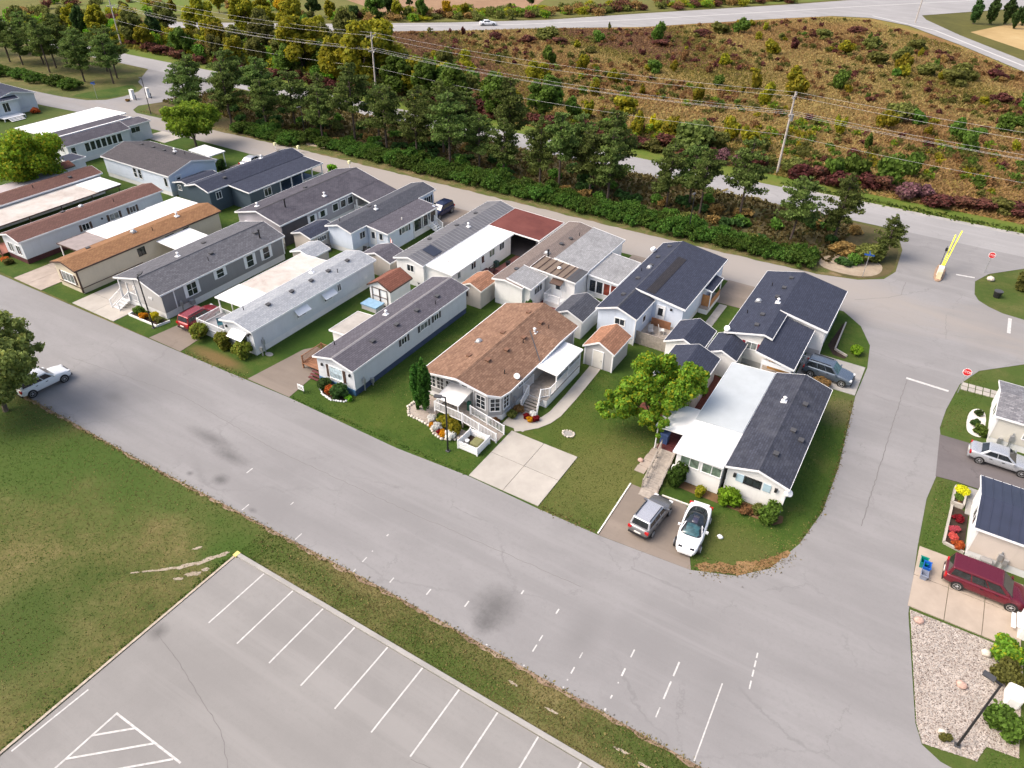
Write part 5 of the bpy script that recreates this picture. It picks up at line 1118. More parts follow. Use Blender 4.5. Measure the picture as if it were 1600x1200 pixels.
def vehicle(name, label, cat, kind, paint, x, y, heading, group=None, z=.03, windshield=gl_car, roofm=None, rails=False, trim_mat=None):
    k = KIND[kind]; L, W, H = k['L'], k['W'], k['H']; hw = W/2; h2 = L/2
    root = thing(name, label, cat, (0, 0, 0), group)
    wy = lambda f: h2-f*L; ry = lambda f: -h2+f*L
    st = [(-h2, .82, .42, k['deck']*.72), (-h2+.10, .90, .30, k['deck']*.95), (-h2+.35, .97, .24, k['deck']), (ry(.25), 1, .2, k['belt']), (0, 1, .2, k['belt']),
          (wy(k['wb'])-.05, 1, .2, k['belt']), (wy(k['wb'])+.35, .99, .2, k['hood']+.02), (h2-.42, .96, .22, k['hood']-.09), (h2-.14, .88, .27, k['hood']-.2), (h2, .74, .38, k['hood']-.36)]
    rings = []
    for yy, f, z0, z1 in st:
        if kind == 'sport': f *= 1-.26*max(0, (yy-h2+1.3)/1.3)**1.6-.05*max(0, (-h2+.8-yy)/.8)
        w = hw*f; d = z1-z0
        half = [(w*.90, z0), (w, z0+.28*d), (w*1.0, z0+.62*d), (w*.94, z1-.05*d), (w*.80, z1+.02)]
        rings.append([(a, yy, zz) for a, zz in half]+[(-a, yy, zz) for a, zz in half[::-1]])
    body = loft(rings).build('body', paint, root, smooth=True)
    sm = body.modifiers.new('smooth', 'SUBSURF'); sm.levels = 2; sm.render_levels = 2
    zb = k['belt']-.05; bw = hw*(.96 if kind == 'sport' else .90); tw = hw*k['top']
    yb0, yb1 = ry(k['rb']), wy(k['wb']); yt0, yt1 = ry(k['rr']), wy(k['wf'])
    A = [(-bw, yb0, zb), (bw, yb0, zb), (bw, yb1, zb-.04), (-bw, yb1, zb-.04), (-tw, yt0, H-.05), (tw, yt0, H-.05), (tw, yt1, H-.04), (-tw, yt1, H-.04)]
    if kind == 'sport': A = [(a*(.84 if i in (0, 1, 4, 5) else 1), b, c+(.09 if i > 3 else 0)) for i, (a, b, c) in enumerate(A)]; H += .08
    ym = (yt0+yt1)/2
    m = MB(); m.add(A+[(-tw*.96, ym, H), (tw*.96, ym, H)], [(0, 3, 2, 1), (0, 1, 5, 4), (2, 3, 7, 6), (1, 2, 6, 9, 5), (3, 0, 4, 8, 7), (4, 5, 9, 8), (8, 9, 6, 7)])
    if kind == 'sport':
        # one smooth teardrop of dark glass, tinted windshield in front
        def dome(st_, off=0.0):
            rg = []
            for yy, w, zt in st_:
                z0 = .78; rg.append([((w+off)*math.cos(math.pi*i/10), yy, z0+(zt+off-z0)*math.sin(math.pi*i/10)**.62) for i in range(11)])
            return loft(rg)
        dome([(-2.12, .50, .93), (-1.85, .62, 1.00), (-1.4, .72, 1.10), (-.85, .77, 1.20), (-.3, .785, 1.255), (.12, .785, 1.25), (.5, .785, 1.13), (.85, .77, .98), (1.12, .66, .86)]).build('cabin', gl_car, root, smooth=True)
        dome([(.20, .70, 1.235), (.5, .72, 1.13), (.85, .70, .98), (1.06, .60, .885)], .012).build('windshield', windshield, root, smooth=True)
        dome([(-.72, .50, 1.22), (-.3, .52, 1.255), (.10, .52, 1.25)], .012).build('roof_panel', plain('dark_glass_roof', (.035, .035, .065), .2, .1), root, smooth=True)
        hp = MB()
        for s_ in (-1, 1):
            for t0, t1 in (((.80, .14, .93), (.56, .13, 1.19)), ((.82, 1.02, .88), (.58, .16, 1.20))): hp.bar((s_*t0[0], t0[1], t0[2]), (s_*t1[0], t1[1], t1[2]), .045, .04)
        hp.build('pillar', paint, root)
        MB().bar((-hw*.62, -h2+.16, 1.0), (hw*.62, -h2+.16, 1.0), .2, .04).build('spoiler', paint, root)
        MB().box(-hw*.42, h2-1.62, .838, -hw*.18, h2-1.52, .85).box(hw*.18, h2-1.62, .838, hw*.42, h2-1.52, .85).build('hood_vent', black, root)
    else:
        cab = m.build('cabin', roofm or (gl_car if kind == 'sport' else paint), root, smooth=kind == 'sport')
        bv = None
        if kind == 'sport': ss = cab.modifiers.new('edges', 'BEVEL'); ss.width = .13; ss.segments = 4; ss.limit_method = 'NONE'
        bv = cab.modifiers.new('bevel', 'BEVEL') if kind != 'sport' else None
        if bv: bv.width = .07; bv.segments = 3; bv.limit_method = 'NONE'
        g = MB(); quad_panel(g, (A[2], A[3], A[7], A[6]), (.05, .05, .05, .07)); g.build('windshield', windshield, root)
        g = MB(); quad_panel(g, (A[0], A[1], A[5], A[4]), (.09, .14, .09, .10)); g.build('rear_window', gl_car, root)
        for s in (0, 1):
            q = (A[1], A[2], A[6], A[5]) if s else (A[3], A[0], A[4], A[7])
            cuts = [(.05, .36), (.385, .64), (.665, .92)] if kind in ('suv', 'van', 'hatch') else [(.10, .46), (.485, .90)] if kind == 'sedan' else [(.30, .86)]
            for c0, c1 in cuts:
                if not s: c0, c1 = 1-c1, 1-c0
                g = MB(); quad_panel(g, q, (c0, .17, 1-c1, .14)); g.build('side_window', gl_car, root)
    for s in (-1, 1):
        for yy in (-h2+L*.19, h2-L*.185):
            wr = k['wr']; a = MB().tube((s*(hw-.20), yy, wr), (s*(hw+.004), yy, wr), wr*1.13, n=18).build('wheel_arch', black, root)
            w = MB().tube((s*(hw-.22), yy, wr-.0), (s*(hw+.018), yy, wr), wr, n=18).build('wheel', tyre, root)
            rim = MB(); rim.tube((s*(hw+.0), yy, wr), (s*(hw+.026), yy, wr), wr*.28, n=10)
            for q in range(5):
                t = q*2*math.pi/5+.3; rim.bar((s*(hw+.018), yy, wr), (s*(hw+.022), yy+math.cos(t)*wr*.66, wr+math.sin(t)*wr*.66), wr*.2, .02)
            for q in range(14):
                t, u = q*2*math.pi/14, (q+1)*2*math.pi/14; rim.bar((s*(hw+.018), yy+math.cos(t)*wr*.68, wr+math.sin(t)*wr*.68), (s*(hw+.018), yy+math.cos(u)*wr*.68, wr+math.sin(u)*wr*.68), .05, .03)
            rim.build('rim', alloy, w)
        zt = k['deck']*.82
        MB().box(min(s*hw*.60, s*hw*.93), -h2+.03, zt-.12, max(s*hw*.60, s*hw*.93), -h2+.16, zt+.10).build('tail_light', lens_red, root)
        zh = k['hood']-.27
        if kind == 'sport': MB().box(min(s*hw*.30, s*hw*.60), h2-.46, zh+.06, max(s*hw*.30, s*hw*.60), h2-.22, zh+.155).build('headlight', black, root)
        else: MB().box(min(s*hw*.52, s*hw*.86), h2-.30, zh-.04, max(s*hw*.52, s*hw*.86), h2-.08, zh+.10).build('headlight', lens_white, root)
        MB().box(min(s*(bw+.02), s*(hw+.17)), yb1-.28, zb-.0, max(s*(bw+.02), s*(hw+.14)), yb1-.14, zb+.15).build('side_mirror', paint, root)
        for yy in (yb1-.95, yb1-1.85):
            if yy > yb0+.5 and not (kind in ('sport', 'pickup') and yy < yb1-1): MB().box(min(s*hw*.985, s*(hw*1.0+.02)), yy-.1, zb-.14, max(s*hw*.985, s*(hw*1.0+.02)), yy+.1, zb-.10).build('door_handle', trim_mat or black, root)
        if rails: MB().bar((s*tw*.86, yt0+.15, H+.03), (s*tw*.86, yt1-.2, H+.03), .05, .06).build('roof_rail', black, root)
    bq = .54 if kind == 'sport' else .8
    MB().box(-hw*bq, h2-.12, .3, hw*bq, h2+(-.03 if kind == 'sport' else .01), .44).build('bumper', black if kind != 'sport' else paint, root)
    MB().box(-hw*.82, -h2-.01, .32, hw*.82, -h2+.1, .50).build('bumper', black if kind not in ('sport', 'sedan') else paint, root)
    if kind != 'sport': MB().box(-hw*.45, h2-.13, zh-.06, hw*.45, h2-.03, zh+.06).build('grille', black, root)
    MB().box(-.26, -h2-.025, .58, .26, -h2+.06, .70).build('number_plate', off_white, root)
    if kind == 'pickup':
        MB().box(-hw*.8, -h2+.12, .7, hw*.8, yb0-.1, .99).build('cargo_bed', black, root)
    root.location = (x, y, z); root.rotation_euler = (0, 0, heading)
    return root
D = math.pi/180
vehicle('parked_car', 'white sports coupe with black hidden-lamp panels parked facing the street', 'car', 'sport', carpaint('white_car_paint', (.80, .81, .83), .05), -7.25, 38.55, math.pi+6*D, windshield=gl_teal)
vehicle('parked_car', 'dark grey hatchback with roof rails parked beside the white sports coupe', 'car', 'hatch', carpaint('grey_car_paint', (.19, .19, .20), .5), -10.35, 38.1, -5*D, roofm=carpaint('silver_roof', (.45, .46, .50), .4), rails=True)
vehicle('parked_car', 'red SUV parked on the driveway between the grey house and the white deck', 'car', 'suv', carpaint('red_car_paint', (.23, .013, .018), .35), -61.0, 39.35, 2*D, rails=True)
vehicle('parked_car', 'white crossover parked at the near kerb under the left tree', 'car', 'suv', carpaint('white_suv_paint', (.76, .78, .80), .05), -63.75, 24.1, -3*D)
vehicle('parked_car', 'pale blue-grey SUV parked beside the house with dark red shutters', 'car', 'suv', carpaint('blue_grey_paint', (.13, .165, .215), .55), -3.2, 64.55, -90*D-3*D, windshield=gl_teal, rails=True)
vehicle('parked_car', 'silver sedan on the dark driveway at the right edge', 'car', 'sedan', carpaint('silver_paint', (.48, .50, .53), .5), 11.6, 59.45, -90*D)
vehicle('parked_minivan', 'maroon minivan on the tan concrete driveway', 'minivan', 'van', carpaint('maroon_paint', (.13, .008, .022), .35), 11.35, 44.25, -90*D-1*D)
vehicle('parked_car', 'dark blue SUV peeking out behind the screened porch', 'car', 'suv', carpaint('dark_blue_paint', (.012, .018, .07), .4), -56.6, 75.6, math.pi)
vehicle('parked_car', 'silver car standing behind the slate blue house', 'car', 'sedan', carpaint('light_silver_paint', (.50, .50, .52), .5), -92.3, 75.4, 10*D)
vehicle('moving_car', 'small white car driving on the far highway', 'car', 'sedan', carpaint('white_far_paint', (.80, .81, .83), .05), -125.0, 193.5, -48*D)

# ------------------------------------------------------------------ street furniture
def lamp(x, y, h, label, ang, arm=.9):
    r = thing('street_lamp', label, 'street lamp', (x, y, 0), 'black street lamps')
    MB().tube((x, y, -.05), (x, y, h), .075, .06, 10).build('pole', black, r)
    MB().box(x-.16, y-.16, -.02, x+.16, y+.16, .06).build('base_plate', dark_grey, r)
    dx, dy = math.cos(ang), math.sin(ang)
    MB().bar((x-dx*.05, y-dy*.05, h-.05), (x+dx*.35, y+dy*.35, h+.02), .09, .09).build('arm', black, r)
    hd = MB().bar((x+dx*.3, y+dy*.3, h+.02), (x+dx*arm, y+dy*arm, h+.06), .34, .11).build('lamp_head', dark_grey, r)
    MB().bar((x+dx*.42, y+dy*.42, h-.042), (x+dx*(arm-.08), y+dy*(arm-.08), h-.012), .24, .02).build('lens', off_white, hd)
lamp(-27.6, 36.5, 5.55, 'black street lamp in the grass in front of the bay-windowed house', math.radians(205))
lamp(-64.1, 35.9, 5.9, 'black street lamp at the flower bed of the grey house', math.radians(120))
lamp(10.9, 31.4, 6.05, 'black street lamp standing in the pale gravel bed', math.radians(165))
lamp(-128.3, 83.9, 6.2, 'black street lamp at the far left entry of the park', math.radians(170), .7)
def text_mesh(s, size):
    c = bpy.data.curves.new('lettering', 'FONT'); c.body = s; c.size = size; c.align_x = 'CENTER'; c.align_y = 'CENTER'; c.extrude = .004
    o = bpy.data.objects.new('lettering', c); COL.objects.link(o)
    dg = bpy.context.evaluated_depsgraph_get(); me = bpy.data.meshes.new_from_object(o.evaluated_get(dg))
    bpy.data.objects.remove(o); return me
def lettering(parent, s, size, loc, rot, mat):
    me = text_mesh(s, size); me.materials.clear(); me.materials.append(mat)
    me.transform(Matrix.Translation(Vector(loc)-ORG[parent.name]) @ rot.to_4x4())
    o = bpy.data.objects.new('lettering', me); COL.objects.link(o); o.parent = parent; ORG[o.name] = ORG[parent.name]; return o
FRONT = Matrix(((1, 0, 0), (0, 0, -1), (0, 1, 0)))
def stop_sign(x, y, label):
    r = thing('stop_sign', label, 'stop sign', (x, y, 0), 'stop signs')
    MB().tube((x, y, -.1), (x, y, 2.75), .035, n=8).build('post', galv, r)
    z = 2.35
    o = lambda rr: [(x+rr*math.cos(math.pi/8+i*math.pi/4), z+rr*math.sin(math.pi/8+i*math.pi/4)) for i in range(8)]
    bk = MB().extr(o(.40), y-.055, y-.04, 'y').build('sign_border', white, r)
    MB().extr(o(.365), y-.062, y-.054, 'y').build('sign_face', red_paint, bk)
    lettering(bk, 'STOP', .30, (x, y-.066, z), FRONT, white)
stop_sign(7.75, 68.7, 'red stop sign beside the stepping stones')
stop_sign(8.2, 97.7, 'red stop sign at the park entrance near the yellow barrier')
def blade_sign(x, y, label, h=2.7):
    r = thing('street_sign', label, 'street sign', (x, y, 0))
    MB().tube((x, y, -.1), (x, y, h), .035, n=8).build('post', galv, r)
    MB().bar((x-.55, y-.1, h+.1), (x+.55, y+.1, h+.1), .03, .2).build('sign_blade', blue_paint, r)
    MB().bar((x+.12, y-.5, h+.32), (x-.12, y+.5, h+.32), .03, .2).build('sign_blade', blue_paint, r)
blade_sign(-4.2, 88.5, 'crossed blue street name blades on a post at the bare earth corner')
blade_sign(-145.3, 84.6, 'crossed blue street name blades at the far left entry island')
# raised barrier on its little traffic island
g = thing('barrier_gate', 'yellow barrier arms raised over a white cabinet on the entrance island', 'barrier gate', (3.55, 94.4, 0))
MB().prism(smooth_poly([(3.0, 92.0), (4.1, 92.0), (4.1, 97.0), (3.0, 97.0)], 2), -.02, .15).build('island_kerb', plain('brown_kerb', (.30, .20, .14), .8, .25, 3), g)
cbn = MB().box(3.25, 93.3, .15, 3.85, 94.1, 1.25).build('cabinet', off_white, g); bvm = cbn.modifiers.new('bevel', 'BEVEL'); bvm.width = .06
MB().box(3.3, 92.5, .15, 3.8, 93.1, 1.05).build('card_reader', plain('cream_box', (.62, .58, .38), .5, .1), g)
MB().tube((3.55, 94.5, .15), (3.55, 94.5, 1.3), .12, n=8).build('bollard', yellow_paint, g)
MB().tube((3.6, 95.9, .15), (3.6, 95.9, 1.1), .1, n=8).build('bollard', yellow_paint, g)
MB().bar((3.5, 94.0, 1.15), (3.75, 97.2, 4.0), .14, .12).build('barrier_arm', yellow_paint, g)
MB().bar((3.7, 94.2, 1.15), (4.25, 97.6, 4.5), .14, .12).build('barrier_arm', yellow_paint, g)
MB().tube((3.3, 95.2, .1), (3.35, 95.3, 3.2), .03, n=6).box(3.22, 95.15, 2.6, 3.48, 95.3, 3.0).build('camera_post', black, g)
# bins
def bin_(x, y, mat, label, name, h=.55):
    r = thing(name, label, 'recycling bin', (x, y, 0))
    m = MB(); a, b = .2, .3
    m.add([(x-.18, y-.26, .04), (x+.18, y-.26, .04), (x+.18, y+.26, .04), (x-.18, y+.26, .04), (x-.24, y-.32, h), (x+.24, y-.32, h), (x+.24, y+.32, h), (x-.24, y+.32, h),
           (x-.20, y-.28, h), (x+.20, y-.28, h), (x+.20, y+.28, h), (x-.20, y+.28, h), (x-.15, y-.22, .1), (x+.15, y-.22, .1), (x+.15, y+.22, .1), (x-.15, y+.22, .1)],
          [(0, 3, 2, 1), (0, 1, 5, 4), (1, 2, 6, 5), (2, 3, 7, 6), (3, 0, 4, 7), (4, 5, 9, 8), (5, 6, 10, 9), (6, 7, 11, 10), (7, 4, 8, 11), (8, 9, 13, 12), (9, 10, 14, 13), (10, 11, 15, 14), (11, 8, 12, 15), (12, 13, 14, 15)])
    m.build('tub', mat, r)
    MB().bar((x-.27, y-.33, h), (x+.27, y-.33, h), .05, .05).bar((x-.27, y+.33, h), (x+.27, y+.33, h), .05, .05).build('rim', mat, r)
    return r
bin_(7.55, 44.35, plain('teal_plastic', (.0, .20, .16), .4, .1), 'teal recycling bin behind the blue one on the tan driveway', 'recycling_bin', .6)
bin_(7.75, 43.85, plain('bright_blue_plastic', (.01, .10, .42), .4, .1), 'bright blue recycling bin between the teal and the grey ones', 'recycling_bin', .75)
bin_(7.72, 43.25, plain('grey_blue_plastic', (.22, .25, .33), .4, .1), 'grey-blue recycling bin nearest the gravel bed', 'recycling_bin', .5)
r = thing('planter_tub', 'round black tub standing on the grass island at the right edge', 'tub', (9.8, 91.7, 0))
MB().tube((9.8, 91.7, 0), (9.8, 91.7, .75), .36, .46, 14).build('tub', black, r); MB().tube((9.8, 91.7, .7), (9.8, 91.7, .78), .48, .48, 14).build('rim', dark_grey, r)
# gate cabinets and little signs, far left
for x, y, lab in ((-139.4, 88.3, 'white gate cabinet left of its twin at the far left entry'), (-138.2, 90.8, 'white gate cabinet right of its twin at the far left entry')):
    r = thing('gate_cabinet', lab, 'gate cabinet', (x, y, 0)); MB().box(x-.35, y-.3, 0, x+.35, y+.3, 1.7).build('body', white, r); MB().box(x-.38, y-.33, 1.7, x+.38, y+.33, 1.8).build('lid', off_white, r); MB().tube((x+1.2, y-.2, 0), (x+1.2, y-.2, 1.0), .08, n=7).build('bollard', black, r)
for x, y, lab in ((-94.8, 82.4, 'small white marker post beside the lane, left of the next one'), (-90.6, 83.4, 'small white marker post beside the lane near the slate blue house'), (-79.0, 82.6, 'small white marker post beside the lane above the broad faded roof')):
    r = thing('marker_post', lab, 'marker post', (x, y, 0)); MB().tube((x, y, 0), (x, y, .75), .05, n=7).build('post', white, r); MB().box(x-.18, y-.18, .72, x+.18, y+.18, 1.15).build('cap', plain('cream_marker', (.75, .74, .45), .5, .1), r)
for i, (x, y) in enumerate(((-139, 115.4), (-136.5, 116.2), (-132.5, 114.8))):
    r = thing('yard_sign', ('small white sign on the verge, leftmost of three', 'small white sign on the verge, middle one of three', 'small white sign on the verge, rightmost of three')[i], 'sign', (x, y, 0)); MB().box(x-.4, y-.02, .35, x+.4, y+.02, 1.1).build('panel', white, r); MB().box(x-.3, y-.03, 0, x-.25, y+.03, .4).box(x+.25, y-.03, 0, x+.3, y+.03, .4).build('leg', galv, r)
r = thing('yard_sign', 'white yard sign on the lawn corner beside the bare driveway', 'sign', (-43.5, 35.95, 0)); MB().box(-43.85, 35.9, .3, -43.1, 35.95, .85).build('panel', white, r); MB().box(-43.8, 35.9, 0, -43.76, 35.94, .3).box(-43.2, 35.9, 0, -43.16, 35.94, .3).build('leg', black, r); MB().box(-43.75, 35.88, .48, -43.2, 35.9, .52).box(-43.75, 35.88, .62, -43.3, 35.9, .68).build('print', dark_grey, r)
# black lamp poles behind the lane are the park's own wires; two more slim posts by the hedge
for x, y, lab in ((-93.5, 88.0, 'slim black pole rising from the hedge, left one of the pair'), (-25.8, 88.0, 'slim black pole rising from the hedge, right one of the pair')):
    r = thing('street_lamp', lab, 'street lamp', (x, y, 0)); MB().tube((x, y, 0), (x, y, 5.8), .07, .055, 8).build('pole', black, r); MB().bar((x, y, 5.8), (x, y-.8, 5.85), .28, .1).build('lamp_head', dark_grey, r)
# utility line
POLES = [(-182.8, 116.6), (-101.1, 115.6), (-22.3, 118.6), (57, 120.5)]
for i, (x, y) in enumerate(POLES):
    r = thing('utility_pole', ('wooden utility pole at the far left behind the yellow trees', 'wooden utility pole among the yellow trees beyond the pines', 'pale wooden utility pole at the edge of the brown meadow', 'wooden utility pole beyond the right edge')[i], 'utility pole', (x, y, 0))
    MB().tube((x, y, -.3), (x, y, 12.2), .19, .13, 10).build('pole', bark_pale, r)
    for z, w in ((11.5, 1.4), (8.9, 1.1)):
        MB().bar((x-.05, y-w, z), (x-.05, y+w, z), .12, .14).build('crossarm', bark_pale, r)
        b = MB()
        for s in (-1, 1): b.bar((x, y, z-.65), (x-.05, y+s*w*.6, z-.05), .05)
        b.build('brace', galv, r)
        for s in (-.92, 0, .92):
            MB().tube((x-.05, y+s*w, z+.05), (x-.05, y+s*w, z+.32), .06, .04, 7).build('insulator', mid_grey, r)
    if i == 2: MB().tube((x+.28, y, 8.0), (x+.28, y, 9.0), .22, n=10).build('transformer', mid_grey, r)
bp = (-21.7, 275.7)
r = thing('utility_pole', 'distant utility pole at the highway junction', 'utility pole', (bp[0], bp[1], 0)); MB().tube((bp[0], bp[1], 0), (bp[0], bp[1], 12), .2, .14, 8).build('pole', bark_pale, r); MB().bar((bp[0]-1.2, bp[1], 11.4), (bp[0]+1.2, bp[1], 11.4), .14, .16).build('crossarm', bark_pale, r)
WN = {0: 'topmost', 1: 'upper', 2: 'middle front', 3: 'middle centre', 4: 'middle rear', 5: 'lowest'}
for i in range(3):
    (x0, y0), (x1, y1) = POLES[i], POLES[i+1]
    for j, (dy, z, sag) in enumerate(((1.29, 11.85, 1.0), (-1.29, 11.85, 1.25), (-1.0, 9.2, 1.2), (0, 9.2, 1.35), (1.0, 9.2, 1.1), (-.1, 5.9, 1.1))):
        m = MB(); n = 22; P = []
        for q in range(n+1):
            t = q/n; P.append((x0+(x1-x0)*t-.05, y0+(y1-y0)*t+dy, z-sag*4*t*(1-t)))
        for a, b in zip(P, P[1:]): m.tube(a, b, .015, n=5)
        seg = ('left of the yellow trees\' pole', 'between the two nearer poles', 'right of the meadow pole')[i]
        solo('power_line', m, wire_mat, f'{WN[j]} thin grey wire of the power line {seg}', 'power line', (x0, y0, 0), 'wires of the power line')

# ------------------------------------------------------------------ garden things
pb = thing('planter_box', 'white fenced planter box by the ramp holding an olive cover', 'planter box', (-26.15, 38.2, 0))
for a, b in (((-27.1, 37.25), (-25.2, 37.25)), ((-25.2, 37.25), (-25.2, 39.1)), ((-25.2, 39.1), (-27.1, 39.1)), ((-27.1, 39.1), (-27.1, 37.25))):
    for z in (.15, .35, .55, .75): MB().bar((*a, z), (*b, z), .05, .16).build('board', white, pb)
posts(pb, [(-27.1, 37.25), (-25.2, 37.25), (-25.2, 39.1), (-27.1, 39.1)], 0, .9, .1, white, 'corner_post')
sheet('soil', [(-27.05, 37.3), (-25.25, 37.3), (-25.25, 39.05), (-27.05, 39.05)], .15-0, soil, pb).location = (26.15, -38.2, 0)
solo('covered_seat', MB().box(-26.3, 37.75, .16, -25.45, 38.75, .62), plain('olive_canvas', (.17, .17, .07), .8, .2, 4), 'olive canvas cover over a low seat inside the white planter box', 'cover', (-25.9, 38.2, .16)).modifiers.new('bevel', 'BEVEL').width = .06
solo('pot', MB().tube((-26.7, 38.0, .16), (-26.7, 38.0, .5), .16, .2, 10), white, 'small white pot beside the olive cover in the planter box', 'flower pot', (-26.7, 38, .16))
solo('garbage_box', MB().box(12.95, 35.5, 0, 13.75, 36.7, .95), white, 'white covered box between the round shrubs at the lower right edge', 'box', (13.4, 36.1, 0)).modifiers.new('bevel', 'BEVEL').width = .12
def boulder(x, y, r, mat, lab): solo('boulder', MB().ball((x, y, r*.45), (r, r*.85, r*.7), 9, 6, .14), mat, lab, 'rock', (x, y, 0), None, True)
boulder(7.95, 39.2, .3, rock_pink, 'pink rock at the gravel corner beside the tan driveway'); boulder(10.75, 35.55, .33, rock_pink, 'pinkish rock in the middle of the gravel bed')
boulder(11.85, 38.8, .33, rock_pale, 'pale buff rock in the upper right of the gravel bed'); boulder(10.1, 31.7, .3, rock_pale, 'pale rock with a small weed at the foot of the gravel bed'); boulder(8.9, 95.9, .45, rock_pale, 'pale rock on the grass island by the entrance stop sign')
boulder(-5.4, 39.3, .22, white, 'white painted rock in the lawn beside the white sports coupe'); boulder(-70.5, 18.4, .6, concrete_grey, 'flat grey-brown stone slab lying in the lawn under the left tree')
boulder(-13.6, 43.9, .25, rock_pink, 'pinkish rock in the grass beside the yellowing tree')
# rock-edged flower beds, fire ring
def stone_ring(name, label, cat, pts, r, mat, close=False):
    root = thing(name, label, cat, (sum(p[0] for p in pts)/len(pts), sum(p[1] for p in pts)/len(pts), 0))
    P = pts+([pts[0]] if close else []); acc = 0
    for a, b in zip(P, P[1:]):
        n = max(1, int(math.dist(a, b)/(r*1.7)))
        for i in range(n):
            t = i/n; k = r*R.uniform(.75, 1.15)
            MB().ball((a[0]*(1-t)+b[0]*t+R.uniform(-.03, .03), a[1]*(1-t)+b[1]*t+R.uniform(-.03, .03), k*.4), (k, k*.9, k*.7), 7, 5, .15).build('stone', mat, root, smooth=True)
    return root
gb = [(-33.9, 40.9), (-34.0, 39.4), (-33.2, 38.5), (-31.6, 38.4), (-30.6, 38.2), (-29.9, 37.6), (-28.9, 37.4), (-27.9, 37.9), (-27.4, 38.8)]
stone_ring('stone_edging', 'pale stone edging round the mum bed in front of the ramp', 'stone edging', gb, .17, rock_pale)
sheet('gravel_bed', [(-33.9, 41.9)]+gb+[(-27.6, 39.4), (-31.2, 39.5), (-31.3, 41.9)], .016, ground('bed_gravel', [(.3, (.25, .21, .18)), (.7, (.45, .40, .36))], .8, 5, 20))
fbed = [(-42.4, 38.0), (-42.4, 37.2), (-41.6, 36.7), (-40.4, 36.5), (-39.3, 36.9), (-38.8, 37.7)]
stone_ring('stone_edging', 'white stone edging of the small bed at the navy-skirted trailer', 'stone edging', fbed, .13, white_metal); sheet('flower_bed', fbed, .012, soil)
circ = [(-21.0+.55*math.cos(i*math.pi/7), 42.4+.5*math.sin(i*math.pi/7)) for i in range(14)]
ctr = (-20.2, 42.3)
circ = [(ctr[0]-.0+.5*math.cos(i*math.pi/7), ctr[1]+1.5+.42*math.sin(i*math.pi/7)) for i in range(14)]
sheet('gravel_bed', circ, .016, concrete_grey); stone_ring('fire_ring', 'small ring of stones in the lawn right of the curved path', 'stone ring', circ, .11, rock_pale, True)
dbed = [(-68.4, 37.5), (-68.4, 36.15), (-64.0, 36.2), (-63.7, 37.6)]
sheet('flower_bed', dbed, .012, soil)
e = MB()
for a, b in zip(dbed, dbed[1:]): e.bar((*a, .1), (*b, .1), .1, .24)
solo('bed_edging', e, white, 'white edging of the flower bed at the foot of the black lamp post', 'edging', (-66, 36.8, 0))
sheet('flower_bed', [(-10.4, 43.5), (-10.6, 42.7), (-8.6, 42.6), (-5.8, 42.6), (-2.4, 42.6), (-1.9, 43.2), (-2.0, 43.9), (-6.9, 43.8), (-6.95, 43.5)], .012, ground('bed_mulch', [(.3, (.09, .055, .03)), (.7, (.20, .12, .06))], .8, 4, 20))
ub = [(8.75, 52.0), (8.6, 47.5), (9.95, 47.2), (9.95, 51.6), (9.5, 52.0)]
sheet('flower_bed', ub, .012, soil)
e = MB()
for a, b in zip(ub[:3], ub[1:3]): e.bar((*a, .08), (*b, .08), .16, .2)
solo('bed_edging', e, concrete, 'pale concrete edging of the dark bed beside the navy steel roof', 'edging', (8.7, 49.6, 0))
tb = smooth_poly([(8.9, 66.6), (8.8, 62.9), (9.6, 62.3), (10.3, 62.6), (10.3, 67.2)], 2)
sheet('gravel_bed', tb, .012, ground('white_gravel', [(.3, (.38, .36, .34)), (.5, (.60, .58, .55)), (.7, (.72, .70, .68))], .8, 6, 25))
e = MB(); 
for a, b in (((8.7, 52.1), (8.75, 54.2)), ((8.75, 54.2), (9.55, 54.4)), ((9.55, 54.4), (9.45, 52.1)), ((9.45, 52.1), (8.7, 52.1))): e.bar((*a, .2), (*b, .2), .14, .44)
solo('planter_wall', e, concrete, 'low pale planter wall holding yellow flowers beside the dark driveway', 'planter', (9.1, 53.2, 0)); sheet('soil', [(8.72, 52.15), (8.77, 54.15), (9.5, 54.3), (9.42, 52.15)], .3, soil)
sb = [(-3.9, 76.0), (-4.4, 70.6), (-3.6, 69.0), (-2.4, 68.8), (-2.3, 69.4), (-3.4, 70.0), (-3.7, 75.6)]
sheet('flower_bed', sb, .012, soil); e = MB(); e.bar((-3.7, 76.0, .1), (-3.6, 70.0, .1), .14, .24).bar((-3.6, 70, .1), (-2.3, 69.3, .1), .14, .24); solo('bed_edging', e, concrete, 'pale edging of the mulched bed along the red-shuttered house', 'edging', (-3.6, 73, 0))
# blue hot tub cover, patio sets, fence
ht = thing('hot_tub', 'low tub with a bright blue cover in front of the cream shed', 'hot tub', (-47.9, 51.4, 0)); MB().box(-48.9, 50.5, 0, -46.9, 51.8, .55).build('tub', S_lgrey, ht); c_ = MB().box(-48.97, 50.43, .55, -46.83, 51.87, .68).build('cover', plain('sky_blue_cover', (.22, .37, .52), .5, .12, 2), ht)
wf = thing('wooden_fence', 'weathered board fence between the bluish white house and the white shed', 'fence', (-19.6, 60.2, 0))
for k in range(23): MB().box(-21.2+.15*k, 60.2+R.uniform(-.01, .01), 0, -21.07+.15*k, 60.24, 1.45+R.uniform(-.03, .03)).build('fence_board', wood_grey, wf)
MB().bar((-21.3, 60.27, 1.4), (-17.8, 60.27, 1.4), .06, .1).bar((-21.3, 60.27, .4), (-17.8, 60.27, .4), .06, .1).build('fence_rail', wood_grey, wf)
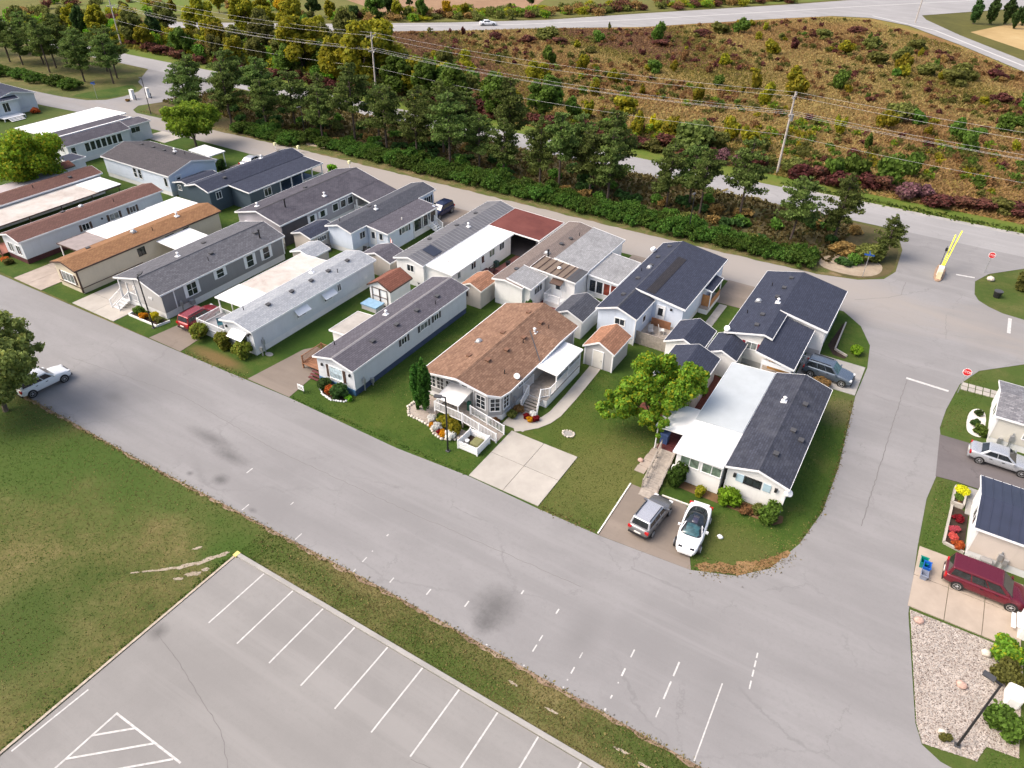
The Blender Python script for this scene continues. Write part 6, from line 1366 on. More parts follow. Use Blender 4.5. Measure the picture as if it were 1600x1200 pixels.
def chair(x, y, z, mat, lab, ang=0):
    r = thing('patio_chair', lab, 'chair', (0, 0, 0))
    MB().box(-.25, -.25, .42, .25, .25, .47).build('seat', mat, r); MB().add([(-.25, .22, .47), (.25, .22, .47), (.25, .36, .95), (-.25, .36, .95), (-.25, .26, .47), (.25, .26, .47), (.25, .4, .95), (-.25, .4, .95)], [(0, 1, 2, 3), (4, 7, 6, 5), (0, 4, 5, 1), (2, 6, 7, 3), (1, 5, 6, 2), (0, 3, 7, 4)]).build('backrest', mat, r)
    for a in (-.22, .22):
        for b in (-.22, .22): MB().box(a-.02, b-.02, 0, a+.02, b+.02, .42).build('leg', mat, r)
    r.location = (x, y, z); r.rotation_euler = (0, 0, ang)
chair(-20.2, 61.6, .65, mid_grey, 'grey patio chair on the deck near the brown screen', .5); chair(-19.3, 62.3, .65, off_white, 'pale patio chair on the deck in front of the brown screen', 2)
chair(-57.0, 40.0-1.2, .75, plain('teal_chair', (.02, .09, .12), .5, .1), 'teal folding chair on the deck of the long white trailer', 1.0) if False else chair(-57.3, 38.9, .75, plain('teal_chair', (.02, .09, .12), .5, .1), 'teal folding chair on the white-railed deck', 1.0)
chair(-31.9+1.6, 41.0, .78, black, 'black chair on the entrance deck under the white awning', 0)
for x, y, lab, a in ((-57.2, 60.6, 'black patio chair at the front of the screened porch house', .3), (-56.1, 61.6, 'black patio chair by the porch room door', -1.2), (-67.6, 55.5, 'dark chair on the deck below the mauve house', .8)): chair(x, y, .8 if x < -60 else .05, black, lab, a)
tb_ = thing('patio_table', 'small round patio table before the screened porch house', 'table', (-56.7, 61.0, 0)); MB().tube((-56.7, 61.0, .68), (-56.7, 61.0, .73), .45, n=14).build('table_top', dark_grey, tb_); MB().tube((-56.7, 61.0, 0), (-56.7, 61.0, .7), .05, n=7).tube((-56.7, 61, 0), (-56.7, 61, .05), .25, n=10).build('leg', black, tb_)
fl_ = thing('flag', 'red and white flag on a short pole by the screened porch house', 'flag', (-54.6, 62.6, 0)); MB().tube((-54.6, 62.6, 0), (-54.6, 62.6, 2.4), .03, n=7).build('pole', off_white, fl_)
for q, (u0, u1, m_) in enumerate(((0, .25, red_paint), (.25, .75, white), (.75, 1.0, red_paint))): MB().add([(-54.57+u0*.5, 62.6-u0*.3, 1.5-u0*.25), (-54.57+u1*.5, 62.6-u1*.3, 1.5-u1*.25), (-54.57+u1*.5, 62.6-u1*.3, 2.2-u1*.25), (-54.57+u0*.5, 62.6-u0*.3, 2.2-u0*.25), (-54.57+u0*.5, 62.62-u0*.3, 1.5-u0*.25), (-54.57+u1*.5, 62.62-u1*.3, 1.5-u1*.25), (-54.57+u1*.5, 62.62-u1*.3, 2.2-u1*.25), (-54.57+u0*.5, 62.62-u0*.3, 2.2-u0*.25)], [(0, 3, 2, 1), (4, 5, 6, 7), (0, 1, 5, 4), (1, 2, 6, 5), (2, 3, 7, 6), (3, 0, 4, 7)]).build('stripe', m_, fl_)
for x, y, m_, lab in ((-41.0, 67.8, black, 'dark storage tub on the red patio by the carport'), (-33.6, 60.9, rock_pale, 'pale flower tub on the dark red patio'), (-30.2, 62.7, brown_trim, 'brown flower tub by the white landing steps'), (-12.9, 51.0, red_paint, 'red garden tub on the brick patio'), (-28.6, 65.0, concrete, 'pale round tub on the navy patio'), (-46.7, 58.0, dark_grey, 'dark water barrel at the white gable end')):
    r = thing('garden_tub', lab, 'tub', (x, y, 0)); MB().tube((x, y, .02), (x, y, .5), .24, .31, 12).build('tub', m_, r); MB().tube((x, y, .46), (x, y, .52), .33, .33, 12).build('rim', m_, r)
hr = thing('bench', 'grey garden bench on the navy patio by the sunroom', 'bench', (-27.6, 63.0, 0)); MB().box(-28.2, 62.8, .4, -27.0, 63.2, .46).build('seat', wood_grey, hr); MB().box(-28.2, 63.2, .46, -27.0, 63.25, .9).build('backrest', wood_grey, hr)
for a_ in (-28.1, -27.1): MB().box(a_-.04, 62.82, 0, a_+.04, 63.2, .42).build('leg', wood_grey, hr)
bbq = thing('barbecue', 'barbecue under a dark blue cover on the ramp house porch', 'barbecue', (-12.6, 46.3, .8)); MB().box(-12.9, 46.0, .8, -12.3, 46.6, 1.7).build('cover', plain('blue_cover', (.03, .06, .16), .7, .2, 5), bbq); MB().box(-12.95, 45.95, 1.7, -12.25, 46.65, 1.85).build('lid', plain('blue_cover_top', (.05, .09, .22), .7, .2, 5), bbq)

# ------------------------------------------------------------------ vegetation
def pal(c, v=.35, n=5, g=1.75):
    out = []; c = tuple(x*g for x in c)
    for i in range(n):
        k = 1-v+2*v*i/(n-1); out.append((min(1, c[0]*k), min(1, c[1]*k), c[2]*k))
    return out
LF = dict(
    green=leaf('leaf_green', pal((.060, .105, .016), .5)),
    mixed=leaf('leaf_green_yellow', pal((.082, .142, .014), .45)+[(.25, .28, .02), (.36, .32, .02)]),
    yellow=leaf('leaf_yellow', pal((.23, .215, .016), .4, 4, 1.15)+[(.14, .18, .02), (.40, .31, .014)]),
    olive=leaf('leaf_olive', pal((.085, .090, .022), .45)),
    orange=leaf('leaf_orange', pal((.40, .24, .012), .35, 4, 1)+[(.45, .30, .015), (.18, .15, .015)]),
    red=leaf('leaf_red', pal((.085, .032, .026), .45, 4)+[(.12, .055, .03), (.05, .03, .025)]),
    plum=leaf('leaf_plum', pal((.11, .055, .065), .45, 4)+[(.10, .075, .045)]),
    dark=leaf('leaf_dark', pal((.030, .056, .014), .5)),
    pine=leaf('needle_pine', pal((.066, .094, .023), .5, 4)+[(.085, .10, .028)]),
    jun=leaf('needle_juniper', pal((.036, .070, .011), .6, 4)+[(.085, .125, .016)]),
    cedar=leaf('needle_cedar', pal((.030, .070, .010), .5)),
    fresh=leaf('leaf_fresh', pal((.10, .20, .012), .4)),
    willow=leaf('leaf_willow', pal((.085, .125, .030), .4)),
    bright=leaf('leaf_bright_yellow', pal((.55, .50, .02), .3, 5, 1)),
    white=leaf('petal_white', pal((.72, .72, .70), .15, 5, 1)), mum=leaf('petal_orange', pal((.55, .25, .01), .3, 5, 1)), crim=leaf('petal_crimson', pal((.22, .012, .02), .4, 5, 1)),
    pink=leaf('petal_pink', pal((.55, .10, .12), .3, 5, 1)), fern=leaf('leaf_rust', pal((.30, .09, .02), .4)), brown=leaf('leaf_brown', pal((.15, .09, .035), .45)),
)
def cards(P, size, aspect=1.0, up=0.0, rng=NR, jitter=.45, out=None):
    """small leaf clumps: one bent quad per point"""
    n = len(P); s = size*(1-jitter+2*jitter*rng.random(n))[:, None]
    d = rng.normal(size=(n, 3)); d /= np.linalg.norm(d, axis=1)[:, None]
    if out is not None: d = d*.8+out*.9; d /= np.linalg.norm(d, axis=1)[:, None]
    t = rng.normal(size=(n, 3)); t[:, 2] += up*2
    a = np.cross(d, t); a /= np.linalg.norm(a, axis=1)[:, None]+1e-9; b = np.cross(d, a)
    a = a*s*.5; b = b*s*.5*aspect; k = d*s*.18
    V = np.stack([P-a-b, P+a*.6-b*1.05+k, P+a+b*.9, P-a*.7+b+k], 1).reshape(-1, 3)
    return V, n
def card_mesh(name, V, n, mat, extra=None):
    me = bpy.data.meshes.new(name); me.vertices.add(4*n); me.vertices.foreach_set('co', V.astype('f').ravel())
    me.loops.add(4*n); me.loops.foreach_set('vertex_index', np.arange(4*n, dtype='i'))
    me.polygons.add(n); me.polygons.foreach_set('loop_start', np.arange(0, 4*n, 4, dtype='i')); me.polygons.foreach_set('loop_total', np.full(n, 4, 'i'))
    me.update(calc_edges=True); me.materials.append(mat); return me
def blob_points(n, rx, ry, rz, cz, k, rng, sub=(.32, .5), low=-.55):
    """points clustered on k sub-crowns spread over an ellipsoid"""
    C = rng.normal(size=(k, 3)); C /= np.linalg.norm(C, axis=1)[:, None]
    C *= (rng.random(k)**.35*.78)[:, None]; C[:, 2] = np.maximum(C[:, 2], low)
    rr = rng.uniform(sub[0], sub[1], k); w = rr**2/np.sum(rr**2); idx = rng.choice(k, n, p=w)
    d = rng.normal(size=(n, 3)); d /= np.linalg.norm(d, axis=1)[:, None]
    q = C[idx]+d*(rr[idx]*(rng.random(n)**.30)*rng.uniform(.85, 1.12, n))[:, None]
    o = d.copy(); q = q*np.array([rx, ry, rz]); q[:, 2] += cz
    return q, o
def crown(name, n, rx, ry, rz, cz, k, size, mat, seed, sub=(.32, .5), low=-.55, up=0, aspect=1.0):
    rng = np.random.default_rng(seed); P, o = blob_points(n, rx, ry, rz, cz, k, rng, sub, low)
    V, n = cards(P, size, aspect, up, rng, out=o); return card_mesh(name, V, n, mat)
def lobed(name, parts, size, mat, seed):
    rng = np.random.default_rng(seed); PP, OO = [], []
    for n, rx, ry, rz, cz, k, dx, dy in parts:
        P, o = blob_points(n, rx, ry, rz, cz, k, rng, (.08, .24), -.9); PP.append(P+np.array([dx, dy, 0])); OO.append(o)
    V, n = cards(np.concatenate(PP), size, 1, 0, rng, out=np.concatenate(OO)); return card_mesh(name, V, n, mat)
def limbs(h, r, spread, n, seed, lean=0.0, top=.8):
    rr = random.Random(seed); m = MB(); pts = [(0, 0, -.2)]
    for i in range(1, 5): pts.append((rr.uniform(-.06, .06)*h*.3*i+lean*i, rr.uniform(-.06, .06)*h*.3*i, h*top*i/4))
    for i in range(4): m.tube(pts[i], pts[i+1], r*(1-.2*i), r*(1-.2*(i+1)), 7)
    for i in range(n):
        j = rr.randint(1, 3); a = rr.uniform(0, 6.28); p = pts[j]; L = spread*rr.uniform(.5, .9)
        e = (p[0]+math.cos(a)*L, p[1]+math.sin(a)*L, p[2]+L*rr.uniform(.4, .9)); mid = ((p[0]+e[0])/2, (p[1]+e[1])/2, (p[2]+e[2])/2+.1*L)
        m.tube(p, mid, r*.45, r*.3, 5).tube(mid, e, r*.3, r*.1, 5)
    return m
def mobj(name, me, parent=None, loc=None):
    o = bpy.data.objects.new(name, me); COL.objects.link(o)
    if parent: o.parent = parent
    if loc: o.location = loc
    return o
def own(o, mat):
    o.material_slots[0].link = 'OBJECT'; o.material_slots[0].material = mat
REL = []
def rel(o, base, zone): REL.append((o, base, zone)); return o
def tree(label, cat, x, y, trunk_me, crown_me, s=1.0, rz=0, sz=None, mat=None, group=None, name='tree'):
    t = thing(name, label, cat, (x, y, 0), group); a = mobj('trunk', trunk_me, t); c = mobj('crown', crown_me, t)
    if mat: own(c, mat)
    t.scale = (s, s, sz or s); t.rotation_euler = (0, 0, rz); return t
def trunk_mesh(m, mat=bark): me = m.mesh('trunk'); me.materials.append(mat); return me

# the four large leafy trees
tree('round tree turning yellow between the tan-roofed and the corner house', 'tree', -14.75, 48.4, trunk_mesh(limbs(5.2, .2, 2.6, 9, 1)), lobed('crown', [(17000, 3.9, 3.9, 2.9, 4.4, 62, .5, .6), (7000, 2.4, 2.4, 2.0, 3.1, 30, -2.3, -1.5), (5500, 2.1, 2.1, 1.7, 4.7, 26, 2.9, 1.2), (3500, 1.8, 1.8, 1.6, 2.7, 20, .6, -2.6)], .17, LF['mixed'], 21), 1, .3)
tree('big loose-crowned tree at the left edge over the white crossover', 'tree', -63.1, 20.2, trunk_mesh(limbs(6.5, .24, 3.6, 11, 2)), crown('crown', 24000, 6.0, 6.0, 4.2, 5.3, 120, .20, leaf('leaf_greygreen', pal((.150, .205, .058), .4)+[(.34, .38, .09)]), 22, (.05, .17), -.9), 1, 1.1)
tree('round green tree beside the back lane above the crosswise dark roof', 'tree', -106.2, 76.0, trunk_mesh(limbs(6.0, .24, 3.4, 10, 3)), crown('crown', 22000, 5.1, 5.1, 3.2, 4.9, 52, .23, leaf('leaf_olive_green', pal((.095, .145, .014), .45)+[(.24, .26, .02)]), 23, (.13, .30), -.7), 1, 2)
tree('dense bright green tree at the left edge behind the brown-roofed trailers', 'tree', -109.6, 50.6, trunk_mesh(limbs(6.5, .25, 3.6, 8, 4)), crown('crown', 28000, 6.0, 6.0, 4.4, 4.9, 50, .23, leaf('leaf_lush', pal((.105, .185, .014), .45)+[(.30, .34, .02), (.42, .40, .02)]), 24, (.14, .32), -.85), 1, .5)

# pines of the tree belt
def pine_crown(seed, h=9.5, base=.30, spread=3.0, n=5200):
    rng = np.random.default_rng(seed); C = []; m = MB()
    z = h*base
    while z < h*.98:
        t = (z-h*base)/(h*(1-base)); L = spread*(1-t)**.45*(.6+.4*min(1, t*3+.5))
        for b in range(rng.integers(3, 6)):
            a = rng.uniform(0, 6.28); l = L*rng.uniform(.55, 1.1); e = np.array([math.cos(a)*l, math.sin(a)*l, z+l*rng.uniform(.05, .35)])
            m.tube((0, 0, z), tuple(e), .05, .02, 4)
            for q in (.45, .7, .95):
                if rng.random() < .88: C.append((e*q+np.array([0, 0, z*(1-q)]), .34*l*(.75 if q < .6 else .62)+.16))
        z += h*rng.uniform(.045, .075)
    C.append((np.array([0, 0, h*.99]), .35))
    rad_ = np.array([c[1] for c in C]); w = rad_**2/np.sum(rad_**2); idx = rng.choice(len(C), n, p=w)
    cen = np.array([c[0] for c in C])[idx]; d = rng.normal(size=(n, 3)); d /= np.linalg.norm(d, axis=1)[:, None]
    P = cen+d*(rad_[idx]*rng.random(n)**.4)[:, None]*np.array([1, 1, .55])
    V, n = cards(P, .23, .75, .4, rng); me = card_mesh('crown', V, n, LF['pine'])
    m.tube((0, 0, -.2), (0, 0, h*.55), .17, .12, 7).tube((0, 0, h*.55), (0, 0, h*.97), .12, .03, 6)
    return trunk_mesh(m, plain('pine_bark', (.075, .055, .045), .9, .3, 3)), me
PINE = [pine_crown(31), pine_crown(32, 9.8, .36, 3.3, 5400), pine_crown(33, 8.6, .25, 2.8, 4700), pine_crown(34, 10.2, .40, 3.6, 5800), pine_crown(35, 9.0, .33, 3.5, 5400)]
PN = [(-69, 100.5), (-41.5, 97.8), (-29.2, 97.5), (-121.5, 97), (-113.2, 98), (-94.0, 92.5), (-60, 99.2), (-124, 90.5), (-118.2, 84.6), (-115.5, 91), (-110.5, 87.2), (-107.8, 92.5), (-103, 88.5), (-100.4, 92.6), (-97, 96), (-91.5, 90), (-87.3, 93.4), (-84.3, 96.1), (-80.1, 93.0), (-76.2, 97), (-73.2, 92.2), (-71.0, 96.5), (-66.0, 91.2), (-62.5, 94.2), (-57.9, 94.0), (-51.2, 93.5), (-47.6, 92.8), (-46.4, 97.2), (-43.2, 94.2), (-39.6, 92.6), (-31.8, 95.5), (-26.9, 95.4), (-22.0, 97.8), (-14.1, 94.1), (-9.3, 97.4)]
PG = 'pines in the belt between the back lane and the outer road'
for i, (x, y) in enumerate(PN):
    k = PINE[(i*3) % 5]; s = R.uniform(.95, 1.25) if x < -30 else R.uniform(.85, 1.08)
    if i == len(PN)-2: lab = 'leaning pine with a bare trunk at the right end of the hedge'; s = .98
    elif i == len(PN)-1: lab = 'bushy dark pine right of the leaning pine'; s = 1.0
    elif i == 1: lab = 'tall dark pine beside the far left entry lamp'; s = 1.15
    else: lab = 'dark pine standing in the row behind the juniper hedge'
    t = tree(lab, 'pine tree', x, y, k[0], k[1], s, R.uniform(0, 6.28), s*R.uniform(.92, 1.08), None, PG, 'pine_tree')
    if 'standing in the row' in lab: rel(t, 'dark pine nearest the hedge' if y < 94.5 else 'dark pine nearest the outer road', 'pine')
    if i == len(PN)-2: t.rotation_euler = (.0, .10, 1)
tree('small airy pine at the tip of the belt by the park entrance', 'pine tree', -2.9, 95.2, PINE[2][0], PINE[2][1], .72, 1.0, .66, None, PG, 'pine_tree')
for i, (x, y) in enumerate(((-196, 96), (-188, 92), (-180, 95), (-172, 91.5), (-166, 95), (-159, 91), (-153, 93.5), (-205, 94), (-176, 98), (-163, 99), (-192, 99), (-185, 97.5), (-169, 97.5), (-156, 96.5), (-174.5, 94.5), (-200, 90), (-210, 92), (-183, 92))):
    k = PINE[i % 5]; rel(tree('dark pine of the grove left of the far entry', 'pine tree', x, y, k[0], k[1], 1.05, i, 1.0, None, 'pines left of the far entry', 'pine_tree'), 'dark pine in the front row of the far left grove' if y < 95.5 else 'dark pine at the back of the far left grove', 'none')

# juniper hedge
def juniper(seed, n=3400):
    rng = np.random.default_rng(seed); k = 60
    a = rng.uniform(0, 6.28, k); r = rng.random(k)**.5; C = np.stack([np.cos(a)*r*1.7, np.sin(a)*r*1.4, .55+1.15*(1-r**2)*rng.uniform(.7, 1.15, k)], 1)
    dirv = np.stack([np.cos(a)*.8, np.sin(a)*.8, np.full(k, .55)], 1); idx = rng.integers(0, k, n); t = rng.random(n)
    P = C[idx]*np.array([1, 1, .75])+dirv[idx]*((t-.5)*.8)[:, None]+rng.normal(size=(n, 3))*np.array([.14, .14, .10])
    P[:, 2] = np.maximum(P[:, 2], .05)
    V, n = cards(P, .21, .55, .3, rng, out=dirv[idx]*.6); return card_mesh('juniper_shrub', V, n, LF['jun'])
JUN = [juniper(s) for s in (41, 42, 43, 44)]
xs = -107.5; i = 0
while xs < -10.8:
    if not (-92.5 < xs < -89.5 or -70.2 < xs < -68.6):
        for row in (0, 1):
            if row and R.random() < .15: continue
            y = (85.9 if xs < -94 else 88.1 if xs < -70 else 88.0 if xs > -36 else 88.0)+row*1.7+R.uniform(-.3, .3)
            o = mobj('juniper_shrub', JUN[i % 4], None, (xs+R.uniform(-.4, .4), y, 0)); o.rotation_euler = (0, 0, R.uniform(0, 6.28)); s = R.uniform(.8, 1.2); o.scale = (s, s*R.uniform(.85, 1.1), s*R.uniform(.75, 1.25))
            rel(tag(o, 'dark green spreading juniper in the hedge along the back lane', 'juniper shrub', 'juniper hedge along the back lane'), 'spreading juniper on the hedge\'s '+('pine' if row else 'lane')+' side', 'pine'); i += 1
    xs += 2.05
for i, (x, y) in enumerate(((-199, 84), (-194, 84.6), (-189, 84), (-183.5, 85), (-178, 84.6), (-172.5, 85.6), (-167, 85.4), (-161.5, 86.2), (-156.5, 86.4))):
    o = mobj('juniper_shrub', JUN[i % 4], None, (x, y, 0)); o.scale = (1.5, 1.3, 1.2); rel(tag(o, 'dark green spreading juniper left of the far entry', 'juniper shrub', 'junipers left of the far entry'), 'dark green spreading juniper left of the far entry', 'none')

# generic shrubs
SH = [crown('shrub', 1500, .95, .95, .95, .85, 12, .19, LF['green'], s, (.35, .6), -.8) for s in (51, 52, 53)]
SHB = [crown('shrub', 2600, .95, .95, .9, .85, 18, .16, LF['green'], s, (.3, .55), -.85) for s in (54, 55, 56)]       # finer, for the near gardens
TALL = [crown('shrub', 1500, .62, .62, 1.0, .98, 14, .18, LF['green'], s, (.3, .5), -.9) for s in (57, 58)]
TR = [(trunk_mesh(limbs(5.5, .16, 1.8, 7, s)), crown('crown', 6500, 2.5, 2.5, 3.1, 3.9, 30, .25, LF['green'], s, (.14, .34), -.95)) for s in (61, 62, 63, 64)]
EVER = crown('crown', 2800, 1.6, 1.6, 3.6, 3.7, 26, .28, LF['dark'], 66, (.2, .34), -.95)
def shrub(label, cat, x, y, r, h, mat, group=None, fine=True, tall=False, name='shrub'):
    me = R.choice(SHB if fine else TALL if tall else SH); o = mobj(name, me, None, (x, y, 0)); own(o, mat)
    o.scale = (r, r*R.uniform(.9, 1.1), h/1.75); o.rotation_euler = (0, 0, R.uniform(0, 6.28)); return tag(o, label, cat, group)
BRUSH = {}
_bp = [blob_points(420, .95, .95, .95, .85, 10, np.random.default_rng(90+i), (.35, .6), -.8) for i in range(3)]
def brush(group, x, y, r, h, mat, cards_=420):
    BRUSH.setdefault(group, []).append((x, y, r, h, mat, cards_))
def brush_done(group, name, label):
    lst = BRUSH[group]; mats = list(dict.fromkeys(e[4] for e in lst)); VV, MI = [], []; g_ = np.random.default_rng(17)
    for x, y, r, h, mat, nc in lst:
        P, o = _bp[g_.integers(0, 3)]; P = P[:nc]; a = g_.uniform(0, 6.28); c, s_ = math.cos(a), math.sin(a)
        P = np.stack([(P[:, 0]*c-P[:, 1]*s_)*r, (P[:, 0]*s_+P[:, 1]*c)*r, P[:, 2]*h/1.75], 1)+np.array([x, y, 0])
        V, n = cards(P, .34 if nc > 200 else .30, 1, 0, g_); VV.append(V); MI.append(np.full(n, mats.index(mat), 'i'))
    V = np.concatenate(VV); me = card_mesh(name, V, len(V)//4, LF[mats[0]])
    for m_ in mats[1:]: me.materials.append(LF[m_])
    me.polygons.foreach_set('material_index', np.concatenate(MI)); tag(mobj(name, me), label, 'brush', None, 'stuff')
# woods and hedgerows, left and beyond the highway
WOOD = [(-177.3,122.5,9,'ever'),(-187.5,122.6,5,'ylw'),(-174.1,117.2,5,'ylw'),(-160.6,117.6,5.5,'grn'),(-163,119.6,5,'ylw'),(-174.4,134.3,8,'ylw'),(-149.1,117.5,5,'olv'),(-163.2,128.3,7,'ylw'),(-143.5,117.2,6,'ylw'),(-165.6,140.7,8.5,'ylw'),(-148.1,122.2,6,'olv'),(-137.8,119.2,5.2,'olv'),(-147.9,130.6,7,'olv'),(-126.8,118.3,5.6,'grn'),(-124.9,119.9,10.5,'ylw'),(-130.6,122.7,7,'grn'),(-124.1,123.9,7.7,'ylw'),(-113.7,118.2,7.5,'ylw'),(-125.8,127.7,7.4,'olv'),(-110.6,121.4,7,'grn'),(-126.5,133.8,6,'olv'),(-106.4,118.3,10.5,'ylw'),(-108.2,124.2,10.4,'ylw'),(-97.3,118.1,6,'grn'),(-111.8,128.5,6.6,'grn'),(-94.2,119.7,5.5,'ylw'),(-90.7,118.4,6.5,'grn'),(-104.9,129.8,5.5,'olv'),(-94.9,124.4,5.5,'grn'),(-84.1,118.0,7.0,'grn'),(-87.5,121.4,6,'grn'),(-94.6,130.7,4.2,'ylw'),(-85.3,125.3,4.2,'olv'),(-74.7,118.1,6,'grn'),(-73,121.3,3.8,'ylw'),(-66.5,121.5,6.8,'grn'),(-78.2,140.2,4.4,'ylw'),(-119.5,121,5.8,'grn'),(-135.4,125.2,5.2,'olv'),(-116.8,127,6.2,'olv'),(-219.8,113,5,'olv'),(-209,119.6,4.5,'olv'),(-203.2,118,5.6,'ylw'),(-192.8,118,6,'ylw'),(-184.5,120.3,5.2,'ylw'),(-205,125.6,5,'ylw'),(-199,117,8.5,'ever'),(-180.7,118.7,6,'olv'),(-156,124,6,'ylw'),(-153.5,135.5,7,'olv'),(-139.5,140,6.5,'ylw'),(-131,143.5,5.5,'olv'),(-120,141,5,'grn'),(-142,152,6,'olv'),(-155,147,7,'ylw'),(-100.5,138,4.5,'olv'),(-168,150,6,'ylw'),(-184,131,6,'olv'),(-192,126,6,'ylw'),(-146,143,6,'grn')]
FARW = [(-174.5,164.5,7,'org'),(-180,168,6,'ylw'),(-172.3,172.7,5.5,'dk'),(-166.5,173.5,5,'ylw'),(-161.4,178.4,3.5,'dk'),(-157.6,183,6.5,'grn'),(-155.9,187.7,5.4,'dk'),(-145.9,190.1,5.6,'grn'),(-142,197.5,4.2,'org'),(-131.2,229.1,4,'dk'),(-184.6,164.4,6,'ylw'),(-196.1,166,5,'ylw'),(-200.3,161.8,6,'ylw'),(-207.3,151,4,'ylw'),(-160.8,203.2,3,'dk'),(-137.8,200.4,3.4,'ylw'),(-149.6,188,3,'olv'),(-130.5,214.5,2.6,'olv'),(-214,140,4,'olv'),(-222,136,4,'olv'),(-189,174,5,'olv'),(-152,186,5,'ylw'),(-2.1,287.2,9,'dk'),(-6.4,285.7,8,'dk'),(2,290.9,9,'dk'),(6.6,291.8,8.6,'dk'),(10.5,288,9,'dk'),(4.5,284,7,'dk')]
KM = dict(ylw='yellow', grn='green', olv='olive', org='orange', dk='dark', ever='dark')
LABW = dict(ylw='yellowing tree in the thicket beyond the pine belt', grn='green tree in the thicket beyond the pine belt', olv='dull olive tree in the thicket beyond the pine belt')
LABF = dict(ylw='yellow tree on the far side of the highway', grn='green tree on the far side of the highway', olv='dull olive tree on the far side of the highway', org='orange tree on the far side of the highway', dk='dark tree on the far side of the highway')
for lst, L in ((WOOD, LABW), (FARW, LABF)):
    for i, (x, y, h, k) in enumerate(lst):
        tm, cm = TR[i % 4]
        if k == 'ever' or (k == 'dk' and x > -10):
            lab = {'ever': ('dark spire-shaped evergreen among yellow trees, near the leaning utility pole' if x > -190 else 'dark spire-shaped evergreen at the far upper left')}.get(k, 'dark evergreen of the clump beside the tan hay field')
            cm = EVER; s = h/7.4
            t_ = tree(lab, 'evergreen tree', x, y, tm, cm, s, i, s, None, None if k == 'ever' else 'evergreens beside the hay field', 'evergreen_tree')
            if k != 'ever': rel(t_, 'dark evergreen of the clump beside the tan hay field', 'none')
            continue
        s = h/7.0*R.uniform(1.0, 1.2)*(1.18 if L is LABW else 1)
        lab = 'tree' ; rel(tree(L[k], 'tree', x, y, tm, cm, s*R.uniform(.95, 1.3), R.uniform(0, 6), s, LF[KM[k]], L[k].replace('tree', 'trees', 1)), (('tall ' if h > 7 else 'low ' if h < 5 else '')+L[k].split(' in the')[0].split(' on the')[0]+(' across the highway' if L is LABF else ' in the roadside thicket' if y < 120 else ' deep in the thicket')), 'wood')
# the brushy understorey that closes the thicket
for i in range(300):
    x = R.uniform(-232, -90); y = 117+abs(R.gauss(0, 1))*11
    if y > 110+(x+226)*.60: y = 116.8+R.random()*min(5, max(.5, (x+216)*.5))
    k = R.choice(['yellow', 'yellow', 'olive', 'green', 'mixed', 'brown', 'mixed', 'fresh'])
    brush('thicket', x, y, R.uniform(1.2, 2.4), R.uniform(1.8, 3.8), k)
hwf = [(-236.9, 120), (-163.9, 169), (-136.1, 192.5), (-115.7, 213), (-96.8, 241), (-61.2, 291)]
for i in range(230):
    t = R.random()*5; j = min(4, int(t)); t -= j; a, b = hwf[j], hwf[j+1]; o_ = R.uniform(1, 9)+(R.random()**2)*(40 if j == 0 else 10)
    x = a[0]+(b[0]-a[0])*t-o_*.7; y = a[1]+(b[1]-a[1])*t+o_*.7; k = R.choice(['red', 'olive', 'olive', 'yellow', 'brown', 'mixed'])
    brush('bank', x, y, R.uniform(1.6, 3.2), R.uniform(1.2, 2.6), k)
brush_done('thicket', 'thicket_brush', 'mixed autumn brush closing the thicket beyond the pine belt'); brush_done('bank', 'bank_brush', 'dark red and yellow brush along the far bank of the highway')
# meadow shrubs
mrow = lambda y: ' low in the meadow' if y < 130 else ' in mid-meadow' if y < 185 else ' atop the meadow'
FS = dict(
 yellow=[(-47.8,122.2),(-41.8,123),(-66,142.7),(-67.1,154.5),(-39.9,167.2),(-31.7,166.8),(-46.7,150.3),(-33.6,129.8),(-29.7,128.3),(-46.5,204.2),(-104.3,136.9),(-99.3,135.1),(-78.1,160.9),(-34.7,155.9),(-34.4,177.7),(-30.9,216),(-14.8,198.7),(-12,153.6),(-18.2,144.7),(-16.2,205.1),(-60,127),(-56,135.5),(-87,139)],
 green=[(-62.5,126.6),(-63.3,167.8),(-76.5,202.6),(-88.8,191.4),(-61.7,226.6),(-87.2,162.1),(-37.9,120.7),(-52.1,120.3),(-7,159.5),(.4,153.1),(7.2,164.4),(-24.8,177.8),(-14,118.6),(-6.6,122.2),(-4.3,128.8),(10.1,184.3),(-11.3,121.4),(2.5,146),(-70,132)],
 olive=[(-101.5,186.1),(-65.9,222.4),(-39.5,230.9),(-22,209),(-17.3,214.6),(-26,225.5),(-10.2,203.7),(-4.2,197.1),(-2.2,203.6),(-10.6,159.4),(-15.9,231.8),(-37.3,120.2),(-34,122.8)],
 red=[(-103.6,179.4),(-95.6,182.4),(-112.6,177.9),(-72.9,197),(-68.9,215.6),(-34.2,247.4),(-8.2,223.5),(3.9,209.7),(5.2,186.6)])
SIZ = dict(yellow=(1.4, 2.4, 2.8, 4.4), green=(1.4, 2.4, 2.6, 4.6), olive=(1.8, 3.0, 2.4, 3.6), red=(1.8, 2.8, 1.6, 2.2))
for k, L in FS.items():
    for i, (x, y) in enumerate(L):
        a, b, c, d = SIZ[k]
        rel(shrub({'yellow': 'yellow-green young shrub in the brown meadow', 'green': 'green leafy shrub in the brown meadow', 'olive': 'broad dull olive bush in the brown meadow', 'red': 'dark red thicket clump in the brown meadow'}[k], 'shrub', x, y, R.uniform(a, b), R.uniform(c, d), LF[k], f'{k} shrubs in the meadow', False, k == 'yellow' and i % 2 == 0), {'yellow': 'yellow-green young shrub', 'green': 'green leafy shrub', 'olive': 'broad dull olive bush', 'red': 'dark red thicket clump'}[k]+mrow(y), 'meadow')
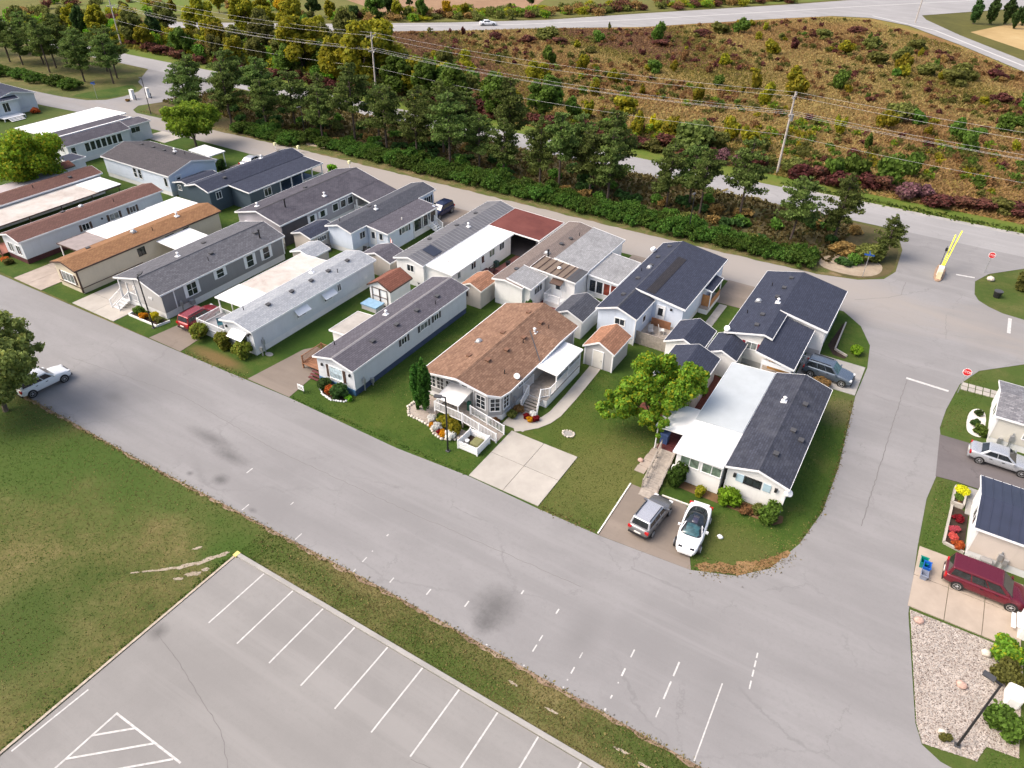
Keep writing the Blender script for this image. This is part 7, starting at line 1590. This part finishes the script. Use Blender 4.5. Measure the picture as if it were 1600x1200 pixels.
o = shrub('slender bright yellow young tree in the meadow above the outer road', 'tree', -47.0, 127.0, .9, 3.4, LF['bright'], None, False, True)
o = shrub('large round grey-green willow bush at the meadow edge', 'willow bush', -37.0, 119.8, 3.2, 5.0, LF['willow'], None, False)
for i in range(46):   # thickets that line the far side of the outer road
    x = -92+i*2.45+R.uniform(-.8, .8)
    if -25.5 < x < -20.5: x -= 2.6
    y = 117.9+R.uniform(-.6, 2.2)+(2 if x > -8 else 0)*.2
    k = R.choice(['red', 'red', 'plum', 'red', 'olive'])
    rel(shrub({'red': 'dark red dogwood clump along the far side of the outer road', 'plum': 'plum-coloured brush clump along the far side of the outer road', 'olive': 'low olive brush clump along the far side of the outer road'}[k], 'shrub', x, y, R.uniform(1.3, 2.1), R.uniform(1.4, 2.5), LF[k], f'{k} brush along the outer road', False), {'red': 'dark red dogwood clump', 'plum': 'plum-coloured brush clump', 'olive': 'low olive brush clump'}[k]+' by the road', 'meadow')
for i in range(26): # red brush on the left stretch
    x = -182+i*3.3+R.uniform(-1, 1); rel(shrub('dark red dogwood clump along the far left stretch of road', 'shrub', x, 115.6+R.uniform(-.5, 1.2)+max(0, (-150-x)*.05), R.uniform(1.3, 2.0), R.uniform(1.4, 2.2), LF['red'], 'red brush on the far left road', False), 'dark red dogwood clump by the road', 'wood')
for i in range(70):
    for _ in range(20):
        x = R.uniform(-125, 22); y = R.uniform(120, 262)
        if inside([(-118, 119), (24, 119), (22, 180), (-8, 240), (-34, 268), (-60, 246), (-86, 214), (-112, 190), (-132, 170)], np.array([x]), np.array([y]))[0]: break
    k = R.choice(['yellow', 'yellow', 'yellow', 'olive', 'green', 'red', 'brown'])
    rel(shrub({'yellow': 'low yellow-green sapling scattered in the brown meadow', 'olive': 'low olive sapling scattered in the brown meadow', 'green': 'low green sapling scattered in the brown meadow', 'red': 'low dark red bush scattered in the brown meadow', 'plum': 'low plum-coloured bush scattered in the brown meadow', 'brown': 'low dry brown bush scattered in the brown meadow'}[k], 'shrub', x, y, R.uniform(.6, 1.5), R.uniform(1.0, 2.8), LF[k], f'scattered {k} saplings', False, R.random() < .5), {'yellow': 'small yellow-green sapling', 'olive': 'small olive sapling', 'green': 'small green sapling', 'red': 'small dark red bush', 'brown': 'small dry brown bush'}[k]+mrow(y), 'meadow')
for i in range(104): # undergrowth beneath the pines
    x = -118+i*1.1+R.uniform(-1, 1); y = R.uniform(90.5, 102)
    if x > -5: continue
    k = R.choice(['olive', 'brown', 'dark', 'dark', 'green', 'dark'])
    brush('belt', x, y, R.uniform(.8, 1.5), R.uniform(.6, 1.25), k)
brush_done('belt', 'belt_brush', 'dark undergrowth bushes on the floor of the pine belt')
for (x, y, r, h, k, lab) in ((-4.6, 93.6, 1.9, 2.0, 'olive', 'olive-brown bush below the airy pine at the entrance'), (-7.8, 93.8, 1.6, 1.5, 'brown', 'rusty dry bush behind the bare earth corner'), (12.2, 95.6, 1.5, 2.0, 'olive', 'yellow-olive shrub on the grass island at the right edge'), (13.3, 97.2, 1.3, 2.6, 'dark', 'dark airy shrub at the right edge of the island'), (-139, 86.8, .5, .5, 'brown', 'tiny dry shrub at the far entry')):
    shrub(lab, 'shrub', x, y, r, h, LF[k], None, True)

# garden plants
for i, (x, lab) in enumerate(((-58.55, 'leftmost of three round bushes before the white-railed deck'), (-55.2, 'middle of three round bushes before the white trailer'), (-52.3, 'rightmost of three round bushes before the white trailer'))):
    shrub(lab, 'bush', x, 37.15, .95, 1.65, leaf(f'leaf_burnished{i}', pal((.10, .115, .016), .4)+[(.17, .10, .02)]), 'three round bushes')
def cedar(x, y, r, h, label, seed):
    m = crown('cedar', 4200, r, r, h/2, h/2, 60, .15, LF['cedar'], seed, (.16, .30), -1, up=.8, aspect=1.4)
    tag(mobj('cedar_tree', m, None, (x, y, 0)), label, 'cedar', 'twin columnar cedars')
cedar(-33.05, 39.6, .60, 5.4, 'left one of two columnar cedars at the corner of the tan-roofed house', 71); cedar(-32.3, 39.7, .62, 5.8, 'right one of two columnar cedars at the corner of the tan-roofed house', 72)
G = [(-29.7, 39.0, .75, 1.1, 'yellow', 'yellow-leaved shrub left of the ramp railing'), (-28.6, 38.8, .75, 1.1, 'yellow', 'yellow-leaved shrub in front of the ramp middle'), (-31.0, 38.75, .5, .7, 'white', 'large white mum left of the orange mums'), (-29.9, 38.2, .5, .75, 'white', 'white mum in the middle of the stone-edged bed'), (-28.4, 37.95, .52, .8, 'white', 'white mum beside the black lamp post'),
     (-30.4, 38.3, .4, .5, 'mum', 'orange mum between the white mums'), (-29.1, 37.9, .36, .5, 'mum', 'orange mum beside the lamp post'), (-30.1, 38.65, .35, .45, 'crim', 'crimson mum behind the orange one'), (-29.5, 37.95, .35, .45, 'crim', 'crimson mum at the front of the stone-edged bed'),
     (-23.9, 44.15, .4, .6, 'white', 'white mum at the foot of the side stairs'), (-24.3, 43.75, .38, .5, 'crim', 'crimson mum left of the orange one by the side stairs'), (-23.85, 43.55, .34, .5, 'mum', 'orange-red mum at the foot of the side stairs'), (-23.4, 43.8, .36, .5, 'crim', 'crimson mum right of the orange one by the side stairs'),
     (-25.4, 43.1, .5, .75, 'olive', 'low plants beneath the bay window corner'), (-25.35, 44.0, .5, .7, 'brown', 'rusty low plants beneath the grey side wall'), (-26.2, 41.6, .45, .6, 'brown', 'dry low plants at the ramp foot'),
     (-42.0, 37.4, .7, 1.2, 'dark', 'dark round shrub left of the rust-coloured one'), (-41.0, 37.1, .55, .95, 'fern', 'rust-orange shrub between two dark shrubs'), (-40.1, 37.2, .8, 1.35, 'dark', 'dark round shrub right of the rust-coloured one'), (-39.1, 37.3, .4, .5, 'fresh', 'low bright plant at the trailer corner'),
     (-67.6, 36.9, .6, .9, 'green', 'tall green plants at the porch end of the bed'), (-66.6, 36.6, .5, .7, 'mum', 'orange flowers in the bed at the lamp post'), (-65.3, 37.0, .5, .9, 'bright', 'yellow flowers in the bed right of the lamp post'), (-64.4, 36.8, .5, .7, 'olive', 'olive plants at the end of the lamp post bed'),
     (-10.0, 42.95, .85, 1.9, 'cedar', 'clipped cone-shaped bush under the sunroom windows'), (-8.25, 42.75, .5, .75, 'yellow', 'small yellow shrub under the sunroom windows'), (-6.1, 43.1, 1.0, 1.35, 'fresh', 'spiky bright green plant at the front of the corner house'), (-2.75, 43.0, .95, 1.5, 'green', 'round green bush at the right corner of the corner house'), (-4.6, 42.9, .6, .5, 'brown', 'dry creeping plants left of the round green bush'), (-3.9, 43.25, .5, .8, 'olive', 'climbing plants beside the round green bush'),
     (12.9, 39.2, 1.05, 1.6, 'mixed', 'yellow-green round shrub at the tan driveway'), (13.0, 37.5, 1.0, 1.4, 'olive', 'rusty olive round shrub below the yellow-green one'), (12.9, 33.6, 1.1, 1.5, 'green', 'green round shrub at the foot of the gravel bed'),
     (9.2, 53.8, .6, .7, 'bright', 'bright yellow flowers in the pale planter'), (9.05, 53.0, .45, .5, 'green', 'green plants in the pale planter'), (9.05, 52.45, .38, .35, 'brown', 'brown plants at the end of the pale planter'), (9.3, 50.6, .45, .4, 'crim', 'dark red plants at the back of the dark bed'), (9.2, 49.2, .4, .4, 'pink', 'upper pink flowers in the dark bed'), (9.15, 48.4, .4, .4, 'pink', 'lower pink flowers in the dark bed'), (9.5, 47.6, .45, .5, 'fern', 'rusty plants at the lower corner of the dark bed'),
     (9.6, 65.9, .4, .6, 'dark', 'small dark shrub at the top of the white gravel bed'), (9.5, 64.0, .4, .7, 'dark', 'small dark shrub in the middle of the white gravel bed'), (9.9, 63.0, .55, .9, 'green', 'green and rust plants at the corner of the white gravel bed'),
     (-1.7, 70.4, .65, .9, 'fresh', 'pale green shrub on the lawn right of the red-shuttered house'), (-3.4, 62.6, .9, .8, 'brown', 'rusty bush between the blue-grey SUV and the corner house'), (-32.9, 59.0, .5, 1.9, 'cedar', 'left dark cedar at the red patio'), (-32.2, 58.8, .45, 1.7, 'cedar', 'right dark cedar at the red patio'), (-26.3, 63.6, 1.0, 1.2, 'green', 'green bush between the sunroom and the bluish white house'),
     (-13.4, 52.4, .5, .9, 'dark', 'dark potted plant beside the long pale shed'), (-12.4, 55.4, .5, .7, 'olive', 'olive plants along the brick patio'), (-90.4, 36.0, .6, .6, 'olive', 'olive plants in the bed at the dark red skirting'), (-91.3, 36.2, .5, .5, 'fern', 'rusty plants in the bed at the dark red skirting'), (-94.6, 71.0, .8, 1.8, 'dark', 'dark clipped bush beside the white porch roof'), (-145.6, 72.6, .9, 1.0, 'fern', 'rust-coloured shrub at the far left house'), (10.3, 31.4, .35, .4, 'olive', 'small weed beside the pale rock in the gravel'), (-79.2, 79.0, .9, 1.6, 'fresh', 'bright green bush behind the slate blue porch'), (-65.0, 72.0, .9, 1.3, 'fresh', 'bright green bush beneath the side carport roof'), (-45.0, 57.0, .45, .8, 'dark', 'dark small plant between the rust-brown shed and the white house'),
     (15.2, 71.5, 1.4, 2.0, 'plum', 'plum-leaved shrub at the right edge by the side street')]
for x, y, r, h, k, lab in G: shrub(lab, 'plant' if h < .8 else 'shrub', x, y, r, h, LF[k])
mail = None

# ------------------------------------------------------------------ ground cover
def scatter(poly, n, rng, extra=None):
    xs_ = [p[0] for p in poly]; ys_ = [p[1] for p in poly]; out = []
    X = rng.uniform(min(xs_), max(xs_), n); Y = rng.uniform(min(ys_), max(ys_), n); k = inside(poly, X, Y)
    return X[k], Y[k]
def tuft_mesh(name, X, Y, size, h, mat, rng, z0=0, lean=.5):
    """upright blades, one quad each"""
    n = len(X); a = rng.uniform(0, 6.28, n); s = size*rng.uniform(.6, 1.5, n); hh = h*rng.uniform(.5, 1.5, n)
    ux, uy = np.cos(a)*s/2, np.sin(a)*s/2; lx, ly = rng.normal(0, lean, n)*hh, rng.normal(0, lean, n)*hh
    V = np.stack([np.stack([X-ux, Y-uy, np.full(n, z0-.01)], 1), np.stack([X+ux, Y+uy, np.full(n, z0-.01)], 1), np.stack([X+ux*.7+lx, Y+uy*.7+ly, z0+hh], 1), np.stack([X-ux*.7+lx, Y-uy*.7+ly, z0+hh*.85], 1)], 1).reshape(-1, 3)
    me = card_mesh(name, V, n, mat); return mobj(name, me)
MEADOW_POLY = [(-118, 118.5), (40, 118.5), (40, 168), (24, 188), (8, 217), (-9, 242), (-34, 268), (-46, 265), (-61, 247), (-88, 211), (-112, 193), (-135, 171)]
rng0 = np.random.default_rng(77); bx = np.array([R.uniform(-135, 24) for _ in range(5200)]); by = np.array([118.5+150*R.random()**1.35 for _ in range(5200)])
ok = inside(MEADOW_POLY, bx, by)
ok &= (np.sin(bx*.17+2*np.sin(by*.09))+np.sin(by*.15+bx*.05)+rng0.normal(0, .5, len(bx))) > -.35
for x, y in list(zip(bx[ok], by[ok]))[:1500]:
    low = y < 150+R.uniform(-15, 15); k = R.choice(['yellow', 'mixed', 'olive', 'olive', 'brown', 'green'] if low else ['brown', 'brown', 'olive', 'red', 'olive', 'brown'])
    s_ = R.uniform(.5, 1.5 if low else 1.2); brush('meadow', x, y, s_, s_*R.uniform(.7, 1.3), k, 100)
brush_done('meadow', 'meadow_brush', 'low tangled brush spread through the brown meadow')
rng = np.random.default_rng(5)
MPOLY = [(-118, 117), (-60, 117), (40, 117), (40, 170), (24, 190), (9, 219), (-8, 244), (-34, 271), (-46, 268), (-61, 250), (-88, 214), (-112, 196), (-135, 173), (-165, 150), (-165, 117)]
X, Y = scatter(MPOLY, 300000, rng)
keep = rng.random(len(X)) < np.clip(1.5-(Y-117)/150, .35, 1)
X, Y = X[keep], Y[keep]
pn = np.sin(X*.075+3*np.sin(Y*.035))+np.sin(Y*.08+X*.03)+rng.normal(0, .38, len(X))+np.clip((-45-X)/40, -.4, 1.2)
WG = {'rust': leaf('meadow_rust', pal((.185, .105, .050), .28, 5, 1.25)), 'straw': leaf('meadow_straw', pal((.23, .165, .068), .26, 5, 1.25)), 'olive': leaf('meadow_olive', pal((.18, .165, .040), .28, 5, 1.2)), 'wine': leaf('meadow_wine', pal((.15, .080, .050), .3, 5, 1.1))}
for k, msk in (('rust', pn < -.6), ('straw', (pn >= -.6) & (pn < .45)), ('olive', (pn >= .45) & (pn < 1.5)), ('wine', pn >= 1.5)):
    tag(tuft_mesh('wild_grass', X[msk], Y[msk], .25, .36, WG[k], rng, 0, .9), {'rust': 'rust-brown wild grass of the meadow', 'straw': 'straw-coloured wild grass of the meadow', 'olive': 'olive wild growth of the meadow', 'wine': 'wine-dark wild growth of the meadow'}[k], 'wild grass', None, 'stuff')
# thicket floor at the left, belt floor
X, Y = scatter([(-225, 114), (-118, 117), (-118, 150), (-140, 166), (-168, 151), (-200, 129)], 26000, rng)
tag(tuft_mesh('undergrowth', X, Y, .6, .7, leaf('thicket_floor', pal((.16, .15, .03), .5, 5, 1)+[(.16, .10, .04)]), rng), 'olive undergrowth of the thicket at the upper left', 'undergrowth', None, 'stuff')
X, Y = scatter(belt_pts, 14000, rng); k = (Y > 90) & (X < -8)
tag(tuft_mesh('dry_undergrowth', X[k], Y[k], .38, .4, leaf('floor_growth', pal((.12, .10, .032), .5, 5, 1)+[(.06, .085, .02)]), rng), 'dry brown growth on the floor of the pine belt', 'undergrowth', None, 'stuff')
# lawn blades near the camera
GR = leaf('grass_blades', pal((.060, .105, .016), .4, 4, 1.1)+[(.13, .135, .035)]); GD = leaf('grass_dry_blades', pal((.20, .165, .065), .4, 5, 1.1))
def turf(poly, n, label, dryp=.2, h=.03, size=.065, lean=.9):
    X, Y = scatter(poly, n, rng); pn = np.sin(X*.35+2*np.sin(Y*.21))+np.sin(Y*.5+X*.17)+rng.normal(0, .9, len(X))
    d = pn > np.quantile(pn, 1-dryp)
    tag(tuft_mesh('grass', X[~d], Y[~d], size, h, GR, rng, -.01, lean), 'green blades of '+label, 'grass', None, 'stuff')
    if d.any(): tag(tuft_mesh('dry_grass', X[d], Y[d], size, h, GD, rng, -.01, lean), 'dry blades of '+label, 'grass', None, 'stuff')
turf([(-95, -5), (-33.85, -5), (-33.85, 22.5), (-95, 22.3)], 60000, 'the big lawn at the lower left', .5, .03, .065)
turf([(-33.8, 19.85), (4, 19.85), (4, 22.6), (-33.8, 22.6)], 16000, 'the strip between the lot and the street', .5, .03, .065)
turf([(-43.8, 34.8), (-24.7, 35.0), (-24.7, 41), (-25.2, 57), (-38.5, 57), (-43, 37)], 22000, 'the lawn round the tan-roofed house', .06)
turf([(-18.0, 34.9), (-13.3, 34.9), (-13.3, 50), (-22, 55), (-22, 44)], 16000, 'the lawn beneath the yellowing tree', .2)
turf([(-6.0, 35.5), (-3.3, 36.6), (-1.5, 38.5), (-.3, 41.8), (.3, 46), (.3, 52), (-.4, 62), (-2, 62), (-2, 43), (-8.4, 42), (-8.4, 41)], 14000, 'the lawn round the corner house', .2)
turf([(7.2, 46.4), (8.6, 46.4), (8.6, 54.8), (7.5, 54.8)], 1200, 'the strip before the navy steel roof', .15); turf([(7.0, 62), (8.8, 61.6), (10.2, 72), (9.2, 73.5), (7.9, 70)], 1500, 'the lawn at the stop sign', .2)
turf([(12.1, 29.8), (16, 29.8), (16, 32.6), (12.3, 32.2)], 900, 'the lawn corner below the gravel', .05)
# ragged dry edges of the lawns
def edge(pts, label, n=60, w=.22, mat=GD, h=.06, size=.12):
    X, Y = [], []
    for a, b in zip(pts, pts[1:]):
        m = int(math.dist(a, b)*n/3)+1; t = rng.random(m); X.append(a[0]+(b[0]-a[0])*t+rng.normal(0, w, m)); Y.append(a[1]+(b[1]-a[1])*t+rng.normal(0, w, m))
    tag(tuft_mesh('edge_grass', np.concatenate(X), np.concatenate(Y), size, h, mat, rng, .0, .6), label, 'grass', None, 'stuff')
edge([(-95, 22.2), (-62, 22.25), (-49, 22.2), (-35, 22.5), (-23, 22.7), (4, 22.55)], 'dry ragged grass along the near kerb of the street', 90, .13)
edge([(-33.8, 21.4), (-22, 21.2), (-10, 21.2), (2, 21.3)], 'trampled pale grass along the middle of the strip', 34, .28)
edge([(-5.9, 35.6), (-3.4, 36.8), (-1.7, 38.6), (-.7, 40.6)], 'burnt grass on the outside of the street corner', 260, .38)
edge([(-.35, 41.8), (.35, 46), (.35, 52), (-.3, 62)], 'dry grass along the side street edge', 70, .12); edge([(-58, 34.6), (-49.3, 34.8)], 'dry grass at the kerb of the white trailer', 90, .2); edge([(-18, 35), (-13.2, 35)], 'dry grass at the kerb left of the parked hatchback', 80, .18); edge([(-43.8, 34.9), (-24.8, 35)], 'rough grass at the kerb before the tan-roofed house', 60, .1, GR)
edge([(-132, 84), (-107, 85.2), (-90, 86.3), (-63, 86.6), (-32, 86.8), (-8.8, 87.0)], 'rough dry grass between the lane and the hedge', 60, .3); edge([(-20, 114.2), (40, 114.4)], 'green grass of the outer road verge', 60, .5, GR, .2, .3); edge([(-20, 105.0), (-60, 105), (-120, 105)], 'rough grass between the pines and the outer road', 50, .4, GD, .3, .4)
edge([(-33.95, 19.3), (-33.9, 12), (-33.9, 3)], 'ragged grass along the timber edge of the lot', 70, .1, GR)
# loose pale stones of the gravel bed
gp = [(7.35, 39.9), (8.75, 31.7), (9.2, 30.5), (11.9, 31.0), (12.3, 32.2), (13.9, 32.4), (13.9, 40.0), (12.5, 40.0)]
sheet('gravel_bed', gp, .01, ground('pale_gravel', [(.3, (.24, .205, .18)), (.5, (.42, .37, .33)), (.7, (.55, .51, .47))], 1.2, 7, 24, fine=.6))
X, Y = scatter(gp, 16000, rng); n = len(X); s = rng.uniform(.022, .06, n); V = []
base = np.array([(1, 0, 0), (0, 1, 0), (-1, 0, 0), (0, -1, 0), (0, 0, 1)]); a = rng.uniform(0, 6.28, n); ca, sa = np.cos(a), np.sin(a)
V = np.stack([np.stack([X+s*(b[0]*ca-b[1]*sa)*rng.uniform(.8, 1.3, n), Y+s*(b[0]*sa+b[1]*ca), .012+s*b[2]*.9], 1) for b in base], 1).reshape(-1, 3)
me = bpy.data.meshes.new('gravel'); F = np.array([(0, 1, 4), (1, 2, 4), (2, 3, 4), (3, 0, 4)]); T = (np.arange(n)[:, None, None]*5+F[None]).reshape(-1, 3)
me.vertices.add(5*n); me.vertices.foreach_set('co', V.astype('f').ravel()); me.loops.add(T.size); me.loops.foreach_set('vertex_index', T.ravel().astype('i')); me.polygons.add(len(T)); me.polygons.foreach_set('loop_start', np.arange(0, T.size, 3, dtype='i')); me.polygons.foreach_set('loop_total', np.full(len(T), 3, 'i')); me.update(calc_edges=True)
me.materials.append(leaf('gravel_stones', [(.17, .14, .12), (.48, .40, .35), (.64, .60, .55), (.72, .68, .64), (.38, .34, .31)], .9)); tag(mobj('gravel', me), 'loose pale gravel of the bed at the lower right', 'gravel', None, 'stuff')

# ------------------------------------------------------------------ labels that single things out by what they stand near
ZONES = dict(
 pine=[(255, 'left of the round tree'), (350, 'above the round tree'), (430, 'above the crosswise dark roof'), (505, 'above the slate blue house'), (600, 'above the broad faded roof'), (690, 'above the screened porch house'), (790, 'above the ribbed steel roof'), (880, 'above the red carport roof'), (985, 'above the patchwork roofs'), (1090, 'right of the right-hand slim pole'), (1210, 'above the long navy roof'), (9999, 'at the right end of the belt')],
 wood=[(120, 'in the far upper left corner'), (235, 'near the leftmost pole'), (320, 'behind the white signs'), (420, 'right of the white signs'), (520, 'left of the middle pole'), (640, 'behind the middle pole'), (800, 'below the white car'), (9999, 'at the upper right')],
 meadow=[(640, 'by the middle pole'), (760, 'below the highway car'), (860, 'right of the highway car'), (940, 'left of the yellow tree'), (1030, 'around the yellow tree'), (1110, 'by the willow bush'), (1210, 'left of the pale pole'), (1300, 'right of the pale pole'), (1400, 'below the junction'), (1500, 'below the branch road'), (9999, 'at the right edge')],
 none=[(9999, '')])
ORD = ['first', 'second', 'third', 'fourth', 'fifth', 'sixth', 'seventh', 'eighth', 'ninth', 'tenth', 'eleventh', 'twelfth']
sets = {}
for o, base, zone in REL:
    v = Vector((o.location.x, o.location.y, 1.0-40.0)); X_ = 800+1140*v.dot(rt)/v.dot(fw)
    z_ = next(t for lim, t in ZONES[zone] if X_ < lim)
    sets.setdefault((base, z_), []).append((X_, o))
for (base, z_), L in sets.items():
    L.sort(key=lambda e: e[0]); n = len(L)
    for i, (X_, o) in enumerate(L):
        suf = '' if n == 1 else (', left one', ', right one')[i] if n == 2 else (', left one', ', middle one', ', right one')[i] if n == 3 else f', {ORD[i]} from left'
        o['label'] = (base+(' '+z_ if z_ else '')+suf)
        if len(o['label'].split()) > 16: print('LONG', o['label'])
